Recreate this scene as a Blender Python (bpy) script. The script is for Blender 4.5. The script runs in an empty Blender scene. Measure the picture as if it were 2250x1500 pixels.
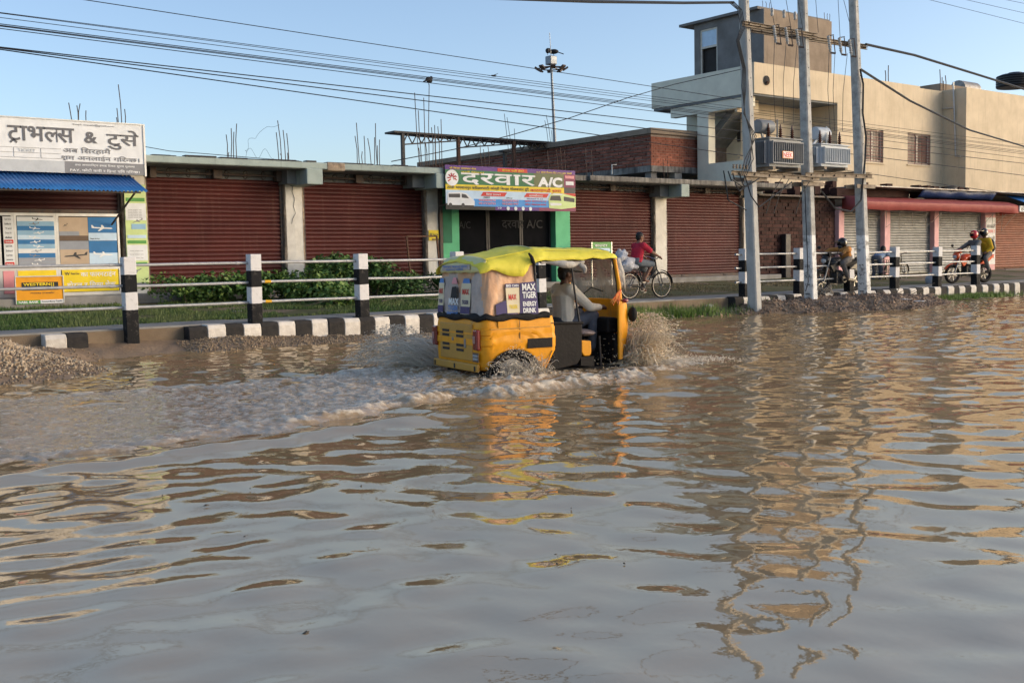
import bpy, bmesh, math, random, re
import numpy as np
from mathutils import Vector, Matrix

random.seed(7)
SC = bpy.context.scene
COL = SC.collection
V = Vector

# ------------------------------------------------------------------ camera
F, YAW, PITCH, ROLL, CAMH = 2420.0, 0.66228, 0.072658, -0.019, 1.424
_f = np.array([math.sin(YAW)*math.cos(PITCH), math.cos(YAW)*math.cos(PITCH), -math.sin(PITCH)])
_r = np.array([math.cos(YAW), -math.sin(YAW), 0.0]); _u = np.cross(_r, _f)
_r, _u = _r*math.cos(ROLL)+_u*math.sin(ROLL), -_r*math.sin(ROLL)+_u*math.cos(ROLL)
cd = bpy.data.cameras.new('camera'); cam = bpy.data.objects.new('camera', cd); COL.objects.link(cam)
cd.sensor_width = 36; cd.lens = F/2250*36; cd.clip_end = 3000; cd.clip_start = .05
M = Matrix.Identity(4)
for i in range(3):
    M[i][0], M[i][1], M[i][2] = _r[i], _u[i], -_f[i]
M[2][3] = CAMH
cam.matrix_world = M
SC.camera = cam

# ------------------------------------------------------------------ sky, sun, exposure
SUN_EL, SUN_V = math.radians(14), V((0.766, -0.643, 0)).normalized()
SUN_DIR = V((SUN_V.x*math.cos(SUN_EL), SUN_V.y*math.cos(SUN_EL), math.sin(SUN_EL)))
w = bpy.data.worlds.new('World'); SC.world = w; w.use_nodes = True
nt = w.node_tree; bg = nt.nodes['Background']
sky = nt.nodes.new('ShaderNodeTexSky'); sky.sky_type = 'NISHITA'; sky.sun_disc = False
sky.sun_elevation = SUN_EL; sky.sun_rotation = math.atan2(SUN_V.x, SUN_V.y)
sky.altitude = 60; sky.air_density = 0.75; sky.dust_density = 2.0; sky.ozone_density = 1.15
nt.links.new(sky.outputs[0], bg.inputs['Color']); bg.inputs['Strength'].default_value = 0.15
sl = bpy.data.lights.new('sun', 'SUN'); sl.energy = 0.5; sl.angle = math.radians(30); sl.color = (1, .86, .70)
so = bpy.data.objects.new('sun', sl); COL.objects.link(so)
so.rotation_euler = (-SUN_DIR).to_track_quat('-Z', 'Y').to_euler(); so.location = (20, -20, 20)
SC.view_settings.view_transform = 'Standard'; SC.view_settings.look = 'None'
SC.view_settings.exposure = 0.9; SC.view_settings.gamma = 1; SC.view_settings.use_curve_mapping = False

# ------------------------------------------------------------------ helpers: points
def _ray(x, y): return _f + _r*(x-1125)/F - _u*(y-750)/F
def onY(x, y, Y):            # world point that lies on the vertical plane at distance Y across the road
    d = _ray(x, y); t = Y/d[1]; return V((t*d[0], Y, CAMH+t*d[2]))
def onX(x, y, X):
    d = _ray(x, y); t = X/d[0]; return V((X, t*d[1], CAMH+t*d[2]))
def onZ(x, y, Z):
    d = _ray(x, y); t = (Z-CAMH)/d[2]; return V((t*d[0], t*d[1], Z))

# ------------------------------------------------------------------ helpers: noise
def _hash(ix, iy, s):
    n = (ix.astype(np.int64)*374761393 + iy.astype(np.int64)*668265263 + s*974634777) & 0xffffffff
    n = ((n ^ (n >> 13))*1274126177) & 0xffffffff
    n = n ^ (n >> 16)
    return (n & 0xffff)/32767.5 - 1
def vnoise(x, y, s=0):
    ix, iy = np.floor(x), np.floor(y); fx, fy = x-ix, y-iy
    fx = fx**3*(fx*(6*fx-15)+10); fy = fy**3*(fy*(6*fy-15)+10)
    a = _hash(ix, iy, s); b = _hash(ix+1, iy, s); c = _hash(ix, iy+1, s); d = _hash(ix+1, iy+1, s)
    return (a+(b-a)*fx)*(1-fy)+(c+(d-c)*fx)*fy
def fbm(x, y, s=0, o=4, g=.5):
    t = 0; a = 1
    for k in range(o):
        t = t+a*vnoise(x*2**k+17.3*k, y*2**k-9.1*k, s+k); a *= g
    return t
def sstep(a, b, x):
    t = np.clip((x-a)/(b-a), 0, 1); return t*t*(3-2*t)

# ------------------------------------------------------------------ helpers: materials
MATS = {}
def mat(name, c, c2=None, rough=.7, scale=3, bump=.2, bs=40, metal=0, streak=None, sk=.5, spec=.3, lohi=(.35, .65), stretch=(1, 1, 1), alpha=1, trans=0, coat=0, sheen=0, rvar=0, world=False):
    m = bpy.data.materials.new(name); m.use_nodes = True; t = m.node_tree; N = t.nodes; L = t.links
    b = N['Principled BSDF']; b.inputs['Roughness'].default_value = rough; b.inputs['Metallic'].default_value = metal
    b.inputs['Specular IOR Level'].default_value = spec; b.inputs['Alpha'].default_value = alpha
    b.inputs['Transmission Weight'].default_value = trans; b.inputs['Coat Weight'].default_value = coat
    tc = N.new('ShaderNodeTexCoord'); mp = N.new('ShaderNodeMapping'); mp.inputs['Scale'].default_value = stretch
    CO = N.new('ShaderNodeNewGeometry').outputs['Position'] if world else tc.outputs['Object']
    L.new(CO, mp.inputs[0])
    c2 = c2 or tuple(x*.78 for x in c)
    n = N.new('ShaderNodeTexNoise'); n.inputs['Scale'].default_value = scale; n.inputs['Detail'].default_value = 6; n.inputs['Roughness'].default_value = .62
    L.new(mp.outputs[0], n.inputs['Vector'])
    rp = N.new('ShaderNodeMapRange'); rp.inputs[1].default_value, rp.inputs[2].default_value = lohi
    L.new(n.outputs['Fac'], rp.inputs[0])
    mx = N.new('ShaderNodeMix'); mx.data_type = 'RGBA'; mx.inputs[6].default_value = (*c, 1); mx.inputs[7].default_value = (*c2, 1)
    L.new(rp.outputs[0], mx.inputs[0]); out = mx.outputs[2]
    if streak:
        m2 = N.new('ShaderNodeMapping'); m2.inputs['Scale'].default_value = (5, 5, .35); L.new(CO, m2.inputs[0])
        n2 = N.new('ShaderNodeTexNoise'); n2.inputs['Scale'].default_value = 1.6; n2.inputs['Detail'].default_value = 8; n2.inputs['Roughness'].default_value = .7
        L.new(m2.outputs[0], n2.inputs['Vector'])
        r2 = N.new('ShaderNodeMapRange'); r2.inputs[1].default_value = 1-sk-.02; r2.inputs[2].default_value = 1-sk+.22; L.new(n2.outputs['Fac'], r2.inputs[0])
        x2 = N.new('ShaderNodeMix'); x2.data_type = 'RGBA'; x2.inputs[7].default_value = (*streak, 1)
        L.new(out, x2.inputs[6]); L.new(r2.outputs[0], x2.inputs[0]); out = x2.outputs[2]
    if rvar:
        oi = N.new('ShaderNodeObjectInfo'); hs = N.new('ShaderNodeHueSaturation')
        mr = N.new('ShaderNodeMapRange'); mr.inputs[3].default_value = 1-rvar; mr.inputs[4].default_value = 1+rvar
        L.new(oi.outputs['Random'], mr.inputs[0]); L.new(mr.outputs[0], hs.inputs['Value']); L.new(out, hs.inputs['Color']); out = hs.outputs[0]
    L.new(out, b.inputs['Base Color'])
    if bump:
        n3 = N.new('ShaderNodeTexNoise'); n3.inputs['Scale'].default_value = bs; n3.inputs['Detail'].default_value = 5
        L.new(CO, n3.inputs['Vector'])
        bp = N.new('ShaderNodeBump'); bp.inputs['Strength'].default_value = bump; bp.inputs['Distance'].default_value = .02
        L.new(n3.outputs['Fac'], bp.inputs['Height']); L.new(bp.outputs[0], b.inputs['Normal'])
        rr = N.new('ShaderNodeMapRange'); rr.inputs[3].default_value = max(0, rough-.1); rr.inputs[4].default_value = min(1, rough+.1)
        L.new(n.outputs['Fac'], rr.inputs[0]); L.new(rr.outputs[0], b.inputs['Roughness'])
    MATS[name] = m; return m
def node_mat(name):
    m = bpy.data.materials.new(name); m.use_nodes = True; MATS[name] = m
    t = m.node_tree; return m, t.nodes, t.links, t.nodes['Principled BSDF']

# ------------------------------------------------------------------ helpers: meshes
class MB:
    def __init__(s): s.v = []; s.f = []; s.m = []
    def add(s, vs, fs, mi=0):
        o = len(s.v); s.v += [tuple(q) for q in vs]; s.f += [tuple(i+o for i in f) for f in fs]; s.m += [mi]*len(fs); return s
    def box(s, x0, x1, y0, y1, z0, z1, mi=0):
        return s.add([(x0,y0,z0),(x1,y0,z0),(x1,y1,z0),(x0,y1,z0),(x0,y0,z1),(x1,y0,z1),(x1,y1,z1),(x0,y1,z1)],
                     [(0,3,2,1),(4,5,6,7),(0,1,5,4),(1,2,6,5),(2,3,7,6),(3,0,4,7)], mi)
    def taper(s, c, z0, z1, a0, b0, a1, b1, lean=(0,0), mi=0):
        x, y = c; X, Y = x+lean[0], y+lean[1]
        return s.add([(x-a0,y-b0,z0),(x+a0,y-b0,z0),(x+a0,y+b0,z0),(x-a0,y+b0,z0),(X-a1,Y-b1,z1),(X+a1,Y-b1,z1),(X+a1,Y+b1,z1),(X-a1,Y+b1,z1)],
                     [(0,3,2,1),(4,5,6,7),(0,1,5,4),(1,2,6,5),(2,3,7,6),(3,0,4,7)], mi)
    def bar(s, a, b, w=.05, h=.05, up=(0,0,1), mi=0):
        a, b = V(a), V(b); d = (b-a).normalized(); up = V(up)
        if abs(d.dot(up)) > .98: up = V((1,0,0))
        sd = d.cross(up).normalized()*w/2; u = sd.cross(d).normalized()*h/2
        return s.add([a-sd-u,a+sd-u,a+sd+u,a-sd+u,b-sd-u,b+sd-u,b+sd+u,b-sd+u],[(3,2,1,0),(4,5,6,7),(0,1,5,4),(1,2,6,5),(2,3,7,6),(3,0,4,7)], mi)
    def tube(s, pts, r=.02, n=8, cap=True, mi=0, closed=False, ell=None):
        P = [V(q) for q in pts]; k = len(P); R = r if isinstance(r, (list, tuple)) else [r]*k
        vs = []; fs = []; ref = None
        for i in range(k):
            if closed: d = P[(i+1) % k]-P[i-1]
            else: d = P[min(i+1, k-1)]-P[max(i-1, 0)]
            d.normalize()
            if ref is None:
                ref = V((0,0,1)) if abs(d.z) < .9 else V((1,0,0))
                if ell: ref = V(ell[2])
            sd = d.cross(ref).normalized(); u = sd.cross(d).normalized()
            if not ell: ref = u
            e1, e2 = (ell[0], ell[1]) if ell else (1, 1)
            for j in range(n):
                t = 2*math.pi*j/n; vs.append(P[i]+(sd*math.cos(t)*e1+u*math.sin(t)*e2)*R[i])
        for i in range(k if closed else k-1):
            a = i*n; b = ((i+1) % k)*n
            for j in range(n): fs.append((a+j, a+(j+1) % n, b+(j+1) % n, b+j))
        if cap and not closed: fs += [tuple(range(n))[::-1], tuple(range((k-1)*n, k*n))]
        return s.add(vs, fs, mi)
    def lathe(s, prof, c=(0,0,0), axis=(0,0,1), n=16, mi=0):
        ax = V(axis).normalized(); a = ax.orthogonal().normalized(); b = ax.cross(a); c = V(c); vs = []; fs = []
        for r, h in prof:
            for j in range(n):
                t = 2*math.pi*j/n; vs.append(c+ax*h+(a*math.cos(t)+b*math.sin(t))*r)
        for i in range(len(prof)-1):
            for j in range(n): fs.append((i*n+j, i*n+(j+1) % n, (i+1)*n+(j+1) % n, (i+1)*n+j))
        fs += [tuple(range(n))[::-1], tuple(range((len(prof)-1)*n, len(prof)*n))]
        return s.add(vs, fs, mi)
    def ball(s, c, r, n=12, m=8, mi=0, rot=None):
        r = (r, r, r) if isinstance(r, (int, float)) else r; vs = []; fs = []; c = V(c)
        for i in range(m+1):
            ph = math.pi*i/m
            for j in range(n):
                t = 2*math.pi*j/n; q = V((r[0]*math.sin(ph)*math.cos(t), r[1]*math.sin(ph)*math.sin(t), r[2]*math.cos(ph)))
                vs.append(c+(rot @ q if rot else q))
        for i in range(m):
            for j in range(n): fs.append((i*n+j, (i+1)*n+j, (i+1)*n+(j+1) % n, i*n+(j+1) % n))
        return s.add(vs, fs, mi)
    def torus(s, c, axis, R, r, n=28, m=8, mi=0, sy=1):
        ax = V(axis).normalized(); a = ax.orthogonal().normalized(); b = ax.cross(a); c = V(c); vs = []; fs = []
        for i in range(n):
            t = 2*math.pi*i/n; d = a*math.cos(t)+b*math.sin(t)
            for j in range(m):
                p = 2*math.pi*j/m; vs.append(c+d*(R+r*math.cos(p))+ax*r*sy*math.sin(p))
        for i in range(n):
            for j in range(m): fs.append((i*m+j, ((i+1) % n)*m+j, ((i+1) % n)*m+(j+1) % m, i*m+(j+1) % m))
        return s.add(vs, fs, mi)
    def prism(s, poly, axis, a0, a1, mi=0):
        n = len(poly)
        g = {'x': lambda p, a: (a, p[0], p[1]), 'y': lambda p, a: (p[0], a, p[1]), 'z': lambda p, a: (p[0], p[1], a)}[axis]
        vs = [g(p, a0) for p in poly]+[g(p, a1) for p in poly]
        return s.add(vs, [tuple(range(n))[::-1], tuple(range(n, 2*n))]+[(i, (i+1) % n, n+(i+1) % n, n+i) for i in range(n)], mi)
    def sheet(s, G, mi=0):        # grid of points G[i][j]
        a, b = len(G), len(G[0]); vs = [p for r in G for p in r]
        return s.add(vs, [(i*b+j, i*b+j+1, (i+1)*b+j+1, (i+1)*b+j) for i in range(a-1) for j in range(b-1)], mi)
    def build(s, name, m, parent=None, smooth=0, bevel=0, solid=0, local=False, sub=0):
        me = bpy.data.meshes.new(name); me.from_pydata(s.v, [], s.f)
        ms = m if isinstance(m, (list, tuple)) else [m]
        for x in ms: me.materials.append(MATS[x] if isinstance(x, str) else x)
        if any(s.m): me.polygons.foreach_set('material_index', s.m)
        bm = bmesh.new(); bm.from_mesh(me); bmesh.ops.recalc_face_normals(bm, faces=bm.faces); bm.to_mesh(me); bm.free()
        if smooth:
            me.polygons.foreach_set('use_smooth', [True]*len(me.polygons)); me.set_sharp_from_angle(angle=smooth)
        return link(name, me, parent, local, bevel, solid, sub)
def link(name, me, parent=None, local=False, bevel=0, solid=0, sub=0):
    o = bpy.data.objects.new(name, me); COL.objects.link(o)
    if parent is not None:
        o.parent = parent
        if not local: o.matrix_parent_inverse = WORLD(parent).inverted()
    if solid:
        q = o.modifiers.new('solid', 'SOLIDIFY'); q.thickness = solid; q.offset = 0
    if sub:
        q = o.modifiers.new('sub', 'SUBSURF'); q.levels = q.render_levels = sub
    if bevel:
        q = o.modifiers.new('bevel', 'BEVEL'); q.width = bevel; q.segments = 2; q.limit_method = 'ANGLE'; q.angle_limit = .6
    return o
def WORLD(o):
    m = o.matrix_basis.copy()
    while o.parent is not None:
        m = o.parent.matrix_basis @ o.matrix_parent_inverse @ m; o = o.parent
    return m
def tag(o, label, cat=None, group=None, kind=None):
    if label: o['label'] = label
    if cat: o['category'] = cat
    if group: o['group'] = group
    if kind: o['kind'] = kind
    return o
def thing(name, label, cat, loc=(0,0,0), rz=0, group=None):
    o = bpy.data.objects.new(name, None); COL.objects.link(o); o.location = loc; o.rotation_euler = (0, 0, rz)
    o.matrix_basis = Matrix.LocRotScale(V(loc), Matrix.Rotation(rz, 3, 'Z'), None)
    return tag(o, label, cat, group)
def struct(o, label=None): o['kind'] = 'structure'; return o if not label else tag(o, label)
def B(name, m, parent, *boxes, bevel=0, local=False, smooth=0):
    q = MB()
    for b in boxes: q.box(*b)
    return q.build(name, m, parent, bevel=bevel, local=local, smooth=smooth)
def np_mesh(name, vs, quads, m, attr=None, smooth=True):
    me = bpy.data.meshes.new(name); n = len(vs); k = quads.shape[1]
    me.vertices.add(n); me.vertices.foreach_set('co', np.asarray(vs, np.float32).ravel())
    me.loops.add(quads.size); me.loops.foreach_set('vertex_index', quads.astype(np.int32).ravel())
    me.polygons.add(len(quads)); me.polygons.foreach_set('loop_start', np.arange(0, quads.size, k, dtype=np.int32))
    me.update(calc_edges=True); me.validate()
    if smooth: me.polygons.foreach_set('use_smooth', np.ones(len(quads), bool))
    for nm, a in (attr or {}).items():
        at = me.attributes.new(nm, 'FLOAT', 'POINT'); at.data.foreach_set('value', np.asarray(a, np.float32).ravel())
    me.materials.append(MATS[m] if isinstance(m, str) else m)
    return me
def grid_faces(a, b):
    i, j = np.meshgrid(np.arange(a-1), np.arange(b-1), indexing='ij'); q = (i*b+j).ravel()
    return np.stack([q, q+b, q+b+1, q+1], 1)
def blobs(name, cs, rs, m, parent=None, stretch=None, seed=1, jit=.25):
    """many small pebbles or drops (octahedra) as one mesh"""
    rng = np.random.default_rng(seed); cs = np.asarray(cs, float); n = len(cs)
    base = np.array([(1,0,0),(-1,0,0),(0,1,0),(0,-1,0),(0,0,1),(0,0,-1)], float)
    R = np.asarray(rs, float).reshape(n, 1, -1)
    q = base[None]*(1+jit*rng.normal(size=(n, 6, 1)))*R
    ang = rng.uniform(0, 6.28, n); ca, sa = np.cos(ang)[:, None], np.sin(ang)[:, None]
    if stretch is None:
        x = q[..., 0]*ca-q[..., 1]*sa; y = q[..., 0]*sa+q[..., 1]*ca; q = np.stack([x, y, q[..., 2]], -1)
        a2 = rng.uniform(-.8, .8, n); c2, s2 = np.cos(a2)[:, None], np.sin(a2)[:, None]
        q = np.stack([q[..., 0], q[..., 1]*c2-q[..., 2]*s2, q[..., 1]*s2+q[..., 2]*c2], -1)
    else:
        st = np.asarray(stretch, float); l = np.linalg.norm(st, axis=1, keepdims=True); d = st/np.maximum(l, 1e-6)
        q = q+d[:, None, :]*((q@d[:, :, None]))*(l[:, None, :])
    vs = (cs[:, None, :]+q).reshape(-1, 3)
    f0 = np.array([(0,2,4),(2,1,4),(1,3,4),(3,0,4),(2,0,5),(1,2,5),(3,1,5),(0,3,5)])
    fs = (np.arange(n)[:, None, None]*6+f0[None]).reshape(-1, 3)
    return link(name, np_mesh(name, vs, fs, m, smooth=stretch is not None), parent)

# ------------------------------------------------------------------ helpers: lettering
_G = {}
def _ftext(s, bold):
    c = bpy.data.curves.new('f', 'FONT'); c.body = s; c.offset = bold; c.resolution_u = 3
    o = bpy.data.objects.new('f', c); COL.objects.link(o)
    me = bpy.data.meshes.new_from_object(o.evaluated_get(bpy.context.evaluated_depsgraph_get()))
    vs = np.array([v.co[:] for v in me.vertices]).reshape(-1, 3); fs = [tuple(p.vertices) for p in me.polygons]
    bpy.data.objects.remove(o); bpy.data.curves.remove(c); bpy.data.meshes.remove(me)
    return vs, fs
def _glyph(ch, bold, half=False):
    k = (ch, bold, half)
    if k in _G: return _G[k]
    if ch == ' ': _G[k] = (np.zeros((0, 3)), [], .3); return _G[k]
    p = 'H' if ord(ch) < 0x900 else '\u091a'
    vs, fs = _ftext(ch, bold)
    a, _ = _ftext(p+ch+p, 0); b, _ = _ftext(p+p, 0)
    adv = (a[:, 0].max()-a[:, 0].min())-(b[:, 0].max()-b[:, 0].min())
    if half and len(vs):                       # half letter: its right stem is cut off
        bm = bmesh.new(); bv = [bm.verts.new(v) for v in vs]
        for f in fs:
            try: bm.faces.new([bv[i] for i in f])
            except ValueError: pass
        cut = vs[:, 0].max()-.17
        bmesh.ops.bisect_plane(bm, geom=bm.verts[:]+bm.edges[:]+bm.faces[:], plane_co=(cut, 0, 0), plane_no=(1, 0, 0), clear_outer=True)
        bm.verts.index_update(); vs = np.array([v.co[:] for v in bm.verts]); fs = [tuple(v.index for v in f.verts) for f in bm.faces]
        bm.free(); adv = cut
    _G[k] = (vs, fs, adv); return _G[k]
_CN = '[\u0915-\u0939]'
def line(s, bold=0.012):
    s = re.sub('((?:'+_CN+'\u094d)*'+_CN+')\u093f', '\u093f\\1', s)
    if any(ord(c) > 0x900 for c in s): bold = min(bold, .014)
    vs = []; fs = []; x = 0; n = 0; i = 0; reph = False
    def put(g, dx=0, dy=0, sc=1):
        nonlocal n
        if len(g[0]): vs.append(g[0]*sc+np.array([x+dx, dy, 0])); fs.extend(tuple(j+n for j in f) for f in g[1]); n += len(g[0])
    while i < len(s):
        ch = s[i]
        if i+2 < len(s)+0 and s[i+1:i+2] == '\u094d' and i+2 < len(s):
            if ch == '\u0930': reph = True; i += 2; continue
            if s[i+2] == '\u0930':
                g = _glyph(ch, bold); put(g)
                q = np.array([(.0,-.02,0),(.16,.12,0),(.32,-.02,0),(.27,-.09,0),(.16,.02,0),(.05,-.09,0)])+np.array([g[2]*.5-.2, -.05, 0])
                vs.append(q+np.array([x, 0, 0])); fs.extend([(n, n+1, n+4, n+5), (n+1, n+2, n+3, n+4)]); n += 6
                x += g[2]; i += 3; continue
            g = _glyph(ch, bold, True); put(g); x += g[2]; i += 2; continue
        g = _glyph(ch, bold); put(g); x += g[2]
        if reph and re.match(_CN, ch): put(_glyph('\u0947', bold), dx=.06); reph = False
        i += 1
    return (np.concatenate(vs) if vs else np.zeros((0, 3))), fs
def text(name, s, o, rt, up, w_, h_, m, parent, bold=.012, local=False, fn=None, italic=0):
    """lettering fitted into the box that starts at o (lower left) and spans w_ along rt and h_ along up"""
    vs, fs = line(s, bold)
    lo, hi = vs.min(0), vs.max(0); a = (vs[:, 0]-lo[0])/(hi[0]-lo[0])*w_; b = (vs[:, 1]-lo[1])/max(hi[1]-lo[1], 1e-6)*h_
    a = a+italic*b
    o, rt, up = np.array(o), np.array(rt), np.array(up)
    if fn: P = [fn(x, y) for x, y in zip(a, b)]
    else: P = o[None]+a[:, None]*rt[None]+b[:, None]*up[None]
    me = bpy.data.meshes.new(name); me.from_pydata([tuple(p) for p in P], [], fs); me.materials.append(MATS[m])
    return link(name, me, parent, local)
EX, EZ = (1, 0, 0), (0, 0, 1)
# ------------------------------------------------------------------ materials
mat('dirt', (.16,.115,.075), (.24,.18,.12), .9, 1.2, .5, 60)
mat('bed', (.12,.085,.055), None, .9)
mat('verge', (.075,.085,.03), (.13,.11,.055), .95, 1.6, .5, 70)
mat('concrete', (.30,.285,.26), (.21,.195,.175), .85, 2.2, .3, 60)
mat('old_concrete', (.30,.28,.25), (.13,.12,.11), .9, 2.5, .35, 50, streak=(.05,.046,.042), sk=.55)
mat('mint', (.36,.42,.385), (.28,.33,.305), .75, 2, .2, 40, streak=(.16,.18,.16), sk=.42)
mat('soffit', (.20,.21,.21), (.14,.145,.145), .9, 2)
mat('plaster', (.74,.70,.62), (.58,.54,.47), .85, 3, .25, 40, streak=(.34,.30,.25), sk=.36)
mat('raw_edge', (.42,.33,.24), (.2,.15,.11), .95, 8, .6, 50)
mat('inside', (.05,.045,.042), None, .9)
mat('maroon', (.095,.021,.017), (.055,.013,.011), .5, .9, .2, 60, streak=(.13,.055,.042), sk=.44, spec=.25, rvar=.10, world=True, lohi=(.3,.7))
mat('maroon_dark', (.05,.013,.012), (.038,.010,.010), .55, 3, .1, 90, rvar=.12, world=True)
mat('grey_steel', (.29,.29,.275), (.21,.21,.20), .45, 3, .1, 90, streak=(.22,.20,.17), sk=.36, metal=.15, rvar=.1, world=True)
mat('orange_steel', (.25,.08,.035), (.19,.06,.028), .55, 3, .1, 90, streak=(.18,.07,.04), sk=.4, rvar=.1, world=True)
mat('iron', (.06,.055,.055), (.11,.07,.05), .6, 12, .2, 90)
mat('black_iron', (.02,.02,.022), (.035,.03,.03), .5, 12)
mat('rust', (.17,.085,.05), (.09,.05,.035), .85, 14, .3, 80)
mat('rebar', (.07,.055,.05), (.12,.07,.045), .8, 10)
mat('galv', (.42,.42,.42), (.31,.31,.31), .45, 9, .1, 120, metal=.35, streak=(.3,.27,.22), sk=.36)
mat('yellow_mark', (.72,.40,.02), None, .6)
mat('white_paint', (.80,.78,.74), (.62,.60,.56), .7, 5, .25, 60, streak=(.40,.36,.31), sk=.34)
mat('black_paint', (.022,.021,.022), (.05,.046,.044), .6, 6, .3, 60, streak=(.13,.11,.09), sk=.32)
mat('mint_green', (.13,.50,.26), (.10,.40,.20), .7, 2, .15, 50, streak=(.05,.22,.11), sk=.33)
mat('dark_green', (.02,.13,.065), (.03,.17,.09), .7, 3)
mat('pink', (.78,.45,.44), (.66,.37,.36), .75, 3, .15, 50, streak=(.45,.32,.30), sk=.3)
mat('red_awning', (.34,.075,.065), (.27,.055,.05), .6, 3, .2, 60, streak=(.33,.10,.08), sk=.4)
mat('blue_tin', (.045,.20,.48), (.03,.145,.38), .42, 3, .1, 60, metal=.1, streak=(.10,.19,.33), sk=.34)
mat('blue_tarp', (.012,.05,.17), (.009,.035,.12), .45, 5, .4, 14)
mat('tin', (.32,.31,.30), (.20,.17,.14), .5, 4, .2, 50, metal=.3, streak=(.16,.10,.06), sk=.4)
mat('beige', (.66,.54,.38), (.56,.455,.315), .85, 1.2, .15, 50, streak=(.44,.365,.26), sk=.45)
mat('beige_shade_lift', (.76,.72,.58), (.66,.62,.50), .85, 1.5, .15, 50, streak=(.36,.35,.29), sk=.36)  # paler beige for the shaded side faces, extra brightness put into the colour
mat('cement', (.30,.235,.175), (.22,.17,.125), .95, 1.6, .4, 40, streak=(.15,.115,.085), sk=.42)
mat('cement_grey', (.22,.21,.20), (.16,.15,.14), .95, 1.6, .35, 40)
mat('mortar', (.30,.24,.205), (.22,.17,.145), .95, 8, .4, 60)
mat('brick', (.30,.105,.065), (.20,.07,.045), .9, 5, .4, 60, rvar=.35, world=True)
mat('brick_dark', (.065,.026,.020), (.042,.018,.015), .9, 5, .5, 60, rvar=.35, world=True)
mat('mortar_dark', (.04,.029,.025), (.028,.021,.019), .95, 8, .5, 60)
mat('pole', (.47,.46,.43), (.36,.35,.33), .85, 3, .3, 70, streak=(.24,.23,.21), sk=.42)
mat('xf_grey', (.19,.205,.22), (.15,.16,.175), .5, 4, .08, 60, streak=(.15,.15,.15), sk=.32)
mat('xf_pale', (.46,.50,.54), (.38,.42,.46), .5, 4, .08, 60, streak=(.36,.36,.36), sk=.3)
mat('channel', (.27,.22,.165), (.16,.12,.085), .7, 7, .2, 70)
mat('porcelain', (.10,.04,.025), (.07,.03,.02), .2, 5, 0)
mat('fuse', (.48,.47,.45), (.36,.35,.33), .4, 8)
mat('wire', (.018,.02,.025), None, .6, bump=0)
mat('wire_thin', (.05,.055,.065), None, .5, bump=0)
mat('red_grill', (.20,.045,.04), (.13,.035,.03), .6, 8)
mat('window_frame', (.66,.60,.50), (.55,.50,.42), .5, 5)
mat('tank_black', (.014,.014,.016), (.022,.022,.024), .4, 4)
mat('dark_glass', (.008,.009,.010), (.012,.012,.014), .9, 2, 0, spec=0)
mat('glass_ink', (.035,.035,.038), None, .7, 2, 0, spec=.1)
mat('pane', (.06,.045,.045), (.20,.14,.11), .3, 2.2, 0, spec=.15)
mat('alu', (.55,.54,.52), (.45,.44,.42), .35, 5, .05, 50, metal=.5)
mat('leaf', (.075,.145,.032), (.11,.20,.045), .55, 9, 0, lohi=(.3,.7))
mat('leaf2', (.12,.20,.035), (.19,.26,.065), .5, 6, 0)
mat('leaf3', (.04,.085,.024), (.06,.115,.032), .55, 6, 0)
mat('stem', (.09,.075,.04), (.06,.05,.03), .8, 6, 0)
mat('blade', (.065,.12,.025), (.13,.16,.05), .6, .7, 0, lohi=(.4,.6))
mat('dry', (.20,.16,.08), (.13,.11,.055), .8, 3, 0)
mat('twig', (.05,.04,.032), (.10,.085,.07), .85, 9, .2)
mat('pale_twig', (.30,.27,.22), (.20,.17,.14), .85, 9, .2)
mat('gravel', (.60,.46,.31), (.42,.31,.20), .85, 3.5, .3, 60, lohi=(.4,.6))
mat('gravel_wet', (.19,.135,.085), (.34,.26,.17), .6, 9, .3, 60, lohi=(.42,.6))
mat('mud', (.20,.135,.085), (.27,.19,.12), .55, 2.5, .7, 24)
mat('rubble', (.20,.135,.095), (.33,.25,.19), .9, 4, .4, 60, lohi=(.42,.6))
mat('stone_pale', (.46,.43,.38), (.32,.29,.25), .85, 6, .4, 40)
mat('litter', (.72,.70,.68), (.55,.53,.50), .6, 5)
# print colours
for n, c in dict(ink_dark=(.05,.05,.055), ink_grey=(.22,.22,.23), ink_faded=(.13,.13,.14), paper=(.76,.77,.77), paper_grey=(.50,.52,.53), ink_white=(.82,.82,.80), b_green=(.03,.17,.065), b_olive=(.12,.14,.055), b_purple=(.11,.03,.22), b_red=(.62,.04,.03), b_yellow=(.82,.60,.03), b_blue=(.06,.30,.70), b_sky=(.55,.70,.84), b_maroon=(.22,.03,.09), b_black=(.02,.02,.02), b_orange=(.80,.26,.02), wu_yellow=(.83,.62,.02), wu_orange=(.78,.33,.01), p_blue=(.03,.17,.40), p_sky=(.28,.47,.64), p_sand=(.50,.38,.27), p_grey=(.30,.32,.36), p_lime=(.60,.72,.30), p_green=(.10,.32,.07), b_pink=(.75,.30,.32), ad_purple=(.06,.045,.14), ad_blue=(.08,.22,.52), ad_cream=(.70,.60,.40), ink_brown=(.14,.09,.06)).items():  # the darker paper tone is a plain grey print colour
    mat(n, c, tuple(x*.86 for x in c), .5, 4, .03, 20)
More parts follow.
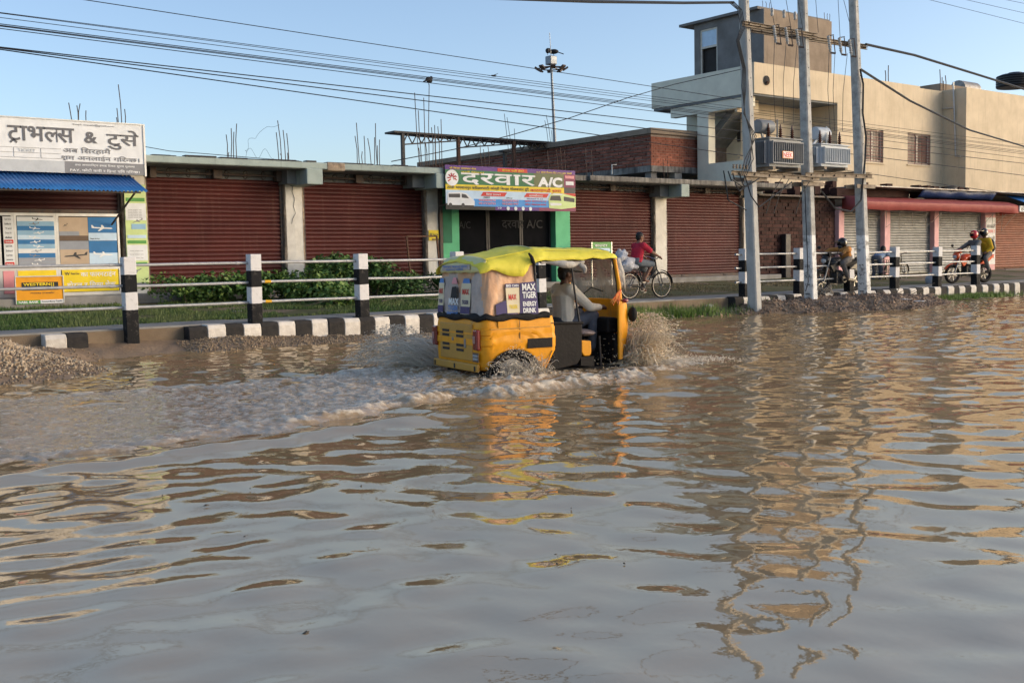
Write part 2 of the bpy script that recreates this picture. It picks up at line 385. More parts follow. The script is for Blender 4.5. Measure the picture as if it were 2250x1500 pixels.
# rickshaw and clothing
mat('rick_yellow', (.78,.32,.008), (.62,.25,.012), .45, 5, .1, 20, streak=(.27,.15,.06), sk=.42, lohi=(.45,.75))
mat('rick_dull', (.55,.285,.045), (.46,.24,.05), .5, 3, .1, 20, streak=(.30,.20,.10), sk=.42)
mat('hood', (.78,.68,.07), (.68,.58,.06), .6, 3, .9, 7, streak=(.48,.41,.10), sk=.38)
mat('hood_pale', (.66,.62,.30), (.58,.54,.27), .5, 3, .35, 9)
mat('tarp', (.66,.37,.20), (.52,.31,.19), .4, 3.2, .9, 8, streak=(.45,.36,.29), sk=.4)
mat('tarp_grey', (.50,.40,.34), (.37,.31,.28), .4, 4, .9, 8)
mat('rubber', (.013,.012,.012), (.024,.021,.019), .7, 9, .4, 30, spec=.15)
mat('cabin_black', (.010,.009,.010), (.017,.015,.014), .6, 5, .2, 30, spec=.15)
mat('panel_dark', (.013,.011,.011), (.022,.019,.017), .6, 5, .2, 30, streak=(.04,.031,.025), sk=.34, spec=.15)
mat('cloth_white', (.46,.43,.38), (.32,.29,.26), .9, 9, .8, 18)
mat('seat_print', (.48,.38,.34), (.18,.13,.12), .9, 26, .3, 30)
mat('tail_red', (.20,.012,.012), (.14,.01,.01), .2, 4, 0, coat=.6)
mat('tail_clear', (.40,.24,.21), None, .2, 4, 0)
mat('ribbon', (.80,.10,.03), (.70,.35,.10), .7, 30)
mat('chrome', (.6,.6,.6), None, .2, 4, 0, metal=1)
mat('skin', (.13,.062,.038), (.10,.048,.03), .55, 8, .08, 60)
mat('skin_mid', (.24,.12,.075), (.19,.095,.06), .55, 8, .08, 60)
mat('hair', (.012,.010,.010), (.02,.017,.016), .5, 20, .4, 60)
mat('shirt_cream', (.80,.72,.60), (.70,.62,.50), .9, 5, .4, 16)
mat('shirt_red', (.50,.025,.05), (.38,.018,.04), .85, 5, .3, 18)
mat('denim', (.11,.13,.15), (.17,.18,.19), .9, 10, .3, 30)
mat('trouser_grey', (.14,.145,.17), (.09,.095,.115), .9, 8, .4, 18)
mat('jacket_grey', (.11,.10,.095), (.16,.15,.14), .9, 6, .3, 20)
mat('yellow_cloth', (.62,.38,.02), (.5,.30,.02), .85, 6, .3, 20)
mat('orange_cloth', (.52,.24,.07), (.42,.19,.05), .85, 6, .3, 20)
mat('blue_shirt', (.22,.30,.42), (.14,.19,.30), .9, 24, .3, 20)
mat('helmet_black', (.015,.015,.016), None, .25, 4, 0, coat=.5)
mat('helmet_red', (.50,.02,.025), (.40,.015,.02), .25, 4, 0, coat=.5)
mat('moto_orange', (.72,.085,.01), (.62,.07,.01), .28, 4, 0, coat=.6)
mat('moto_black', (.02,.02,.022), (.035,.033,.033), .35, 6, .1, 40)
mat('metal_grey', (.34,.33,.32), (.22,.21,.20), .4, 8, .1, 60, metal=.6)
mat('lamp_clear', (.55,.58,.60), None, .12, 4, 0)
mat('sack', (.50,.50,.53), (.36,.36,.39), .8, 9, .7, 14)
mat('mast', (.26,.29,.32), (.20,.22,.25), .45, 2, .05, 40, metal=.3)
mat('bird', (.012,.012,.014), None, .6, 4, 0)

# painted bands: paint laid on by hand in rings up the post
def band_mat(name, bands, z0, edge=.012):
    m, N, L, b = node_mat(name)
    tc = N.new('ShaderNodeTexCoord'); sx = N.new('ShaderNodeSeparateXYZ'); L.new(tc.outputs['Object'], sx.inputs[0])
    n = N.new('ShaderNodeTexNoise'); n.inputs['Scale'].default_value = 9; n.inputs['Detail'].default_value = 4; L.new(tc.outputs['Object'], n.inputs['Vector'])
    ad = N.new('ShaderNodeMath'); ad.operation = 'MULTIPLY_ADD'; mxz = N.new('ShaderNodeMath'); mxz.operation = 'MAXIMUM'; mxz.inputs[1].default_value = z0+.03; L.new(sx.outputs['Z'], mxz.inputs[0]); L.new(n.outputs['Fac'], ad.inputs[0]); ad.inputs[1].default_value = edge*2; L.new(mxz.outputs[0], ad.inputs[2])
    d = N.new('ShaderNodeMath'); d.operation = 'MULTIPLY_ADD'; d.inputs[1].default_value = 1/(2*bands); d.inputs[2].default_value = -(z0+edge)/(2*bands); L.new(ad.outputs[0], d.inputs[0])
    fr = N.new('ShaderNodeMath'); fr.operation = 'FRACT'; L.new(d.outputs[0], fr.inputs[0])
    gt = N.new('ShaderNodeMath'); gt.operation = 'GREATER_THAN'; gt.inputs[1].default_value = .5; L.new(fr.outputs[0], gt.inputs[0])
    n2 = N.new('ShaderNodeTexNoise'); n2.inputs['Scale'].default_value = 14; n2.inputs['Detail'].default_value = 8; n2.inputs['Roughness'].default_value = .7; L.new(tc.outputs['Object'], n2.inputs['Vector'])
    r2 = N.new('ShaderNodeMapRange'); r2.inputs[1].default_value = .55; r2.inputs[2].default_value = .72; L.new(n2.outputs['Fac'], r2.inputs[0])
    mx = N.new('ShaderNodeMix'); mx.data_type = 'RGBA'; mx.inputs[6].default_value = (.013,.013,.014,1); mx.inputs[7].default_value = (.64,.62,.61,1); L.new(gt.outputs[0], mx.inputs[0])
    m2 = N.new('ShaderNodeMix'); m2.data_type = 'RGBA'; m2.inputs[7].default_value = (.24,.21,.18,1); L.new(mx.outputs[2], m2.inputs[6])
    q = N.new('ShaderNodeMath'); q.operation = 'MULTIPLY'; q.inputs[1].default_value = .45; L.new(r2.outputs[0], q.inputs[0]); L.new(q.outputs[0], m2.inputs[0])
    L.new(m2.outputs[2], b.inputs['Base Color']); b.inputs['Roughness'].default_value = .75; b.inputs['Specular IOR Level'].default_value = .15
    bp = N.new('ShaderNodeBump'); bp.inputs['Strength'].default_value = .25; bp.inputs['Distance'].default_value = .02; L.new(n2.outputs['Fac'], bp.inputs['Height']); L.new(bp.outputs[0], b.inputs['Normal'])
band_mat('band_post', .2938, 1.6274-4*.2938)
def pole_paint(name, ztop):
    m, N, L, b = node_mat(name)
    tc = N.new('ShaderNodeTexCoord'); sx = N.new('ShaderNodeSeparateXYZ'); L.new(tc.outputs['Object'], sx.inputs[0])
    n = N.new('ShaderNodeTexNoise'); n.inputs['Scale'].default_value = 5; n.inputs['Detail'].default_value = 8; n.inputs['Roughness'].default_value = .68; L.new(tc.outputs['Object'], n.inputs['Vector'])
    lt = N.new('ShaderNodeMath'); lt.operation = 'LESS_THAN'; lt.inputs[1].default_value = ztop; L.new(sx.outputs['Z'], lt.inputs[0])
    r = N.new('ShaderNodeMapRange'); r.inputs[1].default_value = .62; r.inputs[2].default_value = .50; L.new(n.outputs['Fac'], r.inputs[0])
    k = N.new('ShaderNodeMath'); k.operation = 'MULTIPLY'; L.new(lt.outputs[0], k.inputs[0]); L.new(r.outputs[0], k.inputs[1])
    c = N.new('ShaderNodeMix'); c.data_type = 'RGBA'; c.inputs[6].default_value = (.46,.45,.42,1); c.inputs[7].default_value = (.27,.26,.24,1)
    r3 = N.new('ShaderNodeMapRange'); r3.inputs[1].default_value = .4; r3.inputs[2].default_value = .65; L.new(n.outputs['Fac'], r3.inputs[0]); L.new(r3.outputs[0], c.inputs[0])
    x = N.new('ShaderNodeMix'); x.data_type = 'RGBA'; x.inputs[7].default_value = (.74,.73,.70,1); L.new(c.outputs[2], x.inputs[6]); L.new(k.outputs[0], x.inputs[0])
    L.new(x.outputs[2], b.inputs['Base Color']); b.inputs['Roughness'].default_value = .8
    bp = N.new('ShaderNodeBump'); bp.inputs['Strength'].default_value = .3; bp.inputs['Distance'].default_value = .02; L.new(n.outputs['Fac'], bp.inputs['Height']); L.new(bp.outputs[0], b.inputs['Normal'])
pole_paint('pole_painted', 1.95)

# muddy flood water
def water_mat(name, foam):
    m, N, L, b = node_mat(name)
    tc = N.new('ShaderNodeTexCoord')
    n = N.new('ShaderNodeTexNoise'); n.inputs['Scale'].default_value = .22; n.inputs['Detail'].default_value = 4; L.new(tc.outputs['Object'], n.inputs['Vector'])
    mx = N.new('ShaderNodeMix'); mx.data_type = 'RGBA'; mx.inputs[6].default_value = (.29,.195,.10,1); mx.inputs[7].default_value = (.35,.24,.13,1); L.new(n.outputs['Fac'], mx.inputs[0])
    b.inputs['Roughness'].default_value = .03; b.inputs['IOR'].default_value = 4.6 if not foam else 1.8; b.inputs['Specular Tint'].default_value = (1,.87,.70,1)
    out = mx.outputs[2]
    if foam:
        at = N.new('ShaderNodeAttribute'); at.attribute_name = 'foam'
        n2 = N.new('ShaderNodeTexNoise'); n2.inputs['Scale'].default_value = 26; n2.inputs['Detail'].default_value = 6; n2.inputs['Roughness'].default_value = .7; L.new(tc.outputs['Object'], n2.inputs['Vector'])
        k = N.new('ShaderNodeMath'); k.operation = 'MULTIPLY_ADD'; L.new(n2.outputs['Fac'], k.inputs[0]); k.inputs[1].default_value = .9; L.new(at.outputs['Fac'], k.inputs[2])
        r = N.new('ShaderNodeMapRange'); r.inputs[1].default_value = .58; r.inputs[2].default_value = 1.0; L.new(k.outputs[0], r.inputs[0])
        x = N.new('ShaderNodeMix'); x.data_type = 'RGBA'; x.inputs[7].default_value = (.62,.52,.39,1); L.new(out, x.inputs[6]); L.new(r.outputs[0], x.inputs[0]); out = x.outputs[2]
        rr = N.new('ShaderNodeMapRange'); rr.inputs[3].default_value = .06; rr.inputs[4].default_value = .45; L.new(r.outputs[0], rr.inputs[0]); L.new(rr.outputs[0], b.inputs['Roughness'])
    L.new(out, b.inputs['Base Color'])
    mp = N.new('ShaderNodeMapping'); mp.inputs['Scale'].default_value = (1, 1.0, 1); L.new(tc.outputs['Object'], mp.inputs[0])
    n3 = N.new('ShaderNodeTexNoise'); n3.inputs['Scale'].default_value = 12 if not foam else 40; n3.inputs['Detail'].default_value = 2.5; L.new(mp.outputs[0], n3.inputs['Vector'])
    bp = N.new('ShaderNodeBump'); bp.inputs['Strength'].default_value = .025 if not foam else .2; bp.inputs['Distance'].default_value = .03; L.new(n3.outputs['Fac'], bp.inputs['Height']); L.new(bp.outputs[0], b.inputs['Normal'])
water_mat('water', False); water_mat('wake', True)
m, N, L, b = node_mat('splash_sheet'); tc = N.new('ShaderNodeTexCoord'); n1 = N.new('ShaderNodeTexNoise'); n1.inputs['Scale'].default_value = 22; n1.inputs['Detail'].default_value = 6; n1.inputs['Roughness'].default_value = .72; L.new(tc.outputs['Object'], n1.inputs['Vector'])
at = N.new('ShaderNodeAttribute'); at.attribute_name = 'foam'; k_ = N.new('ShaderNodeMath'); k_.operation = 'ADD'; L.new(n1.outputs['Fac'], k_.inputs[0]); L.new(at.outputs['Fac'], k_.inputs[1])
r1 = N.new('ShaderNodeMapRange'); r1.inputs[1].default_value = .92; r1.inputs[2].default_value = 1.25; r1.inputs[4].default_value = .92; L.new(k_.outputs[0], r1.inputs[0]); L.new(r1.outputs[0], b.inputs['Alpha'])
b.inputs['Base Color'].default_value = (.76,.63,.45,1); b.inputs['Roughness'].default_value = .3
bp = N.new('ShaderNodeBump'); bp.inputs['Strength'].default_value = .5; bp.inputs['Distance'].default_value = .02; L.new(n1.outputs['Fac'], bp.inputs['Height']); L.new(bp.outputs[0], b.inputs['Normal'])
m, N, L, b = node_mat('spray'); b.inputs['Base Color'].default_value = (.78,.64,.45,1); b.inputs['Roughness'].default_value = .25
b.inputs['Transmission Weight'].default_value = .15; b.inputs['Subsurface Weight'].default_value = 0
m, N, L, b = node_mat('spray_pale'); b.inputs['Base Color'].default_value = (.78,.71,.60,1); b.inputs['Roughness'].default_value = .2; b.inputs['Transmission Weight'].default_value = .3

# ------------------------------------------------------------------ ground and road edge
YP, X0, SP = 18.55, 6.3335, 2.2388
prof = [(-400,-.45),(15.0,-.45),(17.9,-.3),(18.6,-.25),(18.6,.39),(20.0,.40),(22.0,.50),(24.3,.64),(30,.68),(900,.7)]
g = MB(); g.sheet([[(-600,y,z) for y,z in prof],[(1200,y,z) for y,z in prof]]); struct(g.build('ground','dirt'))
q = MB()
xs = np.linspace(-8, 46, 110); ys = np.linspace(19.95, 24.6, 14)
q.sheet([[(x, y, .404+np.interp(y,[19.95,22,24.6],[0,.1,.25])+.015*float(fbm(np.array([x*.8]),np.array([y*.8]),3)[0])) for y in ys] for x in xs])
struct(q.build('verge','verge',smooth=1))
q = MB()
for k in range(40):
    x = -20+k*2.2
    q.box(x+.008, x+2.2-.008, 18.66, 20.0+.05*math.sin(k*1.7), .35, .418+.006*math.sin(k*2.3))
pv = q.build('pavement','concrete',bevel=.012); struct(pv)

# water: one sheet, fine where the camera can tell ripples apart
def axis(parts):
    a = []
    for lo, hi, d in parts: a.append(np.arange(lo, hi, d))
    return np.concatenate(a)
gx = axis([(-60,-4,2.0),(-4,16,.055),(16,40,.11),(40,140,2.5)]); gy = axis([(-30,1,1.5),(1,18.3,.055),(18.3,19.0,.12)])
X, Y = np.meshgrid(gx, gy, indexing='ij')
rng = np.random.default_rng(3); Z = np.zeros_like(X)
for k in range(44):
    lam = .15*1.072**k*rng.uniform(.85, 1.15); th = rng.normal(0.95, .8)
    dx, dy = math.cos(th), math.sin(th); amp = lam*.0022*(2.0 if .18 < lam < .6 else (.9 if lam < 1.3 else .5))
    wob = fbm(X*.12/lam**.5, Y*.12/lam**.5, 40+k, 2)*2.6
    Z += amp*np.sin(2*math.pi/lam*(dx*X+dy*Y)+wob+rng.uniform(0, 6.28))*(.45+.9*np.clip(.5+fbm(X*.22, Y*.22, 80+k, 2), 0, 1.4))
chop = sstep(7, 15, Y+.25*X)                      # choppier out in the road than by the near bank
Z = Z*(.55+.75*chop)
Z += .0035*chop*fbm(X*4.4, Y*4.4, 5, 2)
# bow wave that spreads from the vehicle: one long smooth swell
sw = (Y-(8.05+.10*(X-2)))
Z += .035*np.exp(-(sw/.22)**2)*sstep(-2, 1, X)*(1-sstep(5.5, 8.5, X))
Z[(gx < -4) | (gx > 40), :] = 0; Z[:, gy < 1] = 0
me = np_mesh('water', np.stack([X, Y, Z], -1).reshape(-1, 3), grid_faces(len(gx), len(gy)), 'water')
struct(link('water', me))

# mud bank along the kerb, gravel heap, rubble
def bank(x, y):
    n1 = fbm(x*.9, y*.9, 11, 4)*.07; n2 = fbm(x*4, y*4, 12, 3)*.03
    a = sstep(17.0, 18.3, y+.45*fbm(x*.5, y*.5, 13, 2))*(1-sstep(7.5, 14.5, x))*.24       # near the heap
    a2 = sstep(17.75, 18.35, y)*.07*(1-sstep(15, 16, x))
    edge = np.interp(x, [15, 18.7, 20, 21.8, 23.3, 25.3, 27.5, 29.5, 31, 33], [17.95, 17.9, 17.9, 17.2, 16.3, 15.7, 16.0, 17.0, 18.1, 18.6])
    r = sstep(0, .9, y-edge+.35*n1*4)*(.22+.12*np.exp(-((x-25.5)/2.5)**2))*sstep(14.6, 16.2, x)*(1-sstep(30, 33, x))
    h = np.hypot((x-3.0)/1.15, (y-16.4)); heap = np.clip(.80-.41*h, 0, 1)+.04*n1*8*(h < 1.8)
    z = np.maximum(np.maximum(a, a2)+(n1+n2)*np.clip((a+a2)*6, 0, .7), r+(n1*1.3+n2*1.0)*np.clip(r*5, 0, 1))
    return np.maximum(z, heap)-.05
gx2, gy2 = np.arange(-1, 34, .07), np.arange(13.2, 18.62, .07)
X, Y = np.meshgrid(gx2, gy2, indexing='ij'); Zb = bank(X, Y)
me = np_mesh('mud_bank', np.stack([X, Y, Zb], -1).reshape(-1, 3), grid_faces(len(gx2), len(gy2)), 'mud')
struct(link('mud_bank', me))
rng = np.random.default_rng(5)
def scatter(n, x0, x1, y0, y1, keep): 
    x = rng.uniform(x0, x1, n); y = rng.uniform(y0, y1, n); z = bank(x, y); k = keep(x, y, z); return x[k], y[k], z[k]
heapd = lambda x, y: np.hypot((x-3.0)/1.15, y-16.4)
x, y, z = scatter(26000, 0, 5.4, 14, 18.5, lambda x, y, z: (heapd(x, y) < 1.45+.2*rng.normal(size=len(x))) & (z > -.02))
tag(blobs('gravel_heap', np.stack([x, y, z+.01], 1), rng.gamma(1.8, .007, (len(x), 3))+.005, 'gravel', seed=2), 'dry tan gravel heap beside the flooded road at the kerb', 'gravel', kind='stuff')
x, y, z = scatter(16000, 0, 9, 13.4, 18.5, lambda x, y, z: (heapd(x, y) > 1.15) & (heapd(x, y) < 2.1+.5*rng.normal(size=len(x))) & (z > -.03))
x2, y2, z2 = scatter(5000, 7, 15, 17.3, 18.34, lambda x, y, z: z > .0)
x, y, z = np.r_[x, x2], np.r_[y, y2], np.r_[z, z2]
tag(blobs('wet_gravel', np.stack([x, y, z+.008], 1), rng.uniform(.008, .024, (len(x), 3)), 'gravel_wet', seed=3), 'wet dark gravel spread at the water line below the kerb', 'gravel', kind='stuff')
x, y, z = scatter(18000, 15.2, 32, 15.5, 18.58, lambda x, y, z: z > .0)
tag(blobs('rubble', np.stack([x, y, z+.01], 1), rng.gamma(1.5, .013, (len(x), 3))+.007, 'rubble', seed=4), 'brown rubble and clods heaped along the water below the utility poles', 'rubble', kind='stuff')
for k, (px, py, r, lab) in enumerate([(1415,655,.55,'large pale concrete lump at the water edge behind the rickshaw'),(1475,668,.34,'pale broken stone among weeds beside the concrete lump'),(1555,672,.2,'small grey stone in the rubble beside the first pole'),(2045,640,.22,'pale stone on rubble below the railing near the third pole')]):
    c = onZ(px, py, .22); q = MB(); q.ball((0,0,0), (r, r*.7, r*.42), 14, 9)
    vv = np.array(q.v); nn = fbm(vv[:,0]*4+k*9, vv[:,1]*4+vv[:,2]*3, 50+k, 3); q.v = [tuple(a) for a in vv*(1+.28*nn)[:,None]]
    o = q.build('stone','stone_pale',smooth=.5); o.location = (c.x, c.y, .16); tag(o, lab, 'stone', 'loose stones at the water edge')

# kerb stones, painted black and white in turn
kerb = thing('kerb', None, None, (18, 18.5, 0)); kerb['kind'] = 'structure'
def stone_mesh(w, seed, m):
    q = MB(); q.prism([(18.36+.012*math.sin(seed), -.12),(18.355+.012*math.cos(seed*2), .34),(18.40, .405),(18.655,.41),(18.655,-.12)], 'x', 0, w); me = None
    o = q.build('kerb_stone', m, bevel=.014); return o
mat('kerb_white', (.70,.65,.58), (.52,.47,.41), .8, 6, .4, 50, streak=(.28,.22,.16), sk=.42, rvar=.12)
mat('kerb_black', (.022,.021,.022), (.045,.04,.036), .8, 6, .4, 50, streak=(.13,.10,.075), sk=.40, spec=.15)
protos = [[stone_mesh(.335, s, mm) for s in range(4)] for mm in ('kerb_white','kerb_black')]
k = 0; x = 4.9
used = set()
while x < 46:
    if not (7.05 > x > 5.3 or 16.3 < x < 21.3):
        pr = protos[k % 2][random.randrange(4)]
        o = pr if pr.name not in used else pr.copy()
        if pr.name in used: COL.objects.link(o)
        used.add(pr.name)
        o.location = (x, random.uniform(-.012,.012), random.uniform(-.012,.008)); o.rotation_euler = (random.uniform(-.0006,.0006),0,0)
        o.parent = kerb; o.matrix_parent_inverse = WORLD(kerb).inverted()
    x += .338; k += 1

# ------------------------------------------------------------------ railings
rz = [onY(675, y, YP).z for y in (575, 616.5, 659)]
def railing(label, ids, spans, stubs):
    t = thing('guard_railing', label, 'railing', (X0+ids[0]*SP, YP, .1))
    proto = None
    for i in ids:
        if proto is None:
            q = MB(); q.box(-.105,.105,-.105,.105,-.1,1.6274); proto = o = q.build('post','band_post',bevel=.012)
        else:
            o = proto.copy(); COL.objects.link(o)
        o.location = (X0+i*SP, YP+random.uniform(-.02,.02), random.uniform(-.015,.015)); o.rotation_euler = (random.uniform(-.012,.012), random.uniform(-.012,.012), random.uniform(-.04,.04))
        o.parent = t; o.matrix_parent_inverse = WORLD(t).inverted()
    for n, (a, b) in enumerate(spans):
        for j, z in enumerate(rz):
            xa, xb = X0+a*SP, X0+b*SP; s = random.uniform(-.012,.012)
            q = MB(); mid = (xa+xb)/2
            q.tube([(xa,YP,z+s),(mid,YP+.004,z+random.uniform(-.01,.01)),(xb,YP,z+s*.3)], .026, 10)
            r = q.build('rail','galv',t,smooth=1)
            q = MB(); q.tube([(xb-.32,YP,z+s*.4),(xb-.26,YP,z+s*.4)], .031, 10)
            q.build('coupling','galv',r,smooth=1)
            if (n*3+j) in (0, 1, 7, 8):
                q = MB(); q.tube([(xa+.22,YP,z+s*.9),(xa+.34,YP,z+s*.9)], .0285, 10); q.build('paint_ring','yellow_mark',r,smooth=1)
    return t
railing('black and white banded railing along the grass beside the rickshaw', [0,1,2,3,4], [(-1.6,0),(0,1),(1,2),(2,3),(3,4)], [])
railing('black and white banded railing behind the utility poles', [7,8,9,10,11,12], [(6.86,7),(7,8),(8,9),(9,10),(10,11),(11,12)], [])

# ------------------------------------------------------------------ rolling shutters
def shutter(parent, x0, x1, z0, z1, Y, m, pitch=.1, guide='iron', label=None):
    s = B('shutter', guide, parent, (x0-.02,x0+.05,Y-.05,Y+.03,z0,z1), (x1-.05,x1+.02,Y-.05,Y+.03,z0,z1), (x0+.05,x1-.05,Y-.035,Y+.03,z0,z0+.09))
    if label: s['label'] = label
    L_ = x1-x0-.1; n = int((z1-z0-.09)/pitch); pitch = (z1-z0-.09)/n; pr = []
    for k in range(7):
        a = k/6; pr.append((-.002-.026*math.sin(math.pi*min(1, a*1.12))**.8, a*pitch*.97))
    q = MB(); q.sheet([[(0,y,z) for y,z in pr]+[(0,.012,pitch*.99)],[(L_,y,z) for y,z in pr]+[(L_,.012,pitch*.99)]])
    p = q.build('slat', m, smooth=1.2); wp = WORLD(s).inverted()
    for k in range(n):
        o = p if k == 0 else p.copy()
        if k: COL.objects.link(o)
        o.location = (x0+.05, Y-.004+random.uniform(-.003,.003), z0+.09+k*pitch); o.rotation_euler = (random.uniform(-.03,.03), random.uniform(-.0006,.0006), 0)
        o.parent = s; o.matrix_parent_inverse = wp
    for xq in (x0+(x1-x0)*.22, x0+(x1-x0)*.78):
        q = MB(); q.box(xq-.06,xq+.06,Y-.05,Y-.036,z0+.02,z0+.075); q.torus((xq,Y-.055,z0+.03),(0,1,0),.025,.006,12,5); q.build('shutter_lock',guide,s)
    return s
def roller(parent, x0, x1, Y, z, rings):
    q = MB(); q.tube([(x0,Y,z),(x1,Y,z)], .028, 8); q.box(x0,x0+.14,Y-.1,Y+.1,z-.13,z+.12); q.box(x1-.14,x1,Y-.1,Y+.1,z-.13,z+.12); q.box((x0+x1)/2-.11,(x0+x1)/2+.11,Y-.07,Y+.07,z-.10,z+.10)
    r = q.build('shutter_roller','iron',parent)
    for k in range(rings):
        x = x0+.45+(x1-x0-.9)*k/(rings-1)
        if abs(x-(x0+x1)/2) < .15: continue
        q = MB(); q.torus((x,Y-.02,z),(1,0.15,0),.095,.009,20,6); q.build('roller_ring','iron',r,smooth=1)
def rebars(parent, rods, Y, m='rebar', r=.011):
    """each rod: foot pixel, tip pixel on the plane Y"""
    for a, b in rods:
        p, t = onY(*a, Y), onY(*b, Y); md = (p+t)/2+V((random.uniform(-.02,.02), random.uniform(-.02,.02), 0))
        q = MB(); q.tube([p-V((0,0,.15)), md, t], r, 5); q.build('rebar', m, parent)

# ------------------------------------------------------------------ left shop row
LR = thing('shop_row', 'single storey shop row with mint parapet and maroon rolling shutters behind the bushes', 'building', (9.5,25,.65))
q = MB(); q.box(2.2,16.55,24.0,33,3.735,3.89); sl_ = q.build('roof_slab','mint',LR,bevel=.02)
B('soffit_board','soffit',LR,(2.2,16.5,24.06,25.3,3.722,3.732))
B('parapet_gap','raw_edge',LR,(13.12,13.62,23.985,24.3,3.70,3.905),bevel=.03)
for k in range(26):                                   # tar and moss lumps along the roof edge
    x = 8.8+random.random()*7.6
    B('roof_edge_tar','black_iron',LR,(x,x+random.uniform(.15,.7),23.99+random.random()*.02,24.2,3.885,3.90+random.random()*.03),bevel=.01)
B('wall','soffit',LR,(2.2,16.9,25.25,33,.5,3.73))
B('plinth','concrete',LR,(2.2,16.9,24.55,25.25,.45,.86),bevel=.02)
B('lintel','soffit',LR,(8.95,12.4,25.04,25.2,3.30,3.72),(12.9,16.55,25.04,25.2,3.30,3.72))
def pillar(parent, x0, x1, z0, z1, m='plaster', y0=24.84, y1=25.24):
    q = MB(); n = 14; G = []
    for k in range(n+1):
        z = z0+(z1-z0)*k/n; j = lambda: random.uniform(-.012,.012)
        G.append([(x0+j(),y1,z),(x0+j(),y0+.01,z),((x0+x1)/2,y0+j()*.3,z),(x1+j(),y0+.01,z),(x1+j(),y1,z)])
    q.sheet(G); p = q.build('pillar', m, parent)
    q = MB()
    for s, x in ((-1,x0),(1,x1)):
        G = []
        for k in range(n+1):
            z = z0+(z1-z0)*k/n; G.append([(x+s*random.uniform(.0,.012)-.012*s,y0+.004,z),(x+s*random.uniform(.02,.05),y0+.03,z),(x+s*.03,y1,z)])
        q.sheet(G)
    q.build('broken_plaster_edge','raw_edge',p); return p
pillar(LR,12.41,12.87,.80,3.5); pillar(LR,16.56,16.92,.80,3.5); pillar(LR,8.44,8.94,.80,3.5)
for x0, x1 in ((12.55,12.98),(16.28,16.553)):
    B('beam_end','mint',LR,(x0,x1,23.96,25.2,3.36,3.74),bevel=.02)
for x0, x1 in ((12.30,12.549),(15.9,16.279)):
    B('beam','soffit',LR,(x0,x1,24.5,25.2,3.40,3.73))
shutter(LR,8.97,12.36,.86,3.5,25.0,'maroon'); shutter(LR,12.93,16.52,.86,3.5,25.0,'maroon')
roller(LR,9.05,12.3,24.88,3.60,6); roller(LR,13.0,16.0,24.88,3.60,7)
rebars(LR,[((499,342),(497,296)),((503,342),(503,335)),((507,343),(508,282)),((513,343),(514,290)),((520,344),(520,272)),
           ((613,347),(607,291)),((619,349),(610,265)),((628,351),(622,286)),((635,352),(630,293)),((617,348),(616,338)),((632,352),(632,336)),
           ((785,356),(780,299)),((790,356),(783,270)),((797,356),(796,333)),((802,357),(800,299)),((816,357),(808,304)),((823,358),(823,302)),((829,358),(825,271)),((834,358),(834,307)),((829,357),(829,320)),
           ((84+75,262),(151,226)),((172,264),(169,232)),((172,264),(176,228)),((189,266),(189,243)),((268,272),(260,186)),((261,272),(257,238)),((275,273),(274,240)),((257,272),(256,258)),
           ((922,360),(911,204)),((928,360),(919,243)),((935,360),(931,215)),((943,360),(943,186)),((951,360),(948,280)),((957,360),(955,275)),((966,360),(962,278)),((971,360),(969,262)),((923,358),(920,325)),((938,359),(935,315)),((959,360),(957,300))],25.6)
c1, c2 = onY(540,345,25.6), onY(612,270,25.6)
q = MB(); q.tube([c1+(c2-c1)*(k/20)+V((-.28*math.sin(k/20*math.pi)+.03*math.sin(k*1.3),0,.06*math.sin(k*.9))) for k in range(21)],.0035,4); q.tube([c1+V((.02+.035*k,0,.10+.12*math.sin(k*.55))) for k in range(22)],.0035,4); q.build('loose_wire','wire_thin',LR)
B('handle_lock','black_iron',LR,(10.55,10.7,24.9,24.96,.98,1.06))
# crack down the pillar
pts = [onY(450+x*.26, 250+y*.26, 24.828) for x,y in ((742,610),(738,660),(760,720),(748,780),(768,840),(742,890),(735,930))]
q = MB(); q.tube(pts,.006,4); q.build('hanging_cord','wire_thin',LR)
# sticker on the second pillar
st = B('pillar_sticker','wu_yellow',LR,(16.58,16.90,24.812,24.822,2.02,2.30)); text('lettering','W',(16.60,24.808,2.14),EX,EZ,.09,.08,'ink_dark',st,.03); text('lettering','Western Union',(16.71,24.808,2.15),EX,EZ,.17,.06,'ink_dark',st); B('sticker_foot','ink_brown',st,(16.68,16.90,24.805,24.811,2.03,2.07))

# ------------------------------------------------------------------ travel agency front (left end of the row)
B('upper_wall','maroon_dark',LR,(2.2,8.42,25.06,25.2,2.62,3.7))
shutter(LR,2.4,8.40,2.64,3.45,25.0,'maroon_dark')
AG = thing('agency_shop', 'glazed travel agency front with airline posters under the blue awning', 'shop front', (7,24.95,.8))
fx = [4.2,5.80,6.12,6.98,8.33]
z_ = {'b':.98,'m':1.48,'t':2.60}
for a,b in zip(fx,fx[1:]):
    f = B('door_frame','alu',AG,(a,a+.05,24.86,24.93,.86,2.64),(b-.05,b-.002,24.86,24.93,.86,2.64),(a+.05,b-.05,24.86,24.93,2.58,2.64),(a+.05,b-.05,24.86,24.93,1.42,1.50),(a+.05,b-.05,24.86,24.93,.86,.93))
    B('pane','dark_glass',f,(a+.05,b-.05,24.89,24.90,1.50,2.58))
B('step','concrete',AG,(2.3,8.5,24.3,24.85,.42,.84),bevel=.02)
Yq = 24.855
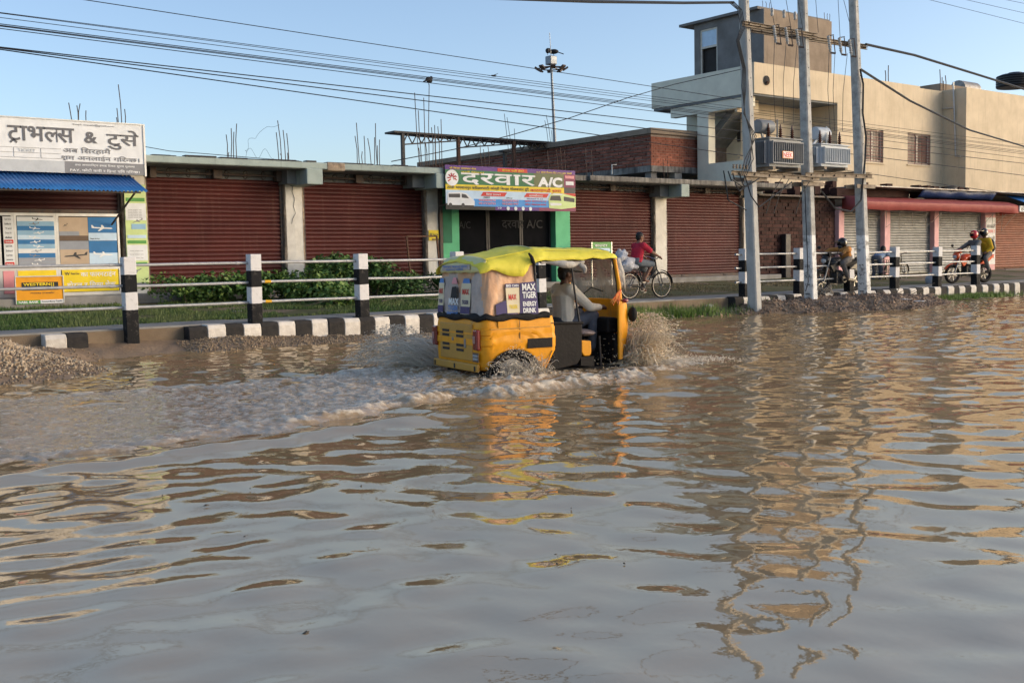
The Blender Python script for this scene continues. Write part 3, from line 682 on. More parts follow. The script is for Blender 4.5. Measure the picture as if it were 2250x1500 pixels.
def plane_print(parent, x, z, s, m, flip=1, tilt=.1):
    P = [(-.5,0),(-.42,.05),(-.1,.06),(-.02,.22),(.06,.22),(.05,.06),(.38,.07),(.46,.20),(.53,.20),(.50,.05),(.5,0),(.1,-.02),(.22,-.2),(.14,-.2),(-.06,-.03),(-.4,-.03)]
    q = MB(); vs = [(x+flip*s*(a*math.cos(tilt)-b*math.sin(tilt)), Yq-.006, z+s*(a*math.sin(tilt)+b*.7)) for a,b in P]; q.add(vs,[tuple(range(len(vs)))]); q.build('airliner_print',m,parent)
def sheet_(name, m, parent, x0, x1, z0, z1, y=Yq, d=.004): return B(name, m, parent, (x0,x1,y-d,y,z0,z1))
# logo strip
lg = sheet_('airline_list','paper',AG,5.90,6.10,1.50,2.56)
rows = ['Nepal Airlines','Buddha Air','Yeti','Oman Air','dubai','AirArabia','QATAR','Etihad','Gulf Air','jazeera','Malindo']
for i,s in enumerate(rows):
    z = 2.50-i*.094
    if s in ('AirArabia','Malindo'): sheet_('red_box','b_red',lg,5.91,6.09,z-.035,z+.045,Yq-.005,.002); text('lettering',s,(5.93,Yq-.012,z-.015),EX,EZ,.14,.035,'ink_white',lg,.03)
    else: text('lettering',s,(5.935,Yq-.008,z-.02),EX,EZ,.13,.042,'ink_dark' if i<2 or s in('dubai','QATAR','jazeera') else 'ink_grey',lg,.02)
# strip posters of aircraft
ps = sheet_('aircraft_poster','p_sky',AG,6.18,6.93,1.50,2.56)
for i in range(11):
    z0 = 1.50+i*.0964; sheet_('sky_strip',['p_grey','p_grey','p_blue','paper','p_sky','p_blue','b_sky','p_sky','p_blue','p_sky','paper'][i],ps,6.18,6.93,z0,z0+.094,Yq-.0045,.001)
    plane_print(ps, 6.55+.05*math.sin(i*2), z0+.04, .22, ['ink_white','ink_white','ink_grey','p_grey','ink_white','ink_white','ink_white','paper','paper','ink_grey','ink_dark'][i], 1 if i%2 else -1, .08)
pg_ = sheet_('travel_poster','p_sand',AG,7.03,7.64,2.05,2.56); sheet_('harbour_print','ink_brown',pg_,7.03,7.64,2.05,2.16,Yq-.0045,.001); sheet_('city_print','p_grey',pg_,7.03,7.45,2.16,2.25,Yq-.0045,.001); plane_print(pg_,7.16,2.38,.12,'ink_dark',1,.5)
pg2 = sheet_('travel_poster','p_blue',AG,7.645,8.26,2.05,2.56); sheet_('cloud_print','b_sky',pg2,7.645,8.26,2.05,2.22,Yq-.0045,.001); plane_print(pg2,7.95,2.32,.46,'ink_white',-1,.02); text('lettering','Nepal Airlines',(7.68,Yq-.012,2.07),EX,EZ,.2,.04,'ink_dark',pg2,.02)
pg3 = sheet_('travel_poster','p_sand',AG,7.03,7.64,1.50,2.045); sheet_('dusk_sky_print','p_grey',pg3,7.03,7.64,1.86,2.045,Yq-.0045,.001); plane_print(pg3,7.35,1.72,.5,'ink_dark',1,.06)
pg4 = sheet_('travel_poster','p_blue',AG,7.645,8.26,1.50,2.045); sheet_('cloud_print','b_sky',pg4,7.645,8.26,1.50,1.78,Yq-.0045,.001); plane_print(pg4,7.95,1.74,.42,'ink_white',-1,.05)
# lower yellow panels
lp = sheet_('yellow_panel','wu_yellow',AG,7.05,8.26,.94,1.42)
text('lettering','W',(7.10,Yq-.008,1.30),EX,EZ,.11,.07,'ink_dark',lp,.03); text('lettering','Western Union',(7.23,Yq-.008,1.31),EX,EZ,.18,.05,'ink_dark',lp)
text('lettering','का फारनटाईन',(7.44,Yq-.008,1.25),EX,EZ,.76,.14,'ink_white',lp,.02); text('lettering','होटल र मिसा चेक',(7.14,Yq-.008,1.00),EX,EZ,1.05,.17,'ink_white',lp,.02)
sheet_('yellow_panel','wu_yellow',AG,6.15,6.93,.94,1.42); sheet_('pale_panel','b_pink',AG,5.86,6.08,.94,1.42)
# money transfer board leaning in front
WU = thing('sign_board','orange money transfer board leaning below the agency window','sign',(6.6,24.25,.8))
a0, a1 = onY(33,608,24.3), onY(136,607,24.3)
bx0, bx1 = a0.x, a1.x; z0, z1 = onY(85,667,24.3).z, onY(85,608,24.3).z
B('board','wu_orange',WU,(bx0,bx1,24.27,24.30,z0,z1)); B('frame','alu',WU,(bx0-.02,bx0,24.255,24.30,z0,z1),(bx1,bx1+.02,24.255,24.30,z0,z1),(bx0-.02,bx1+.02,24.255,24.30,z1,z1+.02))
hh = z1-z0; ww = bx1-bx0
B('black_field','b_black',WU,(bx0+.12*ww,bx0+.9*ww,24.264,24.268,z0+.50*hh,z0+.80*hh))
text('lettering','WESTERN',(bx0+.15*ww,24.26,z0+.67*hh),EX,EZ,.58*ww,.11*hh,'wu_yellow',WU,.03); text('lettering','UNION',(bx0+.34*ww,24.26,z0+.52*hh),EX,EZ,.39*ww,.11*hh,'wu_yellow',WU,.03)
B('bar_mark','wu_yellow',WU,(bx0+.75*ww,bx0+.765*ww,24.26,24.263,z0+.52*hh,z0+.78*hh),(bx0+.79*ww,bx0+.805*ww,24.26,24.263,z0+.52*hh,z0+.78*hh))
text('lettering','money transfer',(bx0+.3*ww,24.262,z0+.36*hh),EX,EZ,.52*ww,.07*hh,'ink_dark',WU,.01)
B('bank_strip','p_green',WU,(bx0+.0*ww,bx0+.5*ww,24.262,24.268,z0,z0+.14*hh)); text('lettering','NABIL BANK',(bx0+.04*ww,24.256,z0+.025*hh),EX,EZ,.42*ww,.09*hh,'ink_white',WU,.03)
B('white_strip','paper',WU,(bx0+.502*ww,bx0+ww,24.262,24.268,z0,z0+.14*hh)); text('lettering','Connect Money Transfer',(bx0+.53*ww,24.256,z0+.03*hh),EX,EZ,.45*ww,.08*hh,'ink_dark',WU,.02)
# poster column
PC = tag(B('poster_strip','p_lime',None,(8.45,8.93,24.80,24.81,.98,3.3)),'pale green poster strip pasted down the pillar beside the agency','poster')
for k,(za,zb,m_) in enumerate([(2.92,3.0,'p_green'),(1.98,2.05,'p_green'),(1.50,1.56,'p_green'),(2.30,2.42,'p_sky'),(2.10,2.17,'b_sky'),(1.05,1.10,'ink_grey')]):
    B('print_band',m_,PC,(8.48+.1*(k==3),8.90,24.794,24.799,za,zb))
B('print_paper','paper',PC,(8.46,8.92,24.796,24.7995,2.5,2.88)); B('print_paper','paper',PC,(8.46,8.92,24.796,24.7995,1.6,1.95)); plane_print_y = Yq; Yq = 24.80; plane_print(PC,8.72,2.48,.25,'ink_grey',1,.3); plane_print(PC,8.66,1.36,.26,'ink_grey',-1,-.5); Yq = plane_print_y
for k in range(9): text('lettering','hotel ticket visa',(8.52,24.792,2.55+.035*k if k<6 else 1.65+.08*(k-6)),EX,EZ,.3,.018,'ink_grey',PC)

# agency sign board and blue awning
SG = thing('shop_sign','white agency signboard with faded grey lettering over the blue awning','sign',(7,23.8,3.4))
P4 = [onY(-60,255,23.8), onY(311,275,23.8), onY(320,385,23.8), onY(-60,373,23.8)]
B('board','paper',SG,(5.0,8.56,23.78,23.84,3.42,4.49)); B('frame','alu',SG,(8.56,8.60,23.76,23.86,3.40,4.51),(5.0,8.56,23.76,23.86,4.49,4.515))
B('grey_band','ink_grey',SG,(6.9,8.56,23.772,23.779,3.42,3.66)); B('faded_band','paper_grey',SG,(5.0,6.898,23.772,23.779,3.42,3.66))
YS = 23.77
text('lettering','ट्राभल्स',(5.82,YS,3.98),EX,EZ,1.30,.36,'ink_faded',SG,.035); text('lettering','&',(7.32,YS,4.05),EX,EZ,.27,.24,'ink_faded',SG,.03); text('lettering','टुर्स',(7.78,YS,3.94),EX,EZ,.68,.42,'ink_faded',SG,.035)
text('lettering','अब सिरहामै',(6.88,YS,3.82),EX,EZ,.98,.14,'ink_grey',SG,.02); text('lettering','श्रम अनलाईन गरिन्छ।',(6.84,YS,3.675),EX,EZ,1.62,.13,'ink_grey',SG,.02)
text('lettering','तथा अन्तराष्ट्रिय हवाई टिकट सुपथ मूल्यमा',(7.1,YS-.004,3.56),EX,EZ,1.25,.065,'ink_white',SG,.02); text('lettering','PAY, फोटो कपी र प्रिन्ट पनि गरिन्छ।',(7.0,YS-.004,3.45),EX,EZ,1.45,.07,'ink_white',SG,.02)
text('lettering','Email: travels@gmail.com',(7.1,YS,4.40),EX,EZ,.85,.045,'ink_grey',SG)
for x0,x1 in ((5.62,5.90),(5.92,6.42),(6.44,6.84)):
    B('table_print','ink_grey',SG,(x0,x1,23.773,23.777,3.90,3.906),(x0,x1,23.773,23.777,3.70,3.706),(x0,x1,23.773,23.777,3.80,3.806),(x0,x0+.006,23.7725,23.7765,3.706,3.90))
text('lettering','TICKET',(6.0,YS,3.82),EX,EZ,.34,.06,'paper_grey',SG,.02)
B('bracket','iron',SG,(8.30,8.36,23.86,25.2,3.30,3.38),(5.5,5.56,23.86,25.0,3.3,3.38))
AW = thing('awning','blue corrugated tin awning below the agency signboard','awning',(7,24,3.2))
q = MB(); G = []
for k in range(321):
    x = 4.6+k*.0115; wv = .014*math.sin(k*2*math.pi/7.2); G.append([(x,23.93,3.42+wv),(x+.02,23.3,3.17+wv),(x+.06,22.98,3.02+wv+.005*math.sin(k*.11))])
q.sheet(G); q.build('corrugated_sheet','blue_tin',AW,smooth=1.2,solid=.006)
q = MB(); q.bar((8.15,23.15,3.05),(8.15,24.82,2.40),.03,.03); q.bar((4.7,23.05,3.0),(8.2,23.05,3.0),.035,.035); q.bar((8.15,23.05,3.0),(8.15,24.85,3.38),.03,.03); q.build('support','iron',AW)
# folding steel frame leaning by the second pillar
FR = [onY(450+x*.26,250+y*.26,24.45) for x,y in ((1745,1430),(1705,1035),(1960,1035),(1990,1360))]
q = MB()
for a,b in zip(FR,FR[1:]): q.bar(a,b,.04,.04)
tag(q.build('steel_trestle','rust'),'thin rusty steel frame leaning before the shutter next to the green shop','frame')

# ------------------------------------------------------------------ green ticket office
GR = thing('ticket_office','bus ticket office with green pillars and dark glass doors','shop',(19.3,25,.65))
B('pillar','mint_green',GR,(17.03,17.58,24.80,25.4,.5,3.2),bevel=.012); B('pillar','mint_green',GR,(21.04,21.61,24.80,25.4,.5,3.2),bevel=.012)
B('dark_paint_patch','dark_green',GR,(17.04,17.33,24.79,24.799,1.95,3.2)); B('gap_shade_strip','iron',GR,(16.93,17.025,24.78,25.3,.6,3.7))  # dark slab: shade of the gap beside the left pillar put in as colour
B('lintel','mint_green',GR,(17.03,21.61,24.85,25.4,3.2,3.72)); B('roof_slab','old_concrete',GR,(16.57,21.7,24.1,33,3.72,3.87)); B('floor','concrete',GR,(17.0,21.62,24.5,27,.45,.80))
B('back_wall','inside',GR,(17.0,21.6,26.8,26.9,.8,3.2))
for a,b in ((17.60,18.7),(18.72,19.9),(19.92,21.02)):
    f = B('door_frame','black_iron',GR,(a,a+.05,25.0,25.06,.8,3.2),(b-.05,b,25.0,25.06,.8,3.2),(a+.05,b-.05,25.0,25.06,3.1,3.2),(a+.05,b-.05,25.0,25.06,.8,.92),(a+.05,b-.05,25.0,25.06,1.60,1.66)); B('pane','dark_glass',f,(a+.05,b-.05,25.02,25.03,.92,3.1))
text('lettering','दरवार A/C',(19.2,24.99,2.35),EX,EZ,1.5,.26,'glass_ink',GR,.01); text('lettering','A/C',(17.7,24.99,2.35),EX,EZ,.4,.2,'glass_ink',GR,.01)
# banner
BN = thing('banner','colourful bus service banner with white lettering on green over the ticket office','banner',(18.8,23.9,2.8))
x0,x1,zb,zt = 16.53,21.04,2.81,3.965; YB = 23.90; BW = x1-x0; BH = zt-zb
def bn(u): return x0+u*BW
def bz(v): return zt-v*BH
def field(nm,m,u0,u1,v0,v1,d=.004): return B(nm,m,BN,(bn(u0),bn(u1),YB-d,YB-d+.003,bz(v1),bz(v0)))
B('backing','ink_dark',BN,(x0,x1,YB,YB+.03,zb,zt))
field('top_band','b_purple',0,1,0,.10); field('red_tab','b_red',.38,.61,.02,.105,.008); field('title_field','b_green',0,.66,.10,.43); field('title_field','b_olive',.66,.905,.10,.43); field('photo_print','b_maroon',.905,1,.10,.42)
field('yellow_band','b_yellow',0,.905,.43,.56); field('lower_field','b_sky',.20,.80,.56,.75); field('lower_field','b_blue',.20,.80,.75,.92); field('van_field','b_sky',0,.20,.56,.86); field('dark_field','b_black',0,.36,.92,1.0,.004); field('dark_field','b_purple',.36,.70,.92,1.0); field('bus_field','b_maroon',.70,1,.92,1.0); field('bus_field','b_red',.80,1.0,.56,.92); field('ground_field','b_black',0,.20,.86,.92)
def bt(s,u,v,uw,vh,m,bold=.015,it=0): text('lettering',s,(bn(u),YB-.014,bz(v)),EX,EZ,uw*BW,vh*BH,m,BN,bold,italic=it)
bt('श्री सिरहा यातायात सेवा',.03,.09,.19,.055,'b_yellow'); bt('दैनिक रात्री सेवा',.415,.098,.165,.06,'b_yellow'); bt('२x१ सोफा सिल्पर सिट A/C,LED सवारी',.68,.10,.29,.055,'b_yellow'); bt('नयाँ सिरहा',.11,.175,.17,.055,'b_yellow',.02)
bt('दरवार',.11,.43,.56,.27,'ink_white',.035); bt('A/C',.69,.425,.20,.24,'ink_white',.05)
bt('ठाडी भगवानपुर बरीयारपट्टी औरही सिरहा गोलबजार हुदै',.01,.55,.61,.095,'ink_dark',.02); bt('काठमाण्डौ सम्म',.63,.55,.25,.095,'b_red',.02)
for u,s in ((.27,'सिरहा काउन्टर'),(.60,'काठमाण्डौ काउन्टर')):
    q = MB(); q.add([(bn(u-.02),YB-.009,bz(.68)),(bn(u+.16),YB-.009,bz(.68)),(bn(u+.18),YB-.009,bz(.585)),(bn(u),YB-.009,bz(.585))],[(0,1,2,3)]); q.build('red_tab','b_red',BN); bt(s,u+.02,.665,.11,.055,'ink_white',.02)
bt('लक्ष्मण',.27,.735,.05,.04,'ink_dark'); bt('रविन्द्र',.44,.735,.05,.04,'ink_dark'); bt('काउन्टर नं १२',.60,.735,.13,.04,'b_purple')
for u,v,s in ((.235,.80,'9842829274'),(.235,.875,'9817720753'),(.41,.80,'9825052001'),(.41,.875,'9823051997'),(.585,.80,'सुमित 9817719118'),(.585,.875,'महेश 9800464050')): bt(s,u,v,.125 if u<.5 else .17,.05,'b_pink' if u<.5 else 'b_red',.02)
# emblem
q = MB(); q.lathe([(.21,0),(.21,.003)],(bn(.045),YB-.012,bz(.285)),(0,-1,0),28); em = q.build('emblem','ink_white',BN)
for k in range(7):
    t = -.4+k*.66; q = MB(); c = (bn(.045),YB-.018,bz(.285)); q.tube([(c[0]+.05*math.cos(t),c[1],c[2]+.05*math.sin(t)-.02),(c[0]+.10*math.cos(t+.25),c[1],c[2]+.10*math.sin(t+.25)),(c[0]+.15*math.cos(t+.1),c[1],c[2]+.14*math.sin(t+.1)-.02)],.014,6); q.build('emblem_stroke','b_red',em)
# van printed at the lower left
q = MB(); van = [(.01,.90),(.01,.66),(.02,.615),(.10,.60),(.15,.63),(.19,.76),(.205,.80),(.205,.90)]; q.add([(bn(u),YB-.011,bz(v)) for u,v in van],[tuple(range(len(van)))]); vn = q.build('van_print','paper',BN)
q = MB(); q.add([(bn(u),YB-.014,bz(v)) for u,v in ((.02,.73),(.02,.65),(.10,.64),(.10,.73),(.112,.73),(.112,.64),(.143,.66),(.165,.745))],[(0,1,2,3),(4,5,6,7)]); q.build('van_window','ink_dark',vn)
for u in (.03,.12): q = MB(); q.lathe([(.055,0),(.055,.002)],(bn(u),YB-.014,bz(.90)),(0,-1,0),16); q.build('van_wheel','ink_dark',vn)
# coach printed at the lower right
q = MB(); bus = [(.78,.93),(.775,.72),(.79,.60),(.82,.56),(.90,.57),(1.0,.64),(1.0,.90),(.88,.95)]; q.add([(bn(u),YB-.011,bz(v)) for u,v in bus],[tuple(range(len(bus)))]); bs_ = q.build('coach_print','p_lime',BN)
q = MB(); q.add([(bn(u),YB-.014,bz(v)) for u,v in ((.785,.74),(.795,.63),(.87,.62),(.88,.75),(.90,.75),(.90,.64),(.99,.68),(.99,.78))],[(0,1,2,3),(4,5,6,7)]); q.build('coach_window','ink_dark',bs_)
q = MB(); q.add([(bn(u),YB-.015,bz(v)) for u,v in ((.785,.80),(.88,.81),(.88,.86),(.79,.87),(.82,.57),(.89,.58),(.885,.61),(.80,.61))],[(0,1,2,3),(4,5,6,7)]); q.build('coach_trim','paper',bs_)
field('seat_print','b_pink',.915,.99,.13,.20,.008); field('seat_print','paper',.92,.985,.27,.36,.008)
for k in range(4): q = MB(); q.lathe([(.055,0),(.055,.002)],(bn(.455+k*.058),YB-.012,bz(.955)),(0,-1,0),14); q.build('icon_print','paper',BN)
bt('>>',.375,.975,.03,.05,'paper',.02)
for a_,b_ in (((16.6,23.93,3.6),(16.6,24.8,3.6)),((20.95,23.93,3.6),(20.95,24.8,3.6)),((16.6,23.93,2.95),(16.95,24.8,2.95))): q = MB(); q.bar(a_,b_,.04,.04); q.build('bracket','iron',BN)

# ------------------------------------------------------------------ right shop row
RR = thing('shop_row','single storey shop row with stained concrete roof edge and two maroon shutters behind the cyclist','building',(26,25,.65))
B('roof_slab','old_concrete',RR,(21.72,31.0,24.0,32,3.72,3.875),bevel=.02)
B('soffit_board','soffit',RR,(21.75,30.9,24.05,25.3,3.708,3.716)); B('wall','soffit',RR,(21.65,31,25.25,32,.5,3.70)); B('plinth','concrete',RR,(21.65,31,24.45,25.25,.40,.80),bevel=.02); B('plinth_step','old_concrete',RR,(25.0,31,24.0,24.449,.40,.60),bevel=.02)
pillar(RR,25.24,25.75,.78,3.42); pillar(RR,29.50,29.98,.78,3.42)
for xa,xb in ((25.50,25.87),): B('beam_end','mint',RR,(xa,xb,23.97,25.2,3.33,3.72),bevel=.02)
B('beam','soffit',RR,(25.1,25.49,24.5,25.2,3.36,3.70))
B('lintel','soffit',RR,(21.65,25.2,25.04,25.2,3.4,3.7),(25.76,29.45,25.04,25.2,3.4,3.7))
shutter(RR,21.63,25.20,.80,3.52,25.0,'maroon',.09); shutter(RR,25.79,29.45,.80,3.56,25.0,'maroon',.09)
roller(RR,21.7,25.1,24.88,3.61,8); roller(RR,25.9,29.4,24.88,3.63,8)
q = MB(); a = onY(1345,383,24.3); q.tube([a,a+V((0,0,.28)),a+V((.18,0,.29))],.018,6); q.build('vent_pipe','alu',RR)
SB = thing('small_sign','small green sign on a stand before the shutter behind the rickshaw','sign',(23,24.2,.6))
a,b_ = onY(1300,532,24.2), onY(1342,545,24.2); B('board','p_green',SB,(a.x,b_.x,24.18,24.21,b_.z-.25,a.z)); B('frame','alu',SB,(a.x-.03,a.x,24.17,24.21,.5,a.z),(b_.x,b_.x+.03,24.17,24.21,.5,a.z)); B('print_band','b_sky',SB,(a.x+.05,b_.x-.05,24.172,24.178,b_.z-.1,b_.z)); text('lettering','काउन्टर',(a.x+.1,24.17,b_.z+.04),EX,EZ,.5,.07,'ink_white',SB)
# ------------------------------------------------------------------ brick walls: every brick its own piece up to the limit
BR = {}
def brick_wall(parent, fn, L_, H_, m, mm, nm='brick', maxn=300, bl=.24, bh=.085, j=.012, rough=.012, seed=1, fill=True):
    """fn(u, v, d): point at u along, v up, d out of the wall"""
    rnd = random.Random(seed); rows = int(H_/bh); out = []
    q = MB(); q.sheet([[fn(0,0,-.012),fn(L_,0,-.012)],[fn(0,H_,-.012),fn(L_,H_,-.012)]]); q.build('mortar_bed', mm, parent)
    rest = MB(); n = 0
    for r in range(rows):
        u = -bl*.5 if r % 2 else 0
        while u < L_:
            a, b = max(u, 0)+j/2, min(u+bl, L_)-j/2
            if b-a > .05:
                z0, z1 = r*bh+j/2, (r+1)*bh-j/2; d = rnd.uniform(-.004, rough); q = MB() if n < maxn else rest
                c = [fn(a,z0,-.02),fn(b,z0,-.02),fn(b,z1,-.02),fn(a,z1,-.02),fn(a,z0,d),fn(b,z0,d+rnd.uniform(-.003,.003)),fn(b,z1,d),fn(a,z1,d)]
                q.add(c, [(4,5,6,7),(0,1,5,4),(1,2,6,5),(2,3,7,6),(3,0,4,7)])
                if n < maxn: q.build(nm, m, parent)
                n += 1
            u += bl
    if rest.v: o = rest.build('brickwork', m, parent); o['kind'] = 'stuff'

# ------------------------------------------------------------------ unplastered brick building behind the shops
BB = thing('brick_building','unplastered red brick upper storey with dark roof slab behind the shops','building',(34,33,.7))
XB, YB2 = 30.26, 30.0
B('wall','mortar',BB,(XB+.03,40,YB2+.03,46,4.95,6.15))
brick_wall(BB, lambda u,v,d: (XB-d, YB2+u, 4.95+v), 15.5, 1.20, 'brick','mortar', bl=.44, bh=.13, j=.035, rough=.05, seed=4, maxn=240)
brick_wall(BB, lambda u,v,d: (XB+u, YB2-d, 4.95+v), 3.2, 1.20, 'brick','mortar', bl=.26, bh=.10, j=.012, rough=.01, seed=5, maxn=59)
B('roof_slab','cement',BB,(XB-.12,40,YB2-.12,46,6.15,6.36)); B('floor_slab','old_concrete',BB,(XB-.05,40,YB2-.05,46,4.72,4.95))
for y in (30.1,33.4,36.7,40): B('column','cement_grey',BB,(XB+.1,XB+.4,y,y+.32,3.7,4.72))
B('column','concrete',BB,(31.55,31.95,30.0,30.3,3.7,4.72)); B('panel','b_sky',BB,(31.98,33.6,30.2,30.24,3.72,4.35)); B('panel','white_paint',BB,(XB+.45,31.2,30.6,30.64,3.7,4.6)); B('inner_wall','cement_grey',BB,(XB+2.2,40,31.6,46,.7,4.72))
rebars(BB,[((1120,352),(1108,250)),((1126,352),(1114,258)),((1135,352),(1130,283)),((1210,308),(1200,253)),((1205,309),(1197,265)),((1213,308),(1211,286))],36)
rebars(BB,[((1060,365),(1055,318)),((1066,364),(1062,328)),((1076,362),(1072,320)),((1228,390),(1222,330)),((1236,390),(1231,325)),((1244,390),(1240,330)),((1206,392),(1203,332)),((1290,390),(1286,325)),((1302,390),(1299,330)),((1460,392),(1457,350)),((1468,392),(1466,352))],29.6)
# steel roof frame standing on the roof behind
TR = thing('steel_canopy','dark steel roof canopy on trusses above the shop roofs','canopy',(27,36,5))
q = MB(); q.add([(22.6,36,6.45),(33.5,36,6.42),(33.5,37.4,6.42),(22.6,36.7,6.45),(22.6,36,6.38),(33.5,36,6.33),(33.5,37.4,6.33),(22.6,36.7,6.38)],[(0,1,2,3),(4,7,6,5),(0,4,5,1),(1,5,6,2),(2,6,7,3),(3,7,4,0)]); q.build('roof_sheet','black_iron',TR)
for x in (23.0,25.6,28.4,31.2):
    B('post','rust' if x != 23.0 else 'black_iron',TR,(x-.06,x+.06,36.0,36.12,3.7,6.36))
for x in (23.0,25.6,28.4):
    q = MB(); q.bar((x,36.05,5.95),(x+2.6,36.05,6.22),.05,.05)
    for k in range(6): q.bar((x+k*.43,36.05,5.95+.045*k),(x+(k+.5)*.43,36.05,6.36),.035,.035); q.bar((x+(k+.5)*.43,36.05,6.36),(x+(k+1)*.43,36.05,5.95+.045*(k+1)),.035,.035)
    q.build('truss','black_iron',TR)
rw = tag(B('roof_vent','black_iron',None,(27.1,27.22,35.0,35.12,3.87,5.75),(26.95,27.37,34.9,35.2,5.751,5.83)),'small dark vent pipe on the roof below the steel canopy','vent')

# ------------------------------------------------------------------ high mast light
hb = onY(1211,140,60)
HM = thing('high_mast_light','tall grey high mast light with a ring of floodlights','street light',(hb.x,60,.7))
q = MB(); q.tube([(hb.x+.55,60,.7),(hb.x+.25,60,9),(hb.x,60,15.2)],[.20,.13,.075],14); q.build('mast','mast',HM,smooth=1)
B('head_box','mast',HM,(hb.x-.3,hb.x+.3,59.7,60.3,15.1,15.7),bevel=.05)
q = MB(); q.torus((hb.x,60,14.85),(0,0,1),.7,.04,24,6); q.build('ring','iron',HM)
for k in range(8):
    t = k*math.pi/4+.2; d = V((math.cos(t),math.sin(t),0)); c = V((hb.x,60,14.85))+d*.95
    q = MB(); q.bar(V((hb.x,60,15.0)),c,.07,.07); q.bar(c-d*.1+V((0,0,-.12)),c+d*.22+V((0,0,.08)),.34,.11); q.build('floodlight','iron',HM)
q = MB(); q.tube([(hb.x,60,15.75),(hb.x-.1,60,17.3)],.025,5); q.build('lightning_rod','mast',HM)

# ------------------------------------------------------------------ beige two storey building
BG = thing('beige_building','beige two storey building with cement stair tower and grilled windows','building',(40,28,.7))
XL, YF = 32.65, 27.0
B('wall','beige',BG,(37.75,39.62,YF,34,.7,8.45),(39.62,40.92,YF,34,.7,5.22),(39.62,40.92,YF,34,6.57,8.45),(40.92,42.70,YF,34,.7,8.45),(42.70,44.47,YF,34,.7,5.24),(42.70,44.47,YF,34,6.58,8.45),(44.47,45.42,YF,34,.7,8.45))
B('parapet','beige',BG,(XL,43.6,YF-.004,YF+.22,7.47,8.60)); B('parapet_low','beige',BG,(43.6,45.42,YF-.003,YF+.22,8.451,8.52))
B('return_block','beige',BG,(45.42,56,25.9,34,.7,8.56),bevel=.01)
B('side_parapet','beige_shade_lift',BG,(XL-.004,XL+.22,YF+.221,32.3,7.50,8.53)); B('side_parapet_end','beige_shade_lift',BG,(XL+.221,37,32.08,32.3,7.50,8.53)); B('roof_slab','soffit',BG,(XL+.02,45,YF+.05,32.2,7.40,7.495))
B('beam','beige_shade_lift',BG,(XL+.06,XL+.36,YF+.25,31.3,7.03,7.40)); B('column','beige_shade_lift',BG,(XL+.02,XL+.40,29.26,29.84,.7,7.03)); B('corner_column','beige',BG,(XL+.05,XL+.35,YF+.04,YF+.32,.7,3.9))
B('floor_slab','beige_shade_lift',BG,(XL+.01,37.74,YF+.02,32.2,3.95,4.2)); B('front_band','beige',BG,(XL,37.749,YF-.006,YF+.016,3.9,4.36))
B('recess_wall','beige',BG,(33.9,37.75,28.5,28.7,4.2,7.40)); B('recess_side_wall','beige_shade_lift',BG,(34.6,34.8,28.701,32.2,4.2,7.4)); B('recess_header','beige',BG,(XL+.1,34.0,27.9,28.0,6.9,7.4))
q = MB(); q.prism([(28.6,7.0),(31.9,4.2),(31.9,4.5),(28.6,7.38)],'x',33.4,34.59); q.build('stair_soffit','soffit',BG)
B('side_low_wall','beige_shade_lift',BG,(XL-.002,XL+.14,27.3,29.24,4.2,5.05)); B('side_dark_opening','inside',BG,(34.5,34.59,28.75,29.4,6.0,7.0))
q = MB(); q.lathe([(.16,0),(.18,.02),(.10,.04),(.09,.05)],(33.35,YF-.01,7.98),(0,-1,0),14); q.build('drain_hole','inside',BG); q = MB(); q.tube([(33.35,YF-.02,7.93),(33.33,YF-.12,7.88)],.05,8); q.build('spout','rust',BG)
for x0_,x1_,z0_,z1_ in ((39.62,40.92,5.22,6.57),(42.70,44.47,5.24,6.58)):
    f = B('window','window_frame',BG,(x0_,x0_+.08,YF+.10,YF+.16,z0_,z1_),(x1_-.08,x1_,YF+.10,YF+.16,z0_,z1_),(x0_+.08,x1_-.08,YF+.10,YF+.16,z1_-.08,z1_),(x0_+.08,x1_-.08,YF+.10,YF+.16,z0_,z0_+.1),((x0_+x1_)/2-.07,(x0_+x1_)/2+.03,YF+.10,YF+.16,z0_+.1,z1_-.08))
    B('pane','pane',f,(x0_+.08,x1_-.08,YF+.13,YF+.14,z0_+.1,z1_-.08))
    gq = MB()
    for k in range(11): z = z0_+.06+(z1_-z0_-.12)*k/10; gq.bar((x0_+.02,YF+.03,z),(x1_-.02,YF+.03,z),.022,.022)
    for k in range(4): x = x0_+.05+(x1_-x0_-.1)*k/3; gq.bar((x,YF+.045,z0_+.03),(x,YF+.045,z1_-.03),.016,.016)
    gq.build('window_grill','red_grill',f)
    B('sill','beige',f,(x0_-.06,x1_+.06,YF-.05,YF+.099,z0_-.06,z0_-.001))
# stair tower
TX, TY = 33.25, 27.03
B('tower_front','cement',BG,(TX,37.4,TY,TY+.22,8.3,10.62)); B('tower_side','cement_grey',BG,(TX,TX+.2,TY+.221,29.30,8.3,10.62),(TX,TX+.2,29.30,30.2,8.3,8.66),(TX,TX+.2,29.30,30.2,10.36,10.62),(TX,TX+.2,30.2,30.5,8.3,10.62)); B('tower_back','cement_grey',BG,(TX+.2,37.4,30.3,30.5,8.3,10.62),(37.2,37.4,TY+.221,30.299,8.3,10.62))
B('tower_front_edge','cement_grey',BG,(TX-.002,TX+.03,TY-.002,TY+.22,8.5,10.62))
B('tower_roof','cement_grey',BG,(TX-.18,37.45,TY+.15,31.15,10.62,10.72))
f = B('window','window_frame',BG,(TX+.03,TX+.09,29.30,29.37,8.66,10.36),(TX+.03,TX+.09,30.13,30.2,8.66,10.36),(TX+.03,TX+.09,29.37,30.13,10.29,10.36),(TX+.03,TX+.09,29.37,30.13,9.62,9.70)); B('pane','b_sky',f,(TX+.05,TX+.06,29.37,30.13,9.70,10.29)); B('dark_opening','inside',f,(TX+.19,TX+.195,29.31,30.19,8.67,9.62))
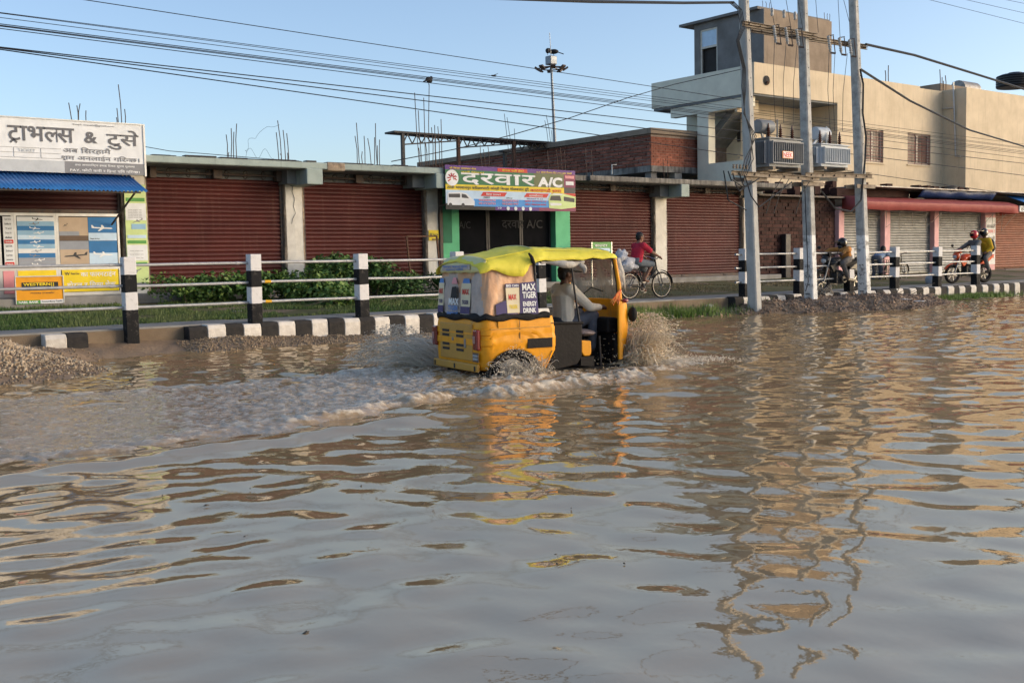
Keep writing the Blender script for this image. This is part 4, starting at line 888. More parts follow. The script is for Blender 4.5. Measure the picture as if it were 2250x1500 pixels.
rebars(BG,[((1683,14),(1682,4)),((1676,12),(1675,2)),((1692,15),(1692,6))],28); rebars(BG,[((1812,36),(1811,28)),((1818,38),(1818,30)),((1823,38),(1823,31))],27.2)
rebars(BG,[((1946,176),(1945,155)),((1952,178),(1952,144)),((2066,195),(2065,153)),((2070,196),(2070,170)),((2074,196),(2073,178)),((2078,197),(2077,166))],28.0,'rebar',.02)
# drain pipe in the corner of the block
q = MB(); a,b_,c_ = onX(2095,181,45.35),onX(2100,345,45.35),onX(2109,344,45.35); q.tube([(45.33,a.y,a.z),(45.33,b_.y,b_.z),(45.3,b_.y-.25,b_.z)],.035,8); q.tube([(45.33,a.y-.0,onX(2096,237,45.35).z),(45.33,a.y+.5,onX(2096,236,45.35).z)],.03,8); q.build('drain_pipe','alu',BG,smooth=1)
q = MB(); q.ball((52.2,25.85,6.9),(.12,.1,.2),10,7); q.bar((52.1,25.88,7.05),(52.3,25.88,7.05),.12,.15); q.build('wire_insulator','porcelain',BG)
# roof tanks
def tank(label, x, y, z, r, h):
    t = thing('water_tank', label, 'water tank', (x,y,z), 0, 'roof water tanks'); q = MB(); pf = [(r*.96,0),(r,.05)]
    for k in range(5): pf += [(r,h*(k+.3)/5),(r*.965,h*(k+.5)/5),(r,h*(k+.7)/5)]
    pf += [(r*.97,h),(r*.75,h*1.13),(r*.35,h*1.2)]; q.lathe(pf,(0,0,0),(0,0,1),24); q.build('tank','tank_black',t,smooth=.6,local=True)
    q = MB(); q.lathe([(r*.36,h*1.2),(r*.36,h*1.28),(r*.1,h*1.3)],(0,0,0),(0,0,1),16); q.build('lid','tank_black',t,local=True)
a = onY(2250,186,30); tank('black plastic water tank on the stepped roof at the picture edge',a.x+.0,30.5,a.z-.1,.95,.62)
a = onY(2122,196,30); q = MB(); q.tube([(a.x-.75,30,a.z-.05),(a.x+.75,30,a.z-.05)],.42,18); tag(q.build('water_tank','tin',smooth=1),'grey drum tank lying on the beige roof','water tank','roof water tanks')
B('roof_ridge','cement',BG,(49.4,60,29.5,34,8.6,9.55))

# ------------------------------------------------------------------ dark brick hut between the rows
HU = thing('brick_hut','low dark brick wall of a hut behind the first two utility poles','building',(32.6,25,.6))
B('wall','mortar_dark',HU,(30.05,34.75,24.98,27,.5,3.55)); brick_wall(HU, lambda u,v,d: (30.05+u, 24.95-d, .55+v), 4.70, 2.95, 'brick_dark','mortar_dark', bl=.30, bh=.125, j=.022, rough=.03, seed=9, maxn=300)
B('roof_sheet','iron',HU,(30.0,35.2,24.6,27,3.50,3.56)); B('dark_post','black_iron',HU,(31.55,31.85,24.7,24.9,.6,2.2),bevel=.03)
q = MB()
for k in range(60): x = 30.1+random.random()*15; q.box(x,x+random.uniform(.2,.4),25.3+random.random()*.2,25.7,3.57+.13*random.randrange(5),3.68+.13*random.randrange(5))
q.build('brickwork','brick_dark',HU)['kind'] = 'stuff'
# ------------------------------------------------------------------ pink shop
PK = thing('pink_shop','shop with three grey shutters between pink pillars under a red awning','shop',(40.3,25,.6))
for x0_,x1_ in ((34.78,35.11),(37.71,38.08),(41.19,41.52),(45.1,45.95)): B('pillar','pink',PK,(x0_,x1_,24.8,25.4,.45,3.2),bevel=.015)
B('wall','soffit',PK,(34.8,45.95,25.3,26.8,.5,3.6)); B('floor','concrete',PK,(34.6,46,24.3,25.3,.4,.62))
for x0_,x1_ in ((35.11,37.71),(38.08,41.19),(41.52,45.1)): shutter(PK,x0_,x1_,.62,3.15,25.05,'grey_steel',.10,'grey_steel')
aw = []
q = MB(); G = []
for k in range(25):
    x = 34.9+k*11.3/24; G.append([(x,24.75,3.60+.02*math.sin(k)),(x,24.35,3.53+.012*math.sin(k*1.7)),(x,24.02,3.42),(x,23.93,3.36+.008*math.sin(k*2.1)),(x,23.92,3.06+.015*math.sin(k*1.3))])
q.sheet(G); q.add([G[-1][j] for j in range(5)]+[(46.2,24.75,3.0)],[(0,1,2,3,4,5)]); q.add([G[0][j] for j in range(5)]+[(34.9,24.75,3.0)],[(0,1,2,3,4,5)]); q.build('awning','red_awning',PK,smooth=.8,solid=.012)
for k in range(11):
    x = 35.4+k*.95+random.random()*.3; q = MB(); q.tube([(x,24.0,3.02),(x+.3,24.2,2.6-random.random()*.3),(x+.8,24.1,2.75),(x+1.1,24.0,3.02)],.009,4); q.build('light_string','pale_twig',PK)
B('roof_sheet','tin',PK,(35.6,50.5,24.2,26.6,3.93,3.98),bevel=.01); q = MB(); G = [[(x,24.35+.05*math.sin(x*5),3.92),(x,24.5,3.75+.04*math.sin(x*3)),(x,24.6,3.62)] for x in np.linspace(39.6,45.2,30)]; q.sheet(G); q.build('blue_tarpaulin','blue_tarp',PK,smooth=1,solid=.01)
B('wall_top','brick_dark',PK,(34.8,39.5,24.9,25.2,3.6,3.9)); q = MB(); a = onY(2090,408,25.2); q.lathe([(.28,0),(.22,.10),(.30,.2),(.1,.24)],(a.x,25.2,3.99),(0,0,1),12); q.build('old_pot','tin',PK,smooth=1)
wr = B('wall_notice','white_paint',PK,(45.15,45.92,24.78,24.799,.9,2.9))
for k,(s,m_) in enumerate([('सरस्वती','ink_dark'),('पुस्तक र','b_red'),('स्टेशनरी','ink_dark'),('पसल','ink_dark'),('सिरहा','ink_grey'),('बजार','b_red')]): text('lettering',s,(45.2,24.77,2.45-k*.26),EX,EZ,.66,.19,m_,wr,.02)
# ------------------------------------------------------------------ orange shutter shop at the right edge
OR = thing('corner_shop','shop with a rust orange shutter and blue tin awning at the picture edge','shop',(49,25,.6))
B('wall','inside',OR,(45.97,54,25.2,26.6,.5,3.9)); B('floor','concrete',OR,(45.97,54,24.3,25.2,.4,.66)); shutter(OR,46.0,51.5,.66,3.2,25.05,'orange_steel',.10,'rust')
q = MB(); G = []
for k in range(101):
    x = 46.3+k*.06; wv = .02*math.sin(k*1.1); G.append([(x,24.6,3.85+wv),(x+.05,23.6,3.45+wv)])
q.sheet(G); q.build('awning','blue_tin',OR,smooth=1,solid=.008)
a = onY(2240,452,23.9); SGN = B('hanging_sign','paper',OR,(a.x,a.x+1.6,23.88,23.92,a.z-.25,a.z)); text('lettering','होटल',(a.x+.08,23.87,a.z-.22),EX,EZ,1.0,.18,'ink_dark',SGN)
# hill of town behind, far trees would be hidden: low far wall closing the view
B('rear_wall','cement',BG,(45.5,60,33.9,34.1,.7,8.4))
# ------------------------------------------------------------------ utility poles
YU = 17.9
PB = [onY(1658,668,YU), onY(1782,662,YU), onY(1900,656,YU)]; PT = [onY(1634,0,YU), onY(1763,0,YU), onY(1875,0,YU)]
labs = ['grey concrete utility pole with blue tint and hanging black cables','middle white based utility pole painted with black lettering between two transformers','white based utility pole painted with black lettering beside the third railing post']
def at_pole(i, z):
    a, b = PB[i], PT[i]; t = (z-a.z)/(b.z-a.z); return V((a.x+(b.x-a.x)*t, YU, z))
for i in range(3):
    b0, t0 = at_pole(i,-.3), at_pole(i,9.3)
    u = thing('utility_pole', labs[i], 'utility pole', (b0.x,YU,0), 0, 'transformer poles')
    q = MB(); N_ = 12
    for k in range(N_+1):
        z = -.3+9.6*k/N_; c = at_pole(i,z); a_ = .115-.03*k/N_; b_ = .15-.045*k/N_; ch = .028
        for x,y in ((-a_+ch,-b_),(a_-ch,-b_),(a_,-b_+ch),(a_,b_-ch),(a_-ch,b_),(-a_+ch,b_),(-a_,b_-ch),(-a_,-b_+ch)): q.v.append((c.x+x,c.y+y,z))
    for k in range(N_):
        for j in range(8): q.f.append((k*8+j,k*8+(j+1)%8,(k+1)*8+(j+1)%8,(k+1)*8+j)); q.m.append(0)
    q.f.append(tuple(range(N_*8,N_*8+8))); q.m.append(0)
    q.build('shaft','pole' if i == 0 else 'pole_painted',u)
    for z in np.arange(4.4,8.6,.45):                # bolt holes
        c = at_pole(i,z); q = MB(); q.lathe([(.014,0),(.014,.004)],(c.x+.01,YU-.15+.045*(z+.3)/9.6-.002,z),(0,-1,0),8); q.build('bolt_hole','inside',u)
    if i:
        c = at_pole(i,1.0); fx_ = lambda z: at_pole(i,z).x-.115+.03*(z+.3)/9.6-.004
        for s,z in (('जय',1.10),('श्री',.84),('राम',.60)):
            text('lettering',s,(fx_(z),YU+.085,z),(0,-1,0),EZ,.17,.15,'ink_dark',u,.01)
        q = MB(); q.bar((fx_(.4),YU+.07,.42),(fx_(.4),YU-.06,.42),.002,.03); q.build('painted_dash','ink_dark',u)

# ------------------------------------------------------------------ steel crossarms
def arm(label, pa, pb, y, h=.12, w=.06, m='channel'):
    a, b = onY(*pa, y), onY(*pb, y); q = MB(); q.bar(a, b, w, .02, mi=0); d = (b-a)
    q.bar(a+V((0,0,h/2)), b+V((0,0,h/2)), w, .012); q.bar(a-V((0,0,h/2)), b-V((0,0,h/2)), w, .012); q.bar(a+V((0,w/2-.005,0)), b+V((0,w/2-.005,0)), .012, h-.014)
    for k in range(7):
        p = a+d*(k+.5)/7; q.lathe([(.022,0),(.022,.03)],p+V((0,-w/2,0)),(0,-1,0),6)
    return tag(q.build('crossarm', m), label, 'crossarm', 'steel crossarms on the poles')
arm('upper steel crossarm from the first to the middle utility pole',(1632,52),(1795,80),YU-.19)
arm('upper steel crossarm carrying fuses from the middle to the last utility pole',(1652,66),(1905,104),YU+.19)
# platform: thing with beams
PL = thing('transformer_platform','steel channel platform between the poles carrying two transformers','platform',(24,YU,3.4))
for y,pa,pb in ((YU-.21,(1607,380),(1800,394)),(YU+.21,(1655,378),(1800,388)),(YU-.22,(1770,384),(1916,388)),(YU+.22,(1775,380),(1912,384))):
    a,b = onY(*pa,y), onY(*pb,y); q = MB(); q.bar(a,b,.012,.10); q.bar(a+V((0,-.025,.05)),b+V((0,-.025,.05)),.06,.012); q.bar(a+V((0,-.025,-.05)),b+V((0,-.025,-.05)),.06,.012); 
    for k in range(6): q.lathe([(.025,0),(.025,.03)],a+(b-a)*(k+.5)/6+V((0,-.01,0)),(0,-1,0),6)
    q.build('beam','channel',PL)
for i in range(3):
    c = at_pole(i, onY(1700,402,YU).z if i else onY(1640,394,YU).z); q = MB(); q.bar(c+V((-.42,-.17,0)),c+V((.42,-.17,0)),.03,.1); q.bar(c+V((-.42,.17,0)),c+V((.42,.17,0)),.03,.1); q.build('clamp','channel',PL)
q = MB(); a = onY(1612,378,YU-.3)
for k in range(5): p = a+V((.12*k,0,.08)); q.lathe([(.02,0),(.035,.04),(.02,.07),(.03,.1)],p,(0,0,1),8)
q.build('insulator','channel',PL)

# ------------------------------------------------------------------ transformers
def transformer(label, pxl, pxm, pxr, yt, yb, m, plate, cons):
    y0 = YU-.33; A, Bv = onY(pxm,yt,y0), onY(pxr,yb,y0); x0, x1 = A.x, Bv.x; z0, z1 = Bv.z, A.z; D = .62
    t = thing('transformer', label, 'transformer', ((x0+x1)/2,YU,z0), 0, 'pole transformers')
    wd = x1-x0
    B('tank',m,t,(x0+.02,x1-.02,y0+.10,y0+D,z0+.08,z1-.03),bevel=.015); B('lid',m,t,(x0-.02,x1+.02,y0+.06,y0+D+.04,z1-.029,z1),bevel=.006); B('base_channel','channel',t,(x0+.1,x0+.2,y0+.05,y0+D+.1,z0,z0+.079),(x1-.2,x1-.1,y0+.05,y0+D+.1,z0,z0+.079))
    n = 15
    for k in range(n):                               # cooling fins
        x = x0+.06+(wd-.12)*k/(n-1); B('cooling_fin',m,t,(x-.007,x+.007,y0,y0+.099,z0+.16,z1-.09))
    for k in range(7):
        y = y0+.17+k*.065; B('cooling_fin',m,t,(x0-.085,x0+.019,y-.006,y+.006,z0+.16,z1-.09))
    B('fin_rail',m,t,(x0+.05,x1-.05,y0-.006,y0-.001,z0+.155,z0+.18),(x0+.05,x1-.05,y0-.006,y0-.001,z1-.12,z1-.09))
    for k in range(3):
        x = x0+.18+(wd-.36)*k/2; q = MB(); pf = [(.03,0)]
        for j in range(5): pf += [(.06-.004*j,.035+.05*j),(.028,.05+.05*j)]
        pf += [(.02,.32),(.012,.36)]; q.lathe(pf,(x,y0+.25,z1),(0,0,1),12); q.build('bushing','porcelain',t,smooth=.6)
    cx, cy, cz = cons; q = MB(); q.lathe([(.05,-.01),(.16,0),(.17,.02),(.17,.50),(.16,.52),(.05,.53)],(cx,cy,cz),(1,0,0),18); q.build('conservator',m if plate else 'xf_pale',t,smooth=.6)
    q = MB(); q.bar((cx+.15,cy,cz-.1),(x0+.2,cy,z1),.04,.06); q.bar((cx+.4,cy,cz-.12),(x0+.35,cy,z1),.04,.06); q.build('conservator_bracket',m,t)
    q = MB(); q.tube([(x0+.55*wd,y0+.4,z1),(x0+.55*wd,y0+.4,z1+.5)],.02,8); q.build('vent_pipe',m,t)
    if plate:
        pl = B('name_plate','b_orange',t,(x0+.30*wd,x0+.62*wd,y0-.02,y0-.012,z0+.36*(z1-z0),z0+.58*(z1-z0))); B('plate_face','paper',pl,(x0+.315*wd,x0+.605*wd,y0-.024,y0-.021,z0+.375*(z1-z0),z0+.565*(z1-z0))); text('lettering','NEEK',(x0+.325*wd,y0-.028,z0+.39*(z1-z0)),EX,EZ,.27*wd,.15*(z1-z0),'b_red',pl,.025)
    else:
        B('switch_box',m,t,(x0-.10,x0-.03,y0+.2,y0+.4,z1-.3,z1-.14))
    return x0, x1, y0, z1
c1 = onY(1660,283,YU+.15); T1 = transformer('grey pole transformer with an orange framed name plate',1675,1696,1768,300,376,'xf_grey',True,(c1.x,YU+.1,c1.z+.06))
c2 = onY(1786,300,YU+.2); T2 = transformer('pale blue grey pole transformer beside the last pole',1785,1810,1871,314,375,'xf_pale',False,(c2.x,YU+.15,c2.z+.08))

# ------------------------------------------------------------------ fuse cutouts on the upper arm
for k,(px,py) in enumerate([(1702,66),(1728,70),(1752,74),(1822,88),(1846,92),(1868,96)]):
    p = onY(px,py,YU-.28); t = thing('fuse_cutout',['first','second','third','fourth','fifth','sixth'][k]+' grey fuse cutout on the upper crossarm, counted from the first pole','fuse',p,0,'fuse cutouts'); q = MB(); d = V((.10,0,-.42)); a = p+V((-.04,0,.10)); pf = []
    for j in range(6): pf += [(.045,.03+.06*j),(.028,.06+.06*j)]
    q.lathe([(.03,0)]+pf+[(.02,.42)],a,d,10); q.build('insulator','fuse',t,smooth=.6)
    q = MB(); q.tube([a+V((.10,-.08,0)),a+d*1.05+V((.08,-.08,0))],.014,6); q.bar(a,a+V((.12,-.08,.02)),.03,.02); q.bar(a+d,a+d+V((.1,-.08,-.02)),.05,.04); q.build('fuse_tube','iron',t)
    p2 = onY(px+4,py-30 if k<3 else py-14,YU-.2)
    if k < 3: q = MB(); q.lathe([(.02,0),(.04,.03),(.03,.10),(.045,.13),(.03,.20)],V((p2.x-.15,YU-.19,p2.z-.02)),(0,0,1),10); q.build('pin_insulator','fuse',t,smooth=.6)
# ------------------------------------------------------------------ wires
def wire(label, pts, r=.012, m='wire', group='overhead wires', sag=0, n=14, nm='cable'):
    P = [V(p) for p in pts]; out = []
    for a, b in zip(P, P[1:]):
        for k in range(n): t = k/n; out.append(a+(b-a)*t-V((0,0,sag*4*t*(1-t))))
    out.append(P[-1]); q = MB(); q.tube(out, r, 5); return tag(q.build(nm, m, smooth=1), label, 'wire', group)
# lines along the road in front of the shops, each through two measured points
def run(label, a, b, Y, r=.011, sag=.0, x0=-8, x1=75, m='wire'):
    p, q_ = onY(*a, Y), onY(*b, Y); d = (q_-p)/(q_.x-p.x); wire(label, [p+d*(x0-p.x), p+d*(x1-p.x)], r, m, sag=sag, n=24)
YW = 22.5
run('single high wire sloping across the sky to the beige parapet',(185,0),(1430,190),24.5,.010,m='wire',x1=32)
for k,(ya,yb) in enumerate([(28,240),(29.5,246),(39,250)]): run(['topmost','second','third'][k]+' thin wire of the upper bundle crossing the sky',(0,ya),(1650,yb),YW+.2*k,.007)
for k,(ya,yb) in enumerate([(53,258),(56,261),(58,264),(63,272)]): run(['topmost','second','third','lowest'][k]+' wire of the middle bundle crossing the sky',(0,ya),(1650,yb),YW+.15*k,.009)
for k,(ya,yb) in enumerate([(104,281),(106,300),(109,332)]): run(['upper','middle','bottom'][k]+' thick wire of the lowest bundle crossing the sky',(0,ya),(1560,yb),YW+.1*k,.012)
# slack service cable from the shop roof to the beige corner
w0 = [onY(860,355,27), onY(1000,328,27), onY(1120,298,27), onY(1250,260,27), onY(1380,215,27.5), onY(1480,186,28), onX(1475,186,32.6)]
wire('slack service cable rising from the shop roof to the beige parapet',w0[:6]+[onX(1640,150,32.5)],.014,n=6)
wire('thick twisted cable coming in to the top of the first pole',[onY(1040,-6,13), onY(1300,4,15), onY(1500,7,17), onY(1612,6,YU-.12)],.032,n=8)
wire('twisted cable bundle leaving the last pole across the sky',[onY(1902,98,YU), onY(2010,122,18.3), onY(2140,162,18.9), onY(2262,200,19.4)],.038,n=8)
wire('thick service cable dropping across the beige front',[onY(1890,152,YU-.1), onY(2000,222,20), onY(2130,286,22.5), onY(2270,328,24.5)],.035,n=8)
wire('cable loop hanging down the last pole',[onY(1890,152,YU-.17), onY(1897,185,YU-.18), onY(1896,250,YU-.2), onY(1903,300,YU-.2), onY(1901,350,YU-.19), onY(1892,440,YU-.22), onY(1870,465,YU-.3), onY(1835,458,YU-.3), onY(1805,420,YU-.3)],.026,n=4)
for k in range(4): run(['lowest','second lowest','third lowest','topmost'][k]+' wire in the upper right corner of the sky',(2010+k*60,-8-4*k),(2250+k*40,52-14*k),30,.011,x0=40,x1=70)
for k in range(4):
    o_ = .03*k; wire('black cable running down the first pole',[onY(1600+k*4,4,YU-.2), onY(1621+k*3,22,YU-.24), onY(1628+k*3,60,YU-.26), onY(1618+2*k,90,YU-.26), onY(1632+k*2,150,YU-.24), onY(1630+k*3,190,YU-.22), onY(1637-k,250,YU-.22), onY(1650+k*4,300,YU-.23), onY(1655-6*k,350,YU-.25), onY(1640-4*k,385,YU-.3)],.011,group='cables on the first pole',n=4)
for k,(a,b_,c_) in enumerate([((1590,375),(1600,440),(1640,462)),((1610,380),(1625,420),(1650,400)),((1625,382),(1640,410),(1668,392)),((1636,384),(1668,455),(1740,400)),((1600,376),(1610,395),(1636,414))]):
    wire('slack cable loop under the platform at the first pole',[onY(*a,YU-.3), onY((a[0]*2+b_[0])/3+4,(a[1]+b_[1])/2+12,YU-.34), onY(*b_,YU-.34), onY(*c_,YU-.28)],.016,group='slack loops under the platform',n=5)
for k,(px,py,qx,qy) in enumerate(((1702,85,1704,270),(1728,88,1722,270),(1752,92,1743,274),(1822,110,1824,286),(1835,112,1834,288),(1862,118,1851,288))):
    wire(['first','second','third','fourth','fifth','last'][k]+' thin lead dropping to a transformer bushing, counted from the first pole',[onY(px,py,YU-.26), onY((px+qx)/2-4,(py+qy)/2,YU-.2), onY(qx,qy,YU-.08)],.007,'wire_thin','transformer leads',n=5)
for k,(px,qx,qy) in enumerate(((1688,1702,58),(1722,1738,62),(1748,1765,70),(1790,1798,72),(1840,1846,84),(1846,1866,48))):
    wire(['first','second','third','fourth','fifth','last'][k]+' thin lead rising from the upper crossarm, counted from the first pole',[onY(px,-30,YU-.2), onY(qx,qy,YU-.2)],.007,'wire_thin','leads above the crossarm',n=3)
wire('cable down the middle pole',[onY(1768,402,YU-.17), onY(1771,480,YU-.19), onY(1774,560,YU-.2), onY(1776,620,YU-.2), onY(1770,640,YU-.2)],.013,n=4)
for px in (1735,1752,1800): wire('loose stay wire below the transformer platform',[onY(px-18,393,YU-.25), onY(px-40,430,YU-.25), onY(px-52,470,YU-.2)],.01,group='stay wires under the platform',n=3)
# service wire of the shop roof
wire('thin wire lying along the shop roof edge',[onY(316,322,24.6), onY(372,332,24.6), onY(450,338,24.6), onY(620,352,24.6), onY(660,372,24.2)],.008,n=3)
# ------------------------------------------------------------------ birds
def crow(label, p, s=1, yaw=0):
    t = thing('crow', label, 'bird', p, yaw); q = MB(); q.ball((0,0,.09*s),(.11*s,.05*s,.055*s),10,7); q.ball((.10*s,0,.14*s),(.035*s,.03*s,.03*s),8,6); q.tube([(.12*s,0,.14*s),(.18*s,0,.13*s)],[.014*s,.003*s],6); q.bar((-.08*s,0,.08*s),(-.22*s,0,.03*s),.05*s,.012*s); q.tube([(0,.01,.05*s),(0,.01,0)],.006*s,5); q.build('body','bird',t,local=True,smooth=1); return t
crow('crow perched on the tallest reinforcement rod',onY(943,186,25.6)-V((0,0,.02)),1.6,.6)
crow('crow perched on the high mast light head, nearer the mast rod',V((hb.x+.25,60,15.75)),3.2,2.4); crow('crow perched at the edge of the high mast light head',V((hb.x-.3,60,15.75)),3.2,.8)
p = onY(1085,167,50); t = thing('flying_bird','small bird flying in the sky left of the high mast','bird',p); q = MB(); q.ball((0,0,0),(.22,.06,.05),8,6); q.add([(.05,0,.02),(-.1,0,.02),(-.05,.5,.06),(-.12,.55,.05),(-.05,-.5,.06),(-.12,-.55,.05)],[(0,1,3,2),(0,4,5,1)]); q.build('body','bird',t,local=True)
# ------------------------------------------------------------------ people
def capsule(q, a, b, ra, rb, n=10):
    a, b = V(a), V(b); d = (b-a); 
    P = [a-d.normalized()*ra*.7, a-d.normalized()*ra*.35]+[a+d*k/4 for k in range(5)]+[b+d.normalized()*rb*.35, b+d.normalized()*rb*.7]
    R = [ra*.5, ra*.88]+[ra+(rb-ra)*k/4 for k in range(5)]+[rb*.88, rb*.5]
    q.tube(P, R, n)
def remesh(o, vox, sm=3):
    r = o.modifiers.new('remesh','REMESH'); r.mode = 'VOXEL'; r.voxel_size = vox; r.use_smooth_shade = True
    s = o.modifiers.new('smooth','SMOOTH'); s.iterations = sm; s.factor = .5
def person(label, J, skin='skin', shirt='shirt_cream', sleeve='long', legs='trouser_grey', short=False, hair='hair', face=(1,0,0), helmet=None, cap=None, vox=.011, collar=True, root=(0,0,0), rz=0, parent_local=True):
    """J: joints in the local frame: head neck chest pelvis sh el wr hip kn an toe, each limb as (left, right)"""
    t = thing('person', label, 'person', root, rz); J = {k: ([V(p) for p in v] if isinstance(v, list) else V(v)) for k, v in J.items()}
    f = V(face).normalized(); side = V((0,0,1)).cross(f).normalized(); up = f.cross(side).normalized()
    q = MB(); h = J['head']; rot = Matrix((f, side, up)).transposed()
    q.ball(h+up*.02, (.098,.078,.108), 14, 10, rot=rot); q.ball(h-up*.065+f*.022, (.062,.056,.058), 12, 8, rot=rot)
    q.tube([h+f*.088+up*.035, h+f*.112-up*.012, h+f*.098-up*.03],[.011,.019,.011],6); q.ball(h+f*.082-up*.07,(.022,.026,.010),8,6,rot=rot); q.ball(h+f*.086+up*.036,(.02,.05,.012),8,6,rot=rot)
    for s in (-1,1): q.ball(h+side*s*.08-f*.008-up*.005,(.022,.012,.032),8,6,rot=rot)
    capsule(q, J['neck'], h-up*.03, .06, .052)
    ch, pe = J['chest'], J['pelvis']; ax = (J['sh'][0]-J['sh'][1]).normalized()
    q.tube([pe-V((0,0,.06)), pe, pe+(ch-pe)*.45, ch, J['neck']],[.15,.165,.15,.17,.07],14,ell=(1.05,.72,ax.cross((ch-pe).normalized())))
    capsule(q, J['sh'][0], J['sh'][1], .075, .075)
    for s in (0,1):
        capsule(q, J['sh'][s], J['el'][s], .056, .043); capsule(q, J['el'][s], J['wr'][s], .042, .028)
        d = (J['wr'][s]-J['el'][s]).normalized(); sd = side; pm = J['wr'][s]+d*.055
        capsule(q, J['wr'][s], pm, .030, .036, 8)
        dn = V((0,0,-1))-d*d.dot(V((0,0,-1))); dn = dn.normalized() if dn.length > .05 else f
        for k, ln in enumerate((.030,.036,.034,.026)):
            b0 = pm+sd*(-.027+.018*k)+d*.02; m_ = b0+d*ln; capsule(q, b0, m_, .0095, .009, 6); capsule(q, m_, m_+dn*ln*.9-d*.004, .009, .0075, 6)
        tb = J['wr'][s]+d*.02+sd*(.03 if s else -.03); capsule(q, tb, tb+d*.035+sd*(.015 if s else -.015), .011, .009, 6)
        capsule(q, J['hip'][s], J['kn'][s], .085, .058); capsule(q, J['kn'][s], J['an'][s], .056, .036)
        capsule(q, J['an'][s]-V((0,0,.03)), J['toe'][s], .038, .03)
    o = q.build('body', skin, t, local=True); remesh(o, vox)
    for s in (-1,1): q = MB(); q.ball(h+f*.086+side*s*.034+up*.014,.012,8,6); q.build('eye','ink_dark',t,local=True)
    q = MB()
    q.tube([pe-V((0,0,.02)), pe+(ch-pe)*.3, pe+(ch-pe)*.65, ch, J['neck']-V((0,0,.015))],[.185,.178,.175,.192,.085],14,ell=(1.05,.74,ax.cross((ch-pe).normalized()))); capsule(q, J['sh'][0], J['sh'][1], .092, .092)
    for s in (0,1):
        if sleeve == 'long': capsule(q, J['sh'][s], J['el'][s], .08, .062); capsule(q, J['el'][s], J['wr'][s]-(J['wr'][s]-J['el'][s])*.12, .06, .046)
        else: capsule(q, J['sh'][s], J['sh'][s]+(J['el'][s]-J['sh'][s])*.72, .082, .072)
    o = q.build('shirt', shirt, t, local=True); remesh(o, vox, 2)
    q = MB(); q.tube([pe+V((0,0,.10)), pe, pe-V((0,0,.08))],[.17,.182,.15],14,ell=(1.05,.8,ax.cross((ch-pe).normalized())))
    for s in (0,1):
        capsule(q, J['hip'][s], J['kn'][s], .105, .078 if not short else .085)
        if not short: capsule(q, J['kn'][s], J['an'][s]-(J['an'][s]-J['kn'][s])*.1, .076, .058)
    o = q.build('shorts' if short else 'trousers', legs, t, local=True); remesh(o, vox, 2)
    if not short:
        q = MB()
        for s in (0,1): capsule(q, J['an'][s]-V((0,0,.035)), J['toe'][s], .046, .038)
        o = q.build('shoes','rubber',t,local=True); remesh(o,.012,2)
    if helmet:
        q = MB(); q.ball(h+up*.03-f*.005,(.145,.125,.145),18,12,rot=rot); q.v = [v for v in q.v]; hm = q.build('helmet',helmet,t,local=True,smooth=1)
        q = MB(); q.ball(h+up*.015+f*.045,(.118,.10,.062),14,10,rot=rot); q.build('visor','dark_glass',hm,local=True,smooth=1); q = MB(); q.bar(h+f*.10+up*.10,h+f*.22+up*.085,.17,.014,up=up); q.build('peak','helmet_black',hm,local=True)
    elif hair:
        q = MB(); q.ball(h+up*.045-f*.018,(.103,.088,.095),14,10,rot=rot); q.ball(h-f*.05-up*.0,(.062,.08,.085),12,8,rot=rot)
        if cap: q.ball(h+up*.07,(.112,.098,.07),14,8,rot=rot); q.bar(h+f*.08+up*.055,h+f*.20+up*.04,.14,.016,up=up)
        vv = np.array(q.v); q.v = [tuple(a) for a in vv+.006*vnoise(vv[:,0]*60+vv[:,2]*40,vv[:,1]*60,9)[:,None]]
        q.build('hair' if not cap else 'head_cloth',hair if not cap else cap,t,local=True,smooth=1)
    return t

# ------------------------------------------------------------------ auto rickshaw
RTH = math.radians(-10); ro = onZ(1062,822,.06); RO = V((ro.x-math.sin(RTH)*.69, ro.y+math.cos(RTH)*.69, 0))
RK = thing('auto_rickshaw','yellow three wheeled auto rickshaw with yellow hood ploughing through the flood','auto rickshaw',RO,RTH)
HWD = .69
def perim(n=60, r=.13, x1=.98, hw=HWD, xr=0):
    """plan outline of the rear tub from the front right, round the back, to the front left"""
    P = []
    for k in range(22): P.append((x1+(xr+r-x1)*k/21, -hw))
    for k in range(1,8): a = math.pi/2*k/8; P.append((xr+r-r*math.sin(a), -hw+r-r*math.cos(a)))
    for k in range(17): P.append((xr, -hw+r+(2*hw-2*r)*k/16))
    for k in range(1,8): a = math.pi/2*k/8; P.append((xr+r-r*math.cos(a), hw-r+r*math.sin(a)))
    for k in range(22): P.append((xr+r+(x1-xr-r)*k/21, hw))
    return P
def outward(P, i):
    a, b = V((*P[max(i-1,0)],0)), V((*P[min(i+1,len(P)-1)],0)); d = (b-a).normalized(); return V((-d.y,d.x,0))*-1 if False else V((d.y*1,-d.x,0))
PR = perim(); cen = V((.5,0,0))
def nrm(i):
    o = outward(PR, i); c = V((*PR[i],0))-cen
    return o if o.dot(c) > 0 else -o
def low(x):
    d = .40**2-(x-.42)**2; z = .07
    if d > 0: z = max(z, -.06+math.sqrt(d))
    return z
q = MB(); G = []
zs = sorted([0,.08,.18,.30,.36,.82,.92,.97,1]+[(z_-.1)/.635 for z_ in (.395,.405,.47,.48,.525,.535,.595,.605,.66)])
